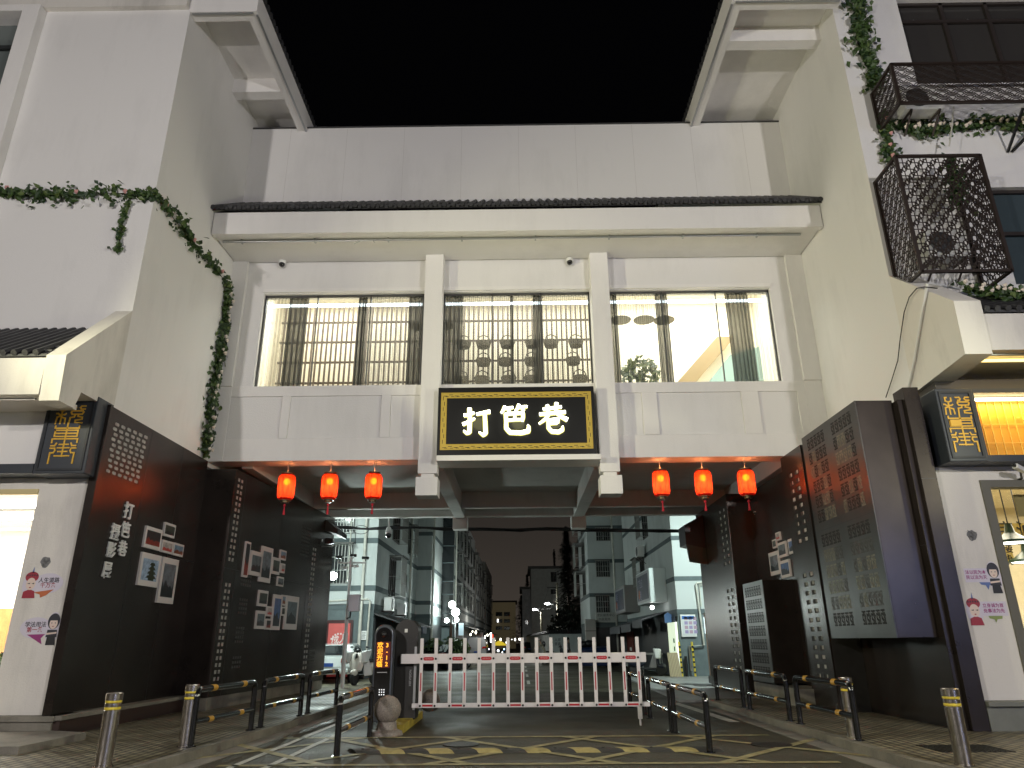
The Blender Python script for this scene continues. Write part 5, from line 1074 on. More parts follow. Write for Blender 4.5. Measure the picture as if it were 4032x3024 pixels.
# ------------------------------------------------------------ the lane behind the gatehouse: left terraces
PALE = stained('pale_painted_wall', (.52, .55, .54), .3); BANDG = mat('grey_blue_band', (.10, .125, .13), .8, var=.2, vscale=2); LOWG = mat('grey_blue_base', (.12, .15, .155), .75, bump=.2, var=.25, vscale=1.5)
SHOPD = mat('dark_shopfront', (.022, .024, .026), .5, var=.4, vscale=2); DFR = mat('dim_window_frame', (.07, .07, .065), .5); DGL = mat('unlit_glass', (.015, .018, .02), .12, spec=.7)
def bars(m, fr, w_, h_, n, d):
    for i in range(n+1): fr.box(m, i*w_/n-.012, i*w_/n+.012, 0, h_, d-.012, d+.012)
    for q in (0, .33, .66, 1): fr.box(m, -.012, w_+.012, h_*q-.012, h_*q+.012, d-.014, d+.014)
def window(root, fr, w_, h_, cage_d=0, mull=1, lit=None, hood=True):
    m = MB(); e = .06
    fr.box(m, 0, w_, 0, e, 0, .06); fr.box(m, 0, w_, h_-e, h_, 0, .06); fr.box(m, 0, e, e, h_-e, 0, .06); fr.box(m, w_-e, w_, e, h_-e, 0, .06)
    for i in range(mull): fr.box(m, w_*(i+1)/(mull+1)-.025, w_*(i+1)/(mull+1)+.025, e, h_-e, 0, .05)
    o = m.build('window', DFR, root); m = MB(); fr.box(m, e, w_-e, e, h_-e, .012, .02); m.build('pane', lit or DGL, o)
    if cage_d:
        m = MB(); bars(m, fr, w_, h_, max(4, int(w_/.14)), cage_d)
        for a in (0, w_):
            for q in (0, .5, 1): fr.box(m, a-.012, a+.012, h_*q-.012, h_*q+.012, 0, cage_d)
        m.build('security_bars', mat('pale_bars', (.34, .34, .32), .5, .4), o)
        if hood: m = MB(); fr.box(m, -.1, w_+.1, h_+.02, h_+.06, 0, cage_d+.12); m.build('hood', DFR, o)
LT = thing('terrace_house', 'pale grey banded terrace at the left corner of the lane with barred windows', 'building', (-6.5, 33, 0))
HB = 11.6
def block(root, x0, x1, y0, y1, h=HB, low=2.95, sgn=-1, bands=(3.75, 5.85, 8.0, 10.1), bw=.24):
    xs = max(x0, x1) if sgn < 0 else min(x0, x1); m = MB(); m.box(min(x0, x1), max(x0, x1), y0, y1, low, h); m.build('wall', PALE, root)
    m = MB(); m.box(min(x0, x1)+.01, max(x0, x1)-.01, y0+.01, y1-.01, 0, low); m.build('base_wall', LOWG, root)
    m = MB(); e = .02
    for z in bands+(low,): m.box(min(x0, x1)-e, max(x0, x1)+e, y0-e, y1+e, z, z+bw)
    m.build('band', BANDG, root)
block(LT, -18, -6.5, 33, 46)
fe = lambda x, y, z: Fr((x, y, z), (1, 0, 0))           # facing the viewer
fs = lambda x, y, z: Fr((x, y, z), (0, 1, 0))           # facing +x (left terraces)
fl_ = lambda x, y, z: Fr((x, y, z), (0, -1, 0))         # facing -x (right terraces)
window(LT, fe(-8.6, 33, 4.05), 1.0, 1.75, .35)
window(LT, fe(-8.6, 33, 6.3), 1.0, 1.5, .35)
window(LT, fs(-6.5, 36.3, 3.7), 1.7, 1.9, .6, 2); window(LT, fs(-6.5, 36.8, 6.5), 1.9, 1.6, .5, 2); window(LT, fs(-6.5, 42.0, 6.4), 1.4, 1.6, .4, 1); window(LT, fs(-6.5, 41.4, 4.2), .5, 1.0, 0, 0)
m = MB(); 
for pa, r in (((-7.05, 32.88, .1), .07), ((-6.42, 42.9, .5), .06), ((-7.75, 32.93, 4.2), .03)): MB().tube([pa, (pa[0], pa[1], 11)], r, 10).build('downpipe', PIPE, LT, True)
m = MB(); m.tube([(-9, 32.8, 2.75), (-8.8, 32.8, 2.75), (-8.75, 32.8, 3.3), (-7.8, 32.8, 3.35), (-6.75, 32.8, 3.38), (-6.66, 32.8, 3.3), (-6.7, 32.8, .3)], .04, 8); m.build('gas_pipe', PIPE, LT, True)
for y, z in ((34.8, 2.95), (38.6, 2.9)): aircon(-6.15, y, z, 'air conditioner on the left terrace wall, %s' % ('nearest the corner' if y < 36 else 'beyond the bay window'), .8, .6, 'air conditioners over the left awnings', (1, 0))
m = MB(); m.box(-6.52, -6.47, 33.3, 45.8, .0, 2.6); m.build('shopfront', SHOPD, LT)
aw = thing('shop_awning', 'dark sloping awning along the shops of the left terrace', 'awning', (-5.9, 33.4, 2.6))
m = MB(); m.hexa([(-6.5, 33.2, 2.75), (-5.3, 33.2, 2.35), (-5.3, 45.5, 2.35), (-6.5, 45.5, 2.75), (-6.5, 33.2, 2.82), (-5.3, 33.2, 2.40), (-5.3, 45.5, 2.40), (-6.5, 45.5, 2.82)]); m.build('sheet', mat('black_awning', (.014, .015, .018), .5), aw)
m = MB()
for y in (36.2, 40.5): m.box(-5.32, -5.28, y, y+1.8, 2.0, 2.38)
m.build('navy_valance', mat('navy_cloth', (.015, .018, .05), .8), aw)
# poster door
t = thing('poster_door', 'coral red glass door with white lettering in the left terrace end wall', 'door', (-7.8, 33, 0))
a = onY(1297, 2455, 32.95); b = onY(1372, 2600, 32.95)
MB().box(a.x-.12, b.x+.1, 32.9, 32.98, .1, a.z+.14).build('frame', mat('dark_red_frame', (.05, .012, .012), .5), t); MB().box(a.x, b.x, 32.87, 32.9, .2, a.z).build('panel', mat('coral_poster', (.50, .10, .09), .6, var=.12, vscale=3, emit=(.5, .07, .06), estr=.15), t)
f = Fr(((a.x+b.x)/2+.02, 32.87, 0), (1, 0, 0)); m = MB(); f.text(m, '成人', 0, onY(1340, 2520, 32.87).z, .34, .006, .0, bold=.006); f.text(m, '用品', 0, onY(1340, 2552, 32.87).z, .34, .006, 0, bold=.006)
zc = onY(1335, 2525, 32.87).z
for i in range(8): an = pi*(.12+.76*i/7); c = f.p(-.36*cos(an), zc-.02+.44*sin(an)*.75, 0); m.box(c.x-.035, c.x+.035, 32.865, 32.87, c.z-.035, c.z+.035)
m.build('lettering', mat('white_poster_letter', (.75, .66, .64), .6), t)
t = thing('paper_notice', 'white paper notice on the grey base wall beside the coral door', 'notice', onY(1432, 2500, 32.97)); c = onY(1432, 2502, 32.97)
MB().box(c.x-.13, c.x+.13, 32.955, 32.975, c.z-.19, c.z+.19).build('sheet', WPLAS, t); m = MB()
for q in range(5): m.box(c.x-.08, c.x+.08-.03*(q % 2), 32.952, 32.955, c.z+.1-.055*q, c.z+.12-.055*q)
m.build('print', INK, t)
# cctv mast with control box
q = onZ(1347, 2708, .12); t = thing('camera_mast', 'white mast carrying several cameras and a pale control box by the scooter', 'camera mast', q); top = onY(1383, 2205, q.y).z; X, Yq = q.x, q.y
MB().tube([(X, Yq, .12), (X, Yq, 1.9), (X, Yq, 1.91), (X, Yq, top)], [.075, .075, .055, .045], 14).build('pole', WPLAS, t, True)
m = MB(); m.tube([(X-.45, Yq, top-.1), (X+.55, Yq, top-.1)], .03, 8); m.tube([(X-.45, Yq, top-.1), (X-.45, Yq, top+.1)], .02, 6); m.tube([(X, Yq, top-.02), (X, Yq, top+.12)], .03, 8); m.build('crossarm', WPLAS, t, True)
for dx, dz, dy in ((-.42, .12, -.3), (.08, .18, .2), (.55, .08, -.2), (.2, -.2, -.3), (-.25, -.25, .3)):
    c = Vector((X+dx, Yq+dy*.2, top+dz)); m = MB(); m.bar(c+Vector((-.12, .1, 0)), c+Vector((.1, -.12, -.03)), .11, .10); m.tube([c, c-Vector((0, 0, .12))], .02, 6); m.build('camera', BLACK if dz > 0 else WPLAS, t, bevel=.015)
z0 = onY(1380, 2408, Yq).z; z1 = onY(1380, 2342, Yq).z; MB().box(X+.05, X+.45, Yq-.2, Yq+.05, z0, z1).build('control_box', mat('pale_grey_box', (.55, .55, .60), .5), t, bevel=.02)
m = MB(); m.tube([(X+.15, Yq-.1, z0), (X+.12, Yq-.1, z0-.2), (X+.02, Yq-.1, z0-.25)], .03, 8); m.build('hose', BLACK, t, True)
# floodlight and lit poster at the left wall end
p = onY(1312, 2268, 28.0); t = thing('floodlight', 'dazzling white floodlight at the far end of the left passage wall', 'floodlight', p)
MB().ball(p, .15, 16).build('lens', emis('cold_flood', (.85, 1, .96), 60), t, True); MB().box(p.x-.22, p.x-.12, p.y-.12, p.y+.12, p.z-.12, p.z+.12).build('housing', BLACK, t, bevel=.02); MB().bar((p.x-.2, p.y, p.z), (-6.74, 25.95, p.z), .05).build('arm', BLACK, t)
for fx, pw, tg, lb in ((9.3, 4000, (7.4, 31.5, 0), 'floodlight over the right end of the gatehouse rear wall'), (-9.2, 1200, (-8.2, 33.5, 1.5), 'floodlight over the left end of the gatehouse rear wall')):
    q = thing('floodlight', lb, 'floodlight', (fx, 26.9, 8.2)); MB().box(fx-.2, fx+.2, 26.75, 26.95, 8.05, 8.35).build('housing', BLACK, q, bevel=.02); MB().box(fx-.17, fx+.17, 26.952, 26.96, 8.08, 8.32).build('lens', emis('cold_flood', (.85, 1, .96), 60), q)
    lamp('flood_light', 'SPOT', (fx, 27.05, 8.2), pw, (.82, 1, .95), .15, tg, 150, parent=q, blend=.8)
lamp('flood_spill', 'POINT', p+Vector((.2, .0, 0)), 680, (.84, 1, .95), .12, parent=t)
t = thing('lit_poster', 'glossy lit poster panel on the end of the left passage wall', 'poster', (-6.8, 26.1, 3))
a = onY(1236, 2240, 26.02); b = onY(1292, 2365, 26.02); MB().box(a.x, b.x, 26.02, 26.1, b.z, a.z).build('frame', ALUM, t)
m = MB(); m.box(a.x+.03, a.x+.17, 26.0, 26.02, b.z+.05, a.z-.2); m.box(a.x+.2, b.x-.02, 26.0, 26.02, b.z+.05, a.z-.05); m.build('print', mat('glowing_print', (.5, .6, .58), .3, emit=(.65, .85, .8), estr=.7, var=.6, vscale=5), t)  # print and blue patch glow in place of floodlight falling on them
m = MB(); m.box(a.x+.28, b.x-.08, 25.995, 26.0, b.z+.35, b.z+.6); m.build('blue_patch', emis('blue_patch', (.03, .08, .6), .6), t)
# white scooter, parked cars
def two_wheeler(loc, rz, lb, body, covers=True, grp=None):
    t = thing('motor_scooter', lb, 'scooter', (0, 0, 0), grp); BL = mat('scooter_black', (.012, .012, .013), .4); CH = mat('chrome', (.6, .6, .6), .15, 1)
    for x, nm in ((.62, 'front_wheel'), (-.62, 'rear_wheel')):
        m = MB(); n0 = 0; pts = [(.13, -.055), (.21, -.06), (.25, -.03), (.25, .03), (.21, .06), (.13, .055)]; m.lathe(pts, (x, 0, .25), 24, (0, 1, 0)); o = m.build(nm, mat('tyre', (.015, .015, .015), .8), t, True); m = MB(); m.lathe([(.02, -.05), (.13, -.045), (.13, .045), (.02, .05)], (x, 0, .25), 20, (0, 1, 0)); m.build('rim', ALUM, o, True)
    m = MB(); m.lathe([(.05, -.36), (.20, -.30), (.25, -.1), (.24, .1), (.20, .26), (.10, .34), (.02, .36)], (0, 0, 0), 20)
    for i, q in enumerate(m.v): m.v[i] = (.52+q[0]*.45-q[2]*.12, q[1]*1.2, .80+q[2]*.95)
    m.build('front_shield', body, t, True)
    m = MB(); m.ball((.66, 0, .43), .20, 16, (1.05, .5, .62)); m.build('front_mudguard', body, t, True)
    m = MB(); m.lathe([(.02, .03), (.085, .02), (.10, 0), (.085, -.03)], (.60, 0, .98), 20, (1, 0, .2)); m.build('headlight', CH, t, True)
    m = MB(); m.hexa([(-.35, -.15, .28), (.40, -.15, .28), (.40, .15, .28), (-.35, .15, .28), (-.35, -.16, .36), (.40, -.16, .36), (.40, .16, .36), (-.35, .16, .36)]); m.build('floorboard', BL, t, bevel=.02)
    m = MB(); m.ball((-.52, 0, .58), .30, 18, (1.45, .62, .75)); m.build('tail_body', body, t, True)
    m = MB(); m.ball((-.40, 0, .82), .20, 16, (1.9, .75, .42)); m.build('seat', BL, t, True)
    m = MB(); m.tube([(.52, 0, .9), (.44, 0, 1.12)], .03, 8); m.tube([(.36, -.36, 1.13), (.44, -.15, 1.15), (.44, .15, 1.15), (.36, .36, 1.13)], .018, 8); m.build('handlebar', BL, t, True); MB().ball((.46, 0, 1.17), .10, 14, (1, 1, .8)).build('instrument_pod', BL, t, True)
    for s in (-1, 1):
        m = MB(); m.tube([(.42, s*.20, 1.15), (.40, s*.30, 1.27)], .008, 5); m.ball((.40, s*.34, 1.30), .065, 12, (.35, 1.2, .62)); m.build('mirror', BL, t, True)
    m = MB(); m.box(-.93, -.86, -.08, .08, .60, .68); m.build('tail_light', mat('red_lens', (.35, .01, .01), .2), t); m = MB(); m.box(-.97, -.95, -.1, .1, .42, .55); m.build('number_plate', WPLAS, t)
    m = MB(); m.tube([(-.1, .12, .28), (-.18, .26, .02)], .015, 6); m.build('side_stand', BL, t, True)
    if covers:
        QW = mat('quilted_white', (.62, .63, .62), .7, bump=.5, bscale=9)
        for s in (-1, 1):
            m = MB(); m.hexa([(.36, s*.26, .74), (.62, s*.28, .74), (.62, s*.40, .78), (.38, s*.42, .78), (.30, s*.20, 1.16), (.66, s*.22, 1.14), (.66, s*.50, 1.20), (.30, s*.52, 1.22)]); m.build('hand_cover', QW, t, bevel=.05)
        m = MB(); m.hexa([(.10, .18, .35), (.45, .28, .3), (.30, .55, .34), (.05, .42, .36), (.34, .12, 1.0), (.42, .2, 1.02), (.40, .42, .95), (.3, .3, .98)]); m.build('leg_apron', QW, t, bevel=.04)
    t.location = loc; t.rotation_euler.z = rz; return t
two_wheeler((-5.80, 28.3, .12), radians(-112), 'white rounded scooter with quilted hand covers facing the viewer', mat('cream_white_paint', (.62, .58, .52), .2, coat=.6))
def car(loc, rz, lb, paint, van=False, name='parked_car', cat='car'):
    t = thing(name, lb, cat, (0, 0, 0)); L = 2.2; W_ = .86; GL = mat('car_glass', (.012, .014, .016), .06, spec=.8)
    if van: prof = [(-L-.1, .35), (-L-.12, 1.0), (-L+.05, 1.85), (-L+.25, 1.95), (1.2, 1.95), (2.0, 1.15), (2.4, .95), (2.45, .35)]
    else: prof = [(-L, .35), (-L-.04, .62), (-L+.02, .95), (-1.75, 1.02), (-1.15, 1.40), (-.2, 1.46), (.55, 1.38), (1.2, .98), (2.0, .86), (2.2, .6), (2.2, .35)]
    m = MB(); n = len(prof); rows = []
    for y, k in ((-W_, .93), (-W_*.93, 1), (W_*.93, 1), (W_, .93)): rows.append([(x*(.99 if k < 1 else 1), y*(1 if z < 1.05 else 1-.14*(z-1.05)), .35+(z-.35)*(k if z > .5 else 1)) for x, z in prof])
    for r1, r2 in zip(rows, rows[1:]):
        for i in range(n): j = (i+1) % n; m.quad(r1[i], r1[j], r2[j], r2[i])
    m.quad(*rows[0]); m.quad(*rows[-1][::-1]); m.build('body', paint, t, True)
    for x in (-1.35, 1.4):
        for s in (-1, 1):
            m = MB(); m.lathe([(.18, -.1), (.31, -.1), (.33, -.06), (.33, .06), (.31, .1), (.18, .1)], (x, s*.80, .33), 22, (0, 1, 0)); o = m.build('wheel', mat('tyre', (.015, .015, .015), .8), t, True); MB().lathe([(.02, -.09), (.19, -.1), (.19, .1), (.02, .09)], (x, s*.81, .33), 18, (0, 1, 0)).build('rim', ALUM, o, True)
    if van: m = MB(); m.quad((-L-.10, -.66, 1.10), (-L-.10, .66, 1.10), (-L+.03, .60, 1.72), (-L+.03, -.60, 1.72)); m.build('rear_window', GL, t); zt, xt = 1.05, -L-.14
    else: m = MB(); m.quad((-1.80, -.62, 1.04), (-1.80, .62, 1.04), (-1.22, .52, 1.38), (-1.22, -.52, 1.38)); m.build('rear_window', GL, t); zt, xt = .86, -L-.03
    for s in (-1, 1):
        m = MB(); m.quad((-1.2 if not van else -1.9, s*.873, 1.08), (1.0, s*.873, 1.08), (.45, s*.80, 1.36 if not van else 1.75), (-1.0 if not van else -1.8, s*.80, 1.36 if not van else 1.75)); m.build('side_window', GL, t)
        m = MB(); m.prism([(xt-.01, s*.50, zt-.10), (xt-.01, s*.86, zt-.04), (xt-.01, s*.86, zt+.10), (xt-.01, s*.52, zt+.06)], (.06, 0, 0)); m.prism([(xt, s*.875, zt-.04), (xt+.42, s*.875, zt+.08), (xt, s*.875, zt+.10)], (0, -s*.03, 0)); m.build('tail_light', mat('red_lens', (.35, .01, .01), .2, emit=(.5, .01, .01), estr=.25), t)
    m = MB(); m.box(-L-.08, -L-.0, -.8, .8, .38, .55); m.build('rear_bumper', paint, t, bevel=.03); m = MB(); m.box(xt-.03, xt-.01, -.22, .22, .62, .75); m.build('number_plate', mat('blue_plate', (.03, .08, .3), .4), t)
    t.location = loc; t.rotation_euler.z = rz; return t
WC = mat('white_car_paint', (.62, .66, .65), .18, coat=.8); SC = mat('silver_car_paint', (.42, .44, .47), .2, .4, coat=.8); BC = mat('black_car_paint', (.012, .012, .013), .15, coat=.8)
car((-7.5, 31.1, .1), radians(94), 'white car with red tail light half hidden behind the left passage wall', WC)
car((-3.95, 70, 0), radians(90), 'silver minivan seen from behind far down the lane', SC, True, 'parked_van', 'van')
car((1.0, 92, 0), radians(92), 'dark saloon car seen from behind far down the lane on the right', BC)
car((-4.6, 47.0, 0), radians(70), 'dark car parked low beside the hedge on the left of the lane', BC)
# further left terraces
def terrace(lb, x, y0, y1, h, n, stair=None):
    t = thing('terrace_house', lb, 'building', (x, y0, 0)); block(t, x-10, x, y0, y1, h)
    for i in range(n):
        y = y0+1.5+(y1-y0-4)*i/max(1, n-1)
        for z in (4.2, 6.5, 8.7): window(t, fs(x, y, z), 1.5, 1.4, .45 if random.random() < .6 else 0, 1)
    window(t, fe(x-1.3, y0, 4.3), .9, 1.2, 0); window(t, fe(x-1.3, y0, 6.5), .9, 1.2, 0)
    m = MB(); m.tube([(x+.08, y0+.7, .5), (x+.08, y0+.7, h-.2)], .06, 6); m.build('downpipe', PIPE, t, True)
    m = MB(); m.box(x-.02, x+.03, y0+.3, y1-.3, .05, 2.6); m.build('shopfront', SHOPD, t)
    m = MB(); m.hexa([(x, y0+.2, 2.85), (x+1.1, y0+.2, 2.5), (x+1.1, y1-.2, 2.5), (x, y1-.2, 2.85), (x, y0+.2, 2.92), (x+1.1, y0+.2, 2.56), (x+1.1, y1-.2, 2.56), (x, y1-.2, 2.92)]); m.build('awning', MATS['black_awning'], t); return t
t = thing('terrace_house', 'left terrace bay with a dark glazed stair column behind the lamp cluster', 'building', (-5.6, 46.2, 0)); block(t, -14, -5.6, 46.2, 52.5)
m = MB(); m.box(-5.58, -4.75, 52.6, 53.0, 2.6, 11.6); m.build('stair_glazing', DGL, t); m = MB()
for z in (3.4, 4.7, 5.6, 6.9, 8.1, 9.4, 10.6): m.box(-5.58, -4.73, 52.55, 52.6, z, z+.07)
m.build('stair_transoms', BANDG, t); m = MB(); m.box(-5.6, -5.5, 46.5, 52.3, .05, 2.6); m.build('shopfront', SHOPD, t); m = MB(); m.tube([(-5.5, 46.4, .5), (-5.5, 46.4, 11)], .07, 8); m.build('downpipe', PIPE, t, True)
terrace('long left terrace behind the stair column with many small windows', -4.75, 53.0, 77, 11.6, 6); terrace('left terrace beyond the first gap in the row', -4.95, 80, 101, 11.4, 5); terrace('far left terrace at the end of the row', -5.0, 105, 130, 12.4, 4)
for i, (y, z) in enumerate(((58, 2.3), (63, 2.25), (67, 2.1), (72, 2.3), (81, 2.1), (86, 2.3), (92, 2.0), (99, 2.2))): tag(MB().ball((-3.7+.5*sin(i*5), y, z+.25*sin(i*3.7)), .035+.02*(i % 3), 10, (1, 1, 1.8)).build('shop_lamp', emis('small_shop_lamp', (1, .95, .75), 10), None, True), 'small shop lamp glowing under the far left awnings', 'lamp', 'lamps under the far left awnings')
lamp('shop_light', 'POINT', (-2.9, 66.2, 2.9), 170, (1, .97, .88), .1, parent=bpy.data.objects['shop_lamp.002'])  # extra light beside the small lamp, added to brighten the minivan
# globe lamp post
c = Vector((-4.35, 50, 0)); t = thing('globe_lamp_post', 'slim lamp post with bright white globes by the hedge on the left', 'street lamp', c)
zz = lambda v: onY(1790, v, 50).z
MB().tube([c, c+Vector((0, 0, zz(2420)))], .05, 10).build('pole', ALUM, t, True)
for u, v, r in ((1780, 2381, .24), (1794, 2411, .27), (1759, 2443, .15), (1798, 2440, .15)):
    p = onY(u, v, 50); MB().ball(p, r, 16).build('globe', emis('cold_globe', (.88, 1, .96), 22), t, True); MB().tube([p, (c.x, c.y, p.z-.25)], .02, 5).build('arm', ALUM, t)
for v in (2381, 2411): lamp('globe_light', 'POINT', onY(1800, v, 48.9), 300, (.85, 1, .95), .25, parent=t)
a = onY(1806, 2454, 49); b = onY(1825, 2502, 49); t = thing('hanging_sign', 'plain pale blue upright sign plate beside the globe lamp post', 'sign', (a.x, 49, 0)); MB().box(a.x, b.x, 49, 49.06, b.z, a.z).build('plate', mat('pale_blue_plate', (.45, .55, .62), .5, emit=(.4, .55, .62), estr=.25), t); MB().box(b.x-.05, b.x, 49.06, 49.1, 0, a.z).build('post', ALUM, t)
t = thing('folded_parasol', 'folded brown parasol with pale top standing in the hedge', 'parasol', (onY(1775, 2500, 47).x, 47, 0)); p = onY(1775, 2500, 47); MB().tube([(p.x, 47, .3), (p.x, 47, 1.6), (p.x, 47, 2.7), (p.x, 47, 3.0)], [.16, .12, .06, .03], 10).build('canopy', mat('brown_canvas', (.12, .06, .035), .8), t, True); MB().tube([(p.x, 47, 2.7), (p.x, 47, 3.1)], .06, 8).build('finial', WPLAS, t, True)
for i, (x, y, r) in enumerate(((-5.3, 46, .7), (-4.3, 46.5, .8), (-3.75, 47, .65))):
    t = thing('hedge_bush', ('dark leafy bush in front of the parasol on the left of the lane', 'bushy shrub in the middle of the left planter', 'shrub nearest the silver minivan')[i], 'bush', (x, y, 0)); m = MB(); leaf_ball(m, (x, y, 1.15), r, 420, .2, .1); m.build('leaves', LEAF, t); MB().box(x-.5, x+.5, y-.3, y+.3, .0, .55).build('planter', mat('dark_planter', (.03, .03, .03), .7), t, bevel=.02)

# ------------------------------------------------------------ the lane: right terraces
RT_ = thing('terrace_house', 'pale grey banded terrace at the right corner of the lane, brightly lit end wall', 'building', (7.15, 34, 0))
block(RT_, 7.15, 18, 34, 50, HB, 2.7, 1, (4.15, 6.0, 8.2, 10.3), .2)
lg = mat('lit_curtain', (.5, .45, .3), .8, emit=(1, .85, .5), estr=.5)
a = onY(2770, 2110, 34); b = onY(2862, 2272, 34); window(RT_, fe(a.x+.1, 34, b.z), 1.5, a.z-b.z, .3, 1)
a = onY(2820, 2215, 33.9); MB().box(a.x, a.x+.3, 33.93, 33.97, a.z-.65, a.z+.05).build('lit_curtain', lg, RT_)
window(RT_, fl_(7.15, 43.2, 4.5), 1.3, 1.5, .5, 1); window(RT_, fl_(7.15, 41.5, 7.0), 1.5, 1.5, .45, 1); aircon(6.8, 41.2, 6.0, 'air conditioner high on the right terrace under a barred window', .8, .6, None, (-1, 0))
m = MB(); q = onY(2740, 2300, 33.9); m.tube([(q.x+1.4, 33.88, onY(2800, 2290, 33.9).z), (q.x+.05, 33.88, q.z+.05), (q.x, 33.88, q.z), (q.x+.12, 33.88, onY(2775, 2540, 33.9).z), (q.x-.55, 33.88, onY(2710, 2545, 33.9).z), (q.x-.55, 33.88, .3)], .045, 8); m.tube([(q.x+1.4, 33.9, onY(2800, 2300, 33.9).z), (q.x+.15, 33.9, q.z-.05), (q.x+.15, 33.9, 3)], .03, 6); m.build('gas_pipe', PIPE, RT_, True)
m = MB(); q = onY(2700, 2600, 33.8)
MB().tube([(q.x+.02, 33.84, .05), (q.x+.02, 33.84, .9)], .06, 10).build('pipe_sleeve', BLACK, RT_, True)
for u in (2682, 2733):
    q = onY(u, 2600, 33.6); t = thing('striped_guard', 'thin yellow and black striped guard pole %s' % ('leaning by the timber board' if u < 2700 else 'right of the gas pipe'), 'guard pole', (q.x, 33.6, .08)); MB().tube([(q.x, 33.6, .08), (q.x-.03, 33.62, 1.5)], .045, 10).build('pole', YREF, t, True); m = MB()
    for i in range(6): m.tube([(q.x-.003*i, 33.6, .2+i*.21), (q.x-.003*i-.001, 33.6, .28+i*.21)], .047, 10)
    m.build('stripe', BLACK, t, True)
t = thing('timber_board', 'ribbed timber board leaning against the right terrace corner', 'board', onY(2655, 2655, 33.7)); a = onY(2628, 2570, 33.7); b = onY(2680, 2655, 33.7); m = MB(); m.hexa([(a.x, 33.4, .08), (b.x, 33.4, .08), (b.x, 33.5, .08), (a.x, 33.5, .08), (a.x, 33.75, a.z), (b.x-.05, 33.75, a.z), (b.x-.05, 33.85, a.z), (a.x, 33.85, a.z)]); m.build('board', mat('pale_timber', (.40, .32, .18), .6), t); m = MB()
for i in range(7): x = a.x+.05+(b.x-a.x-.1)*i/6; m.bar((x, 33.39, .08), (x-.02, 33.74, a.z), .014, .01)
m.build('ribs', mat('dark_timber', (.14, .10, .05), .7), t)
t = thing('notice_board', 'framed notice board with a blue header on the right terrace end wall', 'notice board', onY(2712, 2500, 33.9)); a = onY(2678, 2420, 33.9); b = onY(2745, 2507, 33.9)
MB().box(a.x, b.x, 33.9, 33.97, b.z, a.z).build('frame', WPLAS, t, bevel=.01); MB().box(a.x+.06, b.x-.06, 33.885, 33.9, b.z+.06, a.z-.06).build('poster', mat('pale_poster', (.6, .62, .62), .5), t); MB().box(a.x+.06, b.x-.06, 33.88, 33.885, a.z-.2, a.z-.06).build('header', mat('blue_header', (.05, .15, .45), .5), t)
m = MB()
for i in range(3):
    for j in range(4): m.mi = (i+j) % 2; m.box(a.x+.16+i*.2, a.x+.31+i*.2, 33.88, 33.885, b.z+.14+j*.19, b.z+.28+j*.19)
m.build('tables', [mat('lilac_print', (.32, .26, .45), .5), mat('mauve_print', (.42, .28, .36), .5)], t)
p = onY(2786, 2462, 33.9); tag(MB().box(p.x-.12, p.x+.12, 33.93, 33.98, p.z-.35, p.z+.35).build('lit_window', emis('bright_small_window', (.85, 1, 1), 3)), 'small bright barred window behind the patterned cabinets', 'window')
# lit doorway and shop fronts on the lane side
m = MB(); m.box(7.10, 7.16, 34.3, 49.8, .05, 2.6); m.build('shopfront', SHOPD, RT_)
a = onX(2628, 2450, 7.08); b = onX(2664, 2450, 7.08); t = thing('lit_doorway', 'doorway with bright cream interior on the lane side of the right terrace', 'doorway', (7.08, b.y, .1)); MB().box(7.07, 7.10, b.y, a.y, .1, 2.35).build('interior', mat('lit_cream', (.6, .62, .5), .7, emit=(.85, 1, .72), estr=.75), t); MB().box(7.05, 7.07, b.y, b.y+.25, .1, 2.35).build('bright_jamb', emis('bright_jamb', (.95, 1, .95), 1.6), t)
m = MB(); m.box(7.055, 7.07, b.y+.7, b.y+.95, 1.45, 1.65); m.box(7.055, 7.07, b.y+.7, b.y+.95, 1.1, 1.3); m.build('small_signs', mat('faded_green_sign', (.2, .35, .25), .6), t)
def light_box(lb, x0, x1, y0, y1, z0, z1, side, tx):
    t = thing('light_box_sign', lb, 'sign', (x0, y0, z0)); MB().box(x0, x1, y0, y1, z0, z1).build('box', side, t, bevel=.02)
    MB().box(x0-.02, x0, y0+.1, y1-.1, z0+.08, z1-.08).build('frame', ALUM, t); MB().box(x0-.03, x0-.02, y0+.35, y1-.35, z0+.2, z1-.2).build('poster', mat('dark_blue_poster', (.05, .06, .10), .4, var=.5, vscale=4), t)
    f = Fr((x0-.03, y1-.6, (z0+z1)/2), (0, -1, 0)); m = MB(); f.text(m, tx, 0, .2, .5, .006, 0, 'LEFT'); f.text(m, '招租', 0, -.4, .5, .006, 0, 'LEFT'); m.build('lettering', mat('pale_lilac_letter', (.4, .4, .5), .6), t)
    m = MB(); m.ball((x0-.032, y1-.9, z0+.5), .3, 12, (.02, 1, .8)); m.build('orange_patch', ORG, t)
a = onY(2553, 2236, 36); b = onY(2664, 2370, 36); light_box('large white box sign with a dark poster projecting from the right terrace', a.x, 7.14, 36, 40, b.z, a.z, mat('white_sign_side', (.70, .75, .74), .4), '广告位')
a = onY(2457, 2303, 44.5); b = onY(2514, 2410, 44.5); light_box('smaller grey box sign with a dark poster further along the right terrace', a.x, 7.14, 44.5, 49, b.z, a.z, mat('grey_sign_side', (.28, .26, .25), .6), '商店')
aw = thing('shop_awning', 'ragged grey awning over the shops of the right terrace', 'awning', (6.5, 36, 2.4))
m = MB()
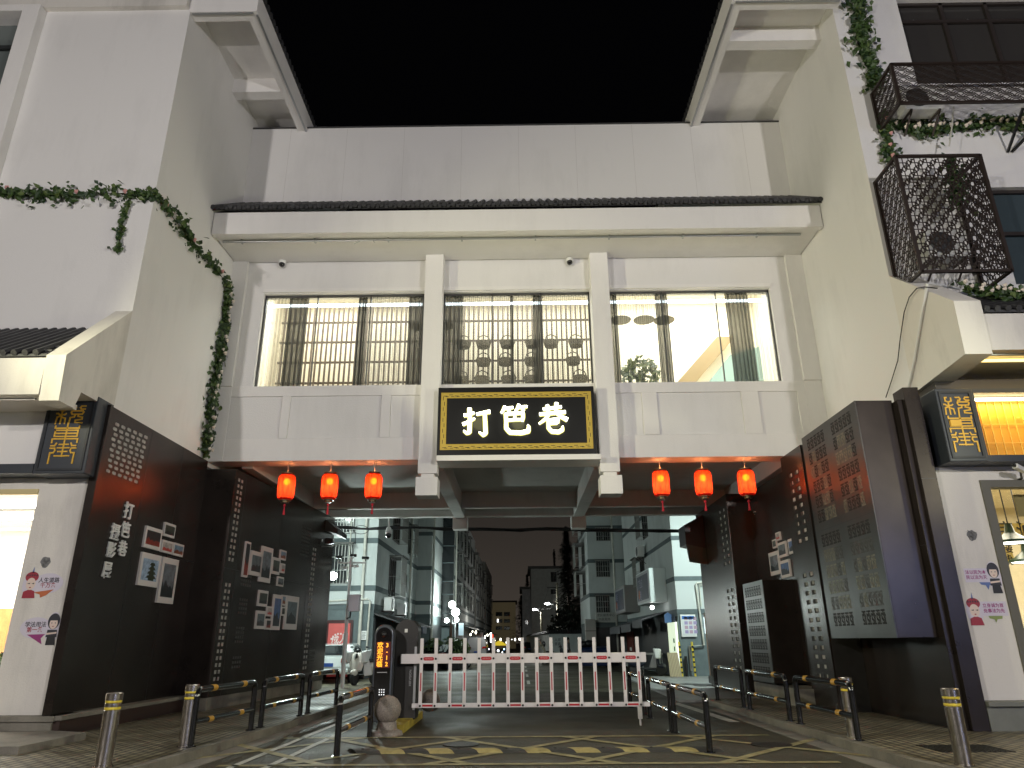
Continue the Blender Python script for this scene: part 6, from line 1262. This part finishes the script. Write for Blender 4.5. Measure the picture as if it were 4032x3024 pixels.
for y0, y1, z, c in ((36.5, 39.5, 2.5, 0), (40.2, 44.0, 2.35, 0), (44.6, 49.5, 2.3, 0)): m.hexa([(7.1, y0, z+.35), (5.9, y0, z), (5.9, y1, z), (7.1, y1, z+.35), (7.1, y0, z+.4), (5.9, y0, z+.05), (5.9, y1, z+.05), (7.1, y1, z+.4)]); m.box(5.88, 5.9, y0, y1, z-.35, z+.02)
m.build('sheet', mat('grey_awning', (.10, .10, .11), .7), aw); 
p = onY(2568, 2392, 36.4); tag(MB().ball(p, .10, 12).build('bulb_lamp', emis('white_bulb', (1, 1, .97), 14), None, True), 'small round white bulb under the large white box sign', 'lamp')
t = thing('blue_sign', 'small blue house-shaped sign plate by the lit doorway', 'sign', (6.9, 35.2, 2.3)); a = onY(2618, 2415, 35.2); m = MB(); m.prism([(a.x-.02, 35.2, a.z-.42), (a.x+.30, 35.2, a.z-.42), (a.x+.30, 35.2, a.z-.06), (a.x+.14, 35.2, a.z+.04), (a.x-.02, 35.2, a.z-.06)], (0, .1, 0)); m.build('plate', mat('mid_blue_plate', (.12, .26, .50), .5, emit=(.2, .4, .8), estr=.15), t)
t = thing('red_door', 'dark red wooden door with a white plate in the right shops', 'door', (7.0, 44.6, 0)); a = onX(2492, 2480, 7.06); b = onX(2460, 2480, 7.06); MB().box(7.04, 7.10, a.y, b.y, .05, 2.1).build('leaf', mat('dark_red_door', (.12, .02, .012), .5, var=.3), t); MB().box(7.02, 7.04, a.y+.8, a.y+1.5, .95, 1.15).build('plate', WPLAS, t)
two_wheeler((6.0, 36.2, .0), radians(-8), 'dark motor scooter parked sideways by the right shops with pale hand covers', mat('navy_paint', (.012, .016, .03), .3, coat=.5))
t = thing('metal_counter', 'bare metal counter in front of the dark right shops', 'counter', (6.7, 37.6, 0)); MB().box(5.95, 7.0, 37.5, 38.3, .9, .98).build('top', ALUM, t); m = MB()
for x in (6.0, 6.95):
    for y in (37.55, 38.25): m.box(x-.02, x+.02, y-.02, y+.02, 0, .9)
m.build('leg', ALUM, t)
# bay facing the viewer further along on the right
RB2 = thing('terrace_house', 'grey terrace bay further along on the right with windows facing the viewer', 'building', (4.7, 50.2, 0)); block(RB2, 4.7, 14, 50.2, 58, HB, 2.5, 1, (4.35, 6.6, 8.9), .25)
for v0, v1 in ((2078, 2130), (2208, 2272), (2345, 2413)):
    a = onY(2345, v0, 50.2); b = onY(2402, v1, 50.2); window(RB2, fe(a.x, 50.2, b.z), b.x-a.x, a.z-b.z, .12, 1, None, True)
for z in (4.6, 6.6, 9.0): window(RB2, fl_(4.7, 54.5, z), 2.0, 1.6, .7, 2)
m = MB(); q = onY(2420, 2300, 50.1); m.tube([(q.x, 50.1, .2), (q.x, 50.1, 11)], .07, 8); m.build('downpipe', PIPE, RB2, True)
a = onY(2345, 2412, 50.0); b = onY(2428, 2450, 50.0); t = thing('shop_sign', 'pale shop sign with two lines of small dark characters on the right bay', 'sign', (a.x, 50, b.z)); MB().box(a.x, b.x, 50.0, 50.18, b.z, a.z).build('board', mat('pale_sign_board', (.45, .45, .42), .6), t); f = Fr(((a.x+b.x)/2, 50.0, (a.z+b.z)/2), (1, 0, 0)); m = MB(); f.text(m, '便民服务中心', 0, .13, .2, .004); f.text(m, '为民服务', -.1, -.13, .2, .004); m.build('lettering', INK, t)
m = MB(); m.box(4.9, 6.9, 50.12, 50.2, .1, 2.4); m.build('shopfront', SHOPD, RB2)
a = onY(2297, 2440, 51); b = onY(2342, 2485, 51); t = thing('white_cabinet', 'tall plain white cabinet standing at the corner of the right bay', 'cabinet', (a.x, 51, 0)); MB().box(a.x, b.x-.05, 49.6, 50.1, .1, a.z).build('case', mat('cream_cabinet', (.36, .34, .31), .6), t, bevel=.02); MB().box(a.x-.02, b.x-.03, 49.58, 50.1, b.z-.02, b.z+.02).build('shelf_line', DFR, t)
# blue bins
for i, (u, lb) in enumerate(((2312, 'blue wheeled bin heaped with dark bags near the far white wall'), (2366, 'blue wheeled bin with its lid down left of the right shops'))):
    q = onZ(u, 2606, 0); q = onY(u, 2600, 47); t = thing('wheeled_bin', lb, 'bin', (q.x, 47, 0), None); x = q.x
    m = MB(); m.hexa([(x-.38, 46.7, .12), (x+.38, 46.7, .12), (x+.38, 47.3, .12), (x-.38, 47.3, .12), (x-.48, 46.6, 1.05), (x+.48, 46.6, 1.05), (x+.48, 47.4, 1.05), (x-.48, 47.4, 1.05)]); m.build('body', mat('blue_plastic', (.012, .03, .10), .4), t, bevel=.03)
    m = MB(); m.hexa([(x-.5, 46.57, 1.05), (x+.5, 46.57, 1.05), (x+.5, 47.42, 1.05), (x-.5, 47.42, 1.05), (x-.45, 46.65, 1.14), (x+.45, 46.65, 1.14), (x+.4, 47.4, 1.25), (x-.4, 47.4, 1.25)]); m.build('lid', MATS['blue_plastic'], t, bevel=.02)
    m = MB()
    for s in (-1, 1): m.lathe([(.03, -.03), (.09, -.03), (.09, .03), (.03, .03)], (x+s*.33, 47.2, .09), 14, (1, 0, 0))
    m.build('wheel', BLACK, t, True)
    if i == 0:
        for dx, dz in ((-.2, 1.35), (.15, 1.4)): tag(MB().ball((x+dx, 47, dz), .28, 14, (1.2, 1, .8)).build('rubbish_bag', mat('black_bag', (.012, .012, .014), .35, bump=.8, bscale=8), None, True), 'black rubbish bag %s on the heaped blue bin' % ('lying left' if dx < 0 else 'lying right'), 'rubbish bag')
# garden wall with tiled coping
t = thing('garden_wall', 'white garden wall with dark tiled coping across the far right of the lane', 'wall', (3, 62, 0)); zc = onY(2230, 2495, 62).z
a = onY(2300, 2495, 62); b = onY(2160, 2495, 62); m = MB(); m.box(b.x, a.x+.6, 62, 62.25, 0, zc); m.hexa([(b.x, 62, 0), (b.x+.2, 62.2, 0), (1.0, 100, 0), (.8, 100, 0), (b.x, 62, zc), (b.x+.2, 62.2, zc), (1.0, 100, zc), (.8, 100, zc)]); m.build('wall', PALE, t)
m = MB(); m.prism([(b.x-.1, 61.75, zc), (b.x-.1, 62.12, zc+.25), (b.x-.1, 62.5, zc)], (a.x-b.x+.7, 0, 0)); m.prism([(b.x-.3, 62, zc), (b.x+.1, 62, zc+.25), (b.x+.45, 62, zc)], (.9-b.x, 38, 0))
for i in range(24): x = b.x+i*.2; m.tube([(x, 61.72, zc+.03), (x, 62.12, zc+.28)], .05, 6)
m.build('coping', TILE, t); f = Fr((onY(2196, 2530, 62).x, 62, onY(2196, 2528, 62).z), (1, 0, 0)); m = MB(); f.text(m, '人家', 0, .16, .27, .004); f.text(m, '普惠', 0, -.16, .27, .004); m.build('lettering', INK, t)
# utility pole and arm lamps
def pole_lamp(u, vt, vb, y, lu, lv, lb, wires):
    p = onY(u, vt, y); t = thing('lamp_pole', lb, 'street lamp', (p.x, y, 0)); MB().tube([(p.x, y, 0), (p.x, y, p.z)], [.16, .11], 10).build('pole', mat('pale_pole', (.32, .30, .22), .7, var=.3), t, True); l = onY(lu, lv, y)
    MB().tube([(p.x, y, l.z-.35), ((p.x+l.x)/2, y, l.z-.05), (l.x, y, l.z+.06)], .04, 6).build('arm', ALUM, t, True); MB().ball(l, .2, 12, (1.3, .7, .5)).build('lamp_head', emis('cool_led', (.9, .95, 1), 20), t, True)
    lamp('arm_light', 'POINT', l-Vector((0, 0, .35)), 260, (.95, .95, .9), .2, parent=t)
    if wires: MB().box(p.x-1.0, p.x+.9, y-.06, y+.06, p.z-.5, p.z-.38).build('crossarm', DFR, t)
    return p
P1 = pole_lamp(2193, 2295, 2490, 72, 2155, 2377, 'tall utility pole with crossarm and a lit lamp by the conifers', True); P2 = pole_lamp(2131, 2410, 2500, 84, 2105, 2400, 'shorter lamp pole left of the utility pole', False)
m = MB()
for k in range(3):
    a = P1+Vector((-.8+.7*k, 0, -.35)); b = P2+Vector((-.5+.5*k, 0, .3)); m.tube([a+(b-a)*q+Vector((0, 0, -1.2*q*(1-q)*2)) for q in [i/8 for i in range(9)]], .012, 5)
tag(m.build('overhead_wires', WIREM, None, True), 'thin overhead wires sagging from the utility pole', 'wire')
# conifers
def conifer(x, y, h, r, n, lb, ls=.42):
    t = thing('conifer_tree', lb, 'tree', (x, y, 0)); MB().tube([(x, y, 0), (x+.05, y, h*.5), (x, y, h*.96)], [.22, .13, .03], 8).build('trunk', mat('bark', (.05, .035, .025), .9, bump=.6), t, True); m = MB()
    for i in range(n):
        q = random.random()**.8; z = h*(.12+.88*q); rr = r*(1-q)**.75*(.75+.35*sin(z*2.6+i % 3))*random.uniform(.35, 1); a = random.uniform(0, 2*pi); m.mi = random.choice((0, 0, 0, 1)); p = Vector((x+rr*cos(a), y+rr*sin(a), z)); d = Vector((cos(a), sin(a), -.35)); s = ls*random.uniform(.6, 1.3); w_ = d.cross(Vector((0, 0, 1))).normalized()
        m.quad(p-d*s*.3, p-w_*s*.28, p+d*s*.6, p+w_*s*.28)
    m.mi = 0; m.build('crown', [mat('needle_dark', (.012, .016, .010), .8), mat('needle_brown', (.03, .022, .014), .8)], t)
conifer(4.6, 71, 12.2, 2.1, 4200, 'tall dark conifer, left one of the close pair'); conifer(5.95, 69.5, 11.8, 1.8, 3600, 'tall brownish conifer nearest the right terrace'); conifer(5.6, 118, 15.6, 1.2, 900, 'slim conifer rising behind the far grey house'); conifer(1.2, 122, 12.0, 1.7, 1400, 'distant conifer left of the far grey house'); conifer(.2, 128, 9.0, 2.6, 1400, 'low broad dark tree before the far cream block')
for x, y, r in ((4.4, 66, 1.7), (6.4, 65, 1.9)):
    t = thing('dark_shrub', 'dark shrub mass under the %s conifer' % ('left' if x < 5 else 'right'), 'bush', (x, y, 0)); m = MB(); leaf_ball(m, (x, y, 2.6), r*1.2, 900, .4, 0); m.build('leaves', [MATS['needle_dark'], MATS['needle_dark'], MATS['needle_brown']], t); MB().tube([(x, y, 0), (x, y, 2)], .15, 6).build('stem', MATS['bark'], t)
# far houses
def far_house(lb, u0, u1, vt, y, wallm, rows, vb=2530):
    a = onY(u0, vt, y); b = onY(u1, vb, y); t = thing('distant_house', lb, 'building', (a.x, y, 0)); MB().box(a.x, b.x, y, y+12, 0, a.z).build('wall', wallm, t); MB().box(a.x-.4, b.x+.4, y-.4, y+12, a.z, a.z+.35).build('roof', DFR, t)
    for (u, v, du, dv) in rows: p = onY(u, v, y); q = onY(u+du, v+dv, y); window(t, fe(p.x, y, q.z), q.x-p.x, p.z-q.z, 0, 1)
far_house('far grey house with a flat roof behind the utility pole', 2090, 2240, 2240, 104, mat('dim_grey_wall', (.50, .52, .50), .9, var=.2), [(2168, 2252, 24, 40), (2206, 2252, 20, 40), (2168, 2320, 24, 20)])
far_house('far cream block of flats closing the end of the lane', 1930, 2030, 2372, 165, mat('far_cream_wall', (.42, .36, .24), .9, emit=(.5, .4, .22), estr=.06), [(1952, 2410, 26, 16), (1984, 2410, 24, 16), (1952, 2438, 26, 14), (1984, 2438, 24, 14), (1952, 2466, 26, 14), (1984, 2466, 24, 14)])
far_house('narrow pale gable between the cream block and the grey house', 2056, 2094, 2320, 112, mat('dim_pale_wall', (.5, .5, .51), .9, var=.3), [(2066, 2440, 14, 20)])
t = thing('market_parasol', 'yellow parasol glowing among the far lights of the lane', 'parasol', (-2.6, 96, 0)); p = onY(1966, 2535, 96); MB().lathe([(1.0, 0), (.55, .35), (.02, .6)], (p.x, 96, p.z-.2), 8).build('canopy', mat('yellow_canopy', (.7, .5, .05), .7, emit=(1, .75, .05), estr=.6), t); MB().tube([(p.x, 96, 0), (p.x, 96, p.z)], .04, 6).build('pole', ALUM, t)
for u, v, w_, h_, c, s, lb in ((1933, 2510, 5, 36, (1, 1, .95), 5, 'tall white lit shop sign at the far end of the left terraces'), (1939, 2505, 4, 14, (1, .06, .03), 4, 'small red lit sign beside the tall white one'), (1960, 2444, 5, 11, (1, 1, 1), 4, 'small lit window in the far cream block')):
    p = onY(u, v, 100 if v > 2450 else 164.8); k = p.y/2972; tag(MB().box(p.x-w_*k/2, p.x+w_*k/2, p.y, p.y+.15, p.z-h_*k/2, p.z+h_*k/2).build('lit_sign' if v > 2450 else 'lit_window', emis('lit_sign_%d' % u, c, s)), lb, 'sign' if v > 2450 else 'window')
for i, (u, v, c) in enumerate(((1950, 2522, (1, .9, .6)), (1971, 2518, (1, .95, .7)), (1962, 2562, (.9, .95, 1)), (1978, 2568, (.95, 1, 1)), (1985, 2556, (.3, .6, 1)), (1996, 2530, (1, 1, .9)), (2015, 2518, (1, 1, 1)), (2028, 2518, (1, 1, .9)), (2046, 2517, (1, .95, .8)), (1925, 2556, (.9, .8, 1)))):
    p = onY(u, v, 105+i); tag(MB().ball(p, .06+.05*(i % 3), 10, (1, 1, 1+.7*(i % 2))).build('market_light', emis('market_light_%d' % i, c, 6), None, True), 'point of light among the far stalls and traffic at the end of the lane', 'lamp', 'far lights at the end of the lane')
# patterned cabinets at the right wall end
for i, (u0, u1) in enumerate(((2787, 2832), (2826, 2900))):
    y = 27.6-.7*i; a = onY(u0, 2420, y); b = onY(u1, 2620, y); t = thing('patterned_cabinet', 'street cabinet printed with brown mountains, %s' % ('farther and half hidden' if i == 0 else 'nearer the right wall end'), 'cabinet', (a.x, y, .1))
    MB().box(a.x, b.x, y, y+.6, .35, a.z).build('case', mat('peach_print', (.34, .22, .14), .5), t, bevel=.01); MB().box(a.x-.04, b.x+.04, y-.04, y+.64, .1, .35).build('base', BROWN, t); MB().box(a.x, a.x+.16, y-.02, y, .35, a.z-.05).build('pale_side_strip', mat('silver_print', (.45, .46, .48), .4, var=.4, vscale=4), t)
    m = MB(); m.prism([(a.x-.05, y-.05, a.z), (a.x+.1, y-.05, a.z+.14), (b.x+.05, y-.05, a.z+.14), (b.x+.05, y-.05, a.z)], (0, .7, 0)); m.build('roof_cap', mat('brown_cap', (.12, .07, .045), .5), t)
    m = MB(); W_ = b.x-a.x-.17; x = a.x+.17; H = a.z-.4
    for k, hh in enumerate((.55, .36, .2)): m.mi = k; m.prism([(x, y-.004-.002*k, .36), (x+W_, y-.004-.002*k, .36), (x+W_, y-.004-.002*k, .36+H*hh*.6), (x+W_*.6, y-.004-.002*k, .36+H*hh*.8), (x+W_*.3, y-.004-.002*k, .36+H*hh), (x, y-.004-.002*k, .36+H*hh*.7)], (0, .0018, 0))
    m.build('mountains', [mat('brown_mountain', (.20, .11, .06), .5), mat('dark_mountain', (.10, .055, .035), .5), mat('deep_mountain', (.06, .04, .03), .5)], t)

# ------------------------------------------------------------ people by the far wall
def person(loc, rz, lb, J, top, legs, hairc, pack=False):
    t = thing('person', lb, 'person', (0, 0, 0)); me = bpy.data.meshes.new('body'); V = [Vector(j[0]) for j in J]; E = [(i, j[2]) for i, j in enumerate(J) if j[2] is not None]
    me.from_pydata([tuple(v) for v in V], E, []); o = bpy.data.objects.new('body_src', me); COL.objects.link(o); md = o.modifiers.new('s', 'SKIN')
    for i, j in enumerate(J): r = j[1]; me.skin_vertices[0].data[i].radius = r if isinstance(r, tuple) else (r, r); me.skin_vertices[0].data[i].use_root = (i == 0)
    sb = o.modifiers.new('d', 'SUBSURF'); sb.levels = 2; sb.render_levels = 2
    m2 = bpy.data.meshes.new_from_object(o.evaluated_get(bpy.context.evaluated_depsgraph_get())); bpy.data.objects.remove(o)
    b = bpy.data.objects.new('body', m2); COL.objects.link(b); b.parent = t
    sk = mat('skin_tone', (.42, .26, .18), .6); m2.materials.clear()
    for mm in (sk, top, legs, mat('dark_shoe', (.02, .02, .02), .6)): m2.materials.append(mm)
    zs = J[0][0][2]
    for f in m2.polygons:
        c = f.center; f.use_smooth = True
        dh = min((c-V[i]).length for i in (3, 4)); hand = min((c-V[i]).length for i, j in enumerate(J) if j[3] == 'h')
        f.material_index = 0 if (dh < .13 or hand < .07) else 3 if c.z < .09 else 2 if c.z < zs+.02 else 1
    h = V[4]; m = MB(); m.ball(h+Vector((-.02, 0, .035)), .112, 14, (.98, .88, .95)); m.build('hair', hairc, t, True)
    m = MB()
    for s in (-1, 1): m.ball(h+Vector((.088, s*.035, .0)), .012, 8)
    m.build('eyes', BLACK, t, True); m = MB(); m.ball(h+Vector((.105, 0, -.03)), .02, 8); m.ball(h+Vector((.0, .088, -.02)), .025, 8, (.7, .4, 1.2)); m.ball(h+Vector((.0, -.088, -.02)), .025, 8, (.7, .4, 1.2)); m.build('nose_and_ears', sk, t, True)
    m = MB(); m.box(h.x+.088, h.x+.096, -.025+h.y, .025+h.y, h.z-.075, h.z-.066); m.build('mouth', mat('lip', (.3, .1, .09), .6), t)
    if pack: c = (V[1]+V[2])/2; m = MB(); n_ = (V[2]-V[0]).normalized(); m.ball(c+Vector((-n_.z, 0, n_.x))*.17+n_*.06, .19, 14, (.7, .8, 1.15)); m.build('backpack', mat('black_bag', (.012, .012, .014), .35), t, True)
    t.location = loc; t.rotation_euler.z = rz
def figure(lean, arms, step):
    P = Vector((0, 0, .93)); d = Vector((sin(lean), 0, cos(lean))); ch = P+d*.45; nk = P+d*.56; hd = nk+Vector((sin(lean*.6), 0, cos(lean*.6)))*.19
    J = [(P, (.15, .12), None, ''), (P+d*.22, (.14, .11), 0, ''), (ch, (.17, .11), 1, ''), (nk, .055, 2, 'n'), (hd, (.085, .10), 3, 'H')]
    for s in (-1, 1):
        sh = ch+Vector((0, s*.19, .02)); a1, a2 = arms[0 if s < 0 else 1]; el = sh+Vector((sin(a1)*.29, s*.04, -cos(a1)*.29)); wr = el+Vector((sin(a2)*.25, 0, -cos(a2)*.25)); dh = (wr-el).normalized(); i = len(J)
        J += [(sh, .055, 2, ''), (el, .042, i, ''), (wr, .028, i+1, ''), (wr+dh*.08, (.018, .036), i+2, 'h')]
        for q in range(4): k = len(J); y = -.027+.018*q; l = (.06, .072, .066, .05)[q]; J += [(wr+dh*(.105)+Vector((0, y, 0)), .008, i+3, 'h'), (wr+dh*(.105+l)+Vector((.012, y, 0)), .007, k, 'h')]
        k = len(J); J += [(wr+dh*.04+Vector((.035, -s*.02, 0)), .010, i+2, 'h'), (wr+dh*.085+Vector((.055, -s*.02, 0)), .008, k, 'h')]
    for s in (-1, 1):
        st = step*s; i = len(J); hp = Vector((0, s*.09, .88)); kn = Vector((sin(st)*.42+.02, s*.10, .50)); an = Vector((sin(st)*.62-.03, s*.10, .09)); J += [(hp, .085, 0, ''), (kn, .06, i, ''), (an, .042, i+1, ''), (an+Vector((.13, 0, -.045)), (.04, .035), i+2, '')]
    return J
person((1.75, 55, 0), radians(178), 'person in a pale jacket with a black backpack bending forward by the far wall', figure(.55, ((.9, 1.2), (.7, 1.0)), .2), mat('khaki_jacket', (.30, .27, .20), .8), mat('khaki_trousers', (.20, .18, .13), .8), mat('grey_hair', (.14, .11, .10), .8), True)
person((3.58, 57, 0), radians(-25), 'person in a grey shirt standing upright by the far wall', figure(.03, ((.1, .5), (-.05, .3)), .05), mat('grey_shirt', (.22, .21, .22), .8), mat('dark_trousers', (.03, .03, .035), .8), mat('black_hair', (.012, .012, .012), .6))
person((4.5, 56.5, 0), radians(20), 'person in dark clothes leaning over the heaped blue bin', figure(.5, ((1.0, 1.3), (.9, 1.2)), .1), mat('dark_coat', (.03, .03, .03), .8), MATS['dark_trousers'], MATS['black_hair'])
two_wheeler((2.5, 56, 0), radians(10), 'dark scooter parked between the two people by the far wall', MATS['navy_paint'], False)
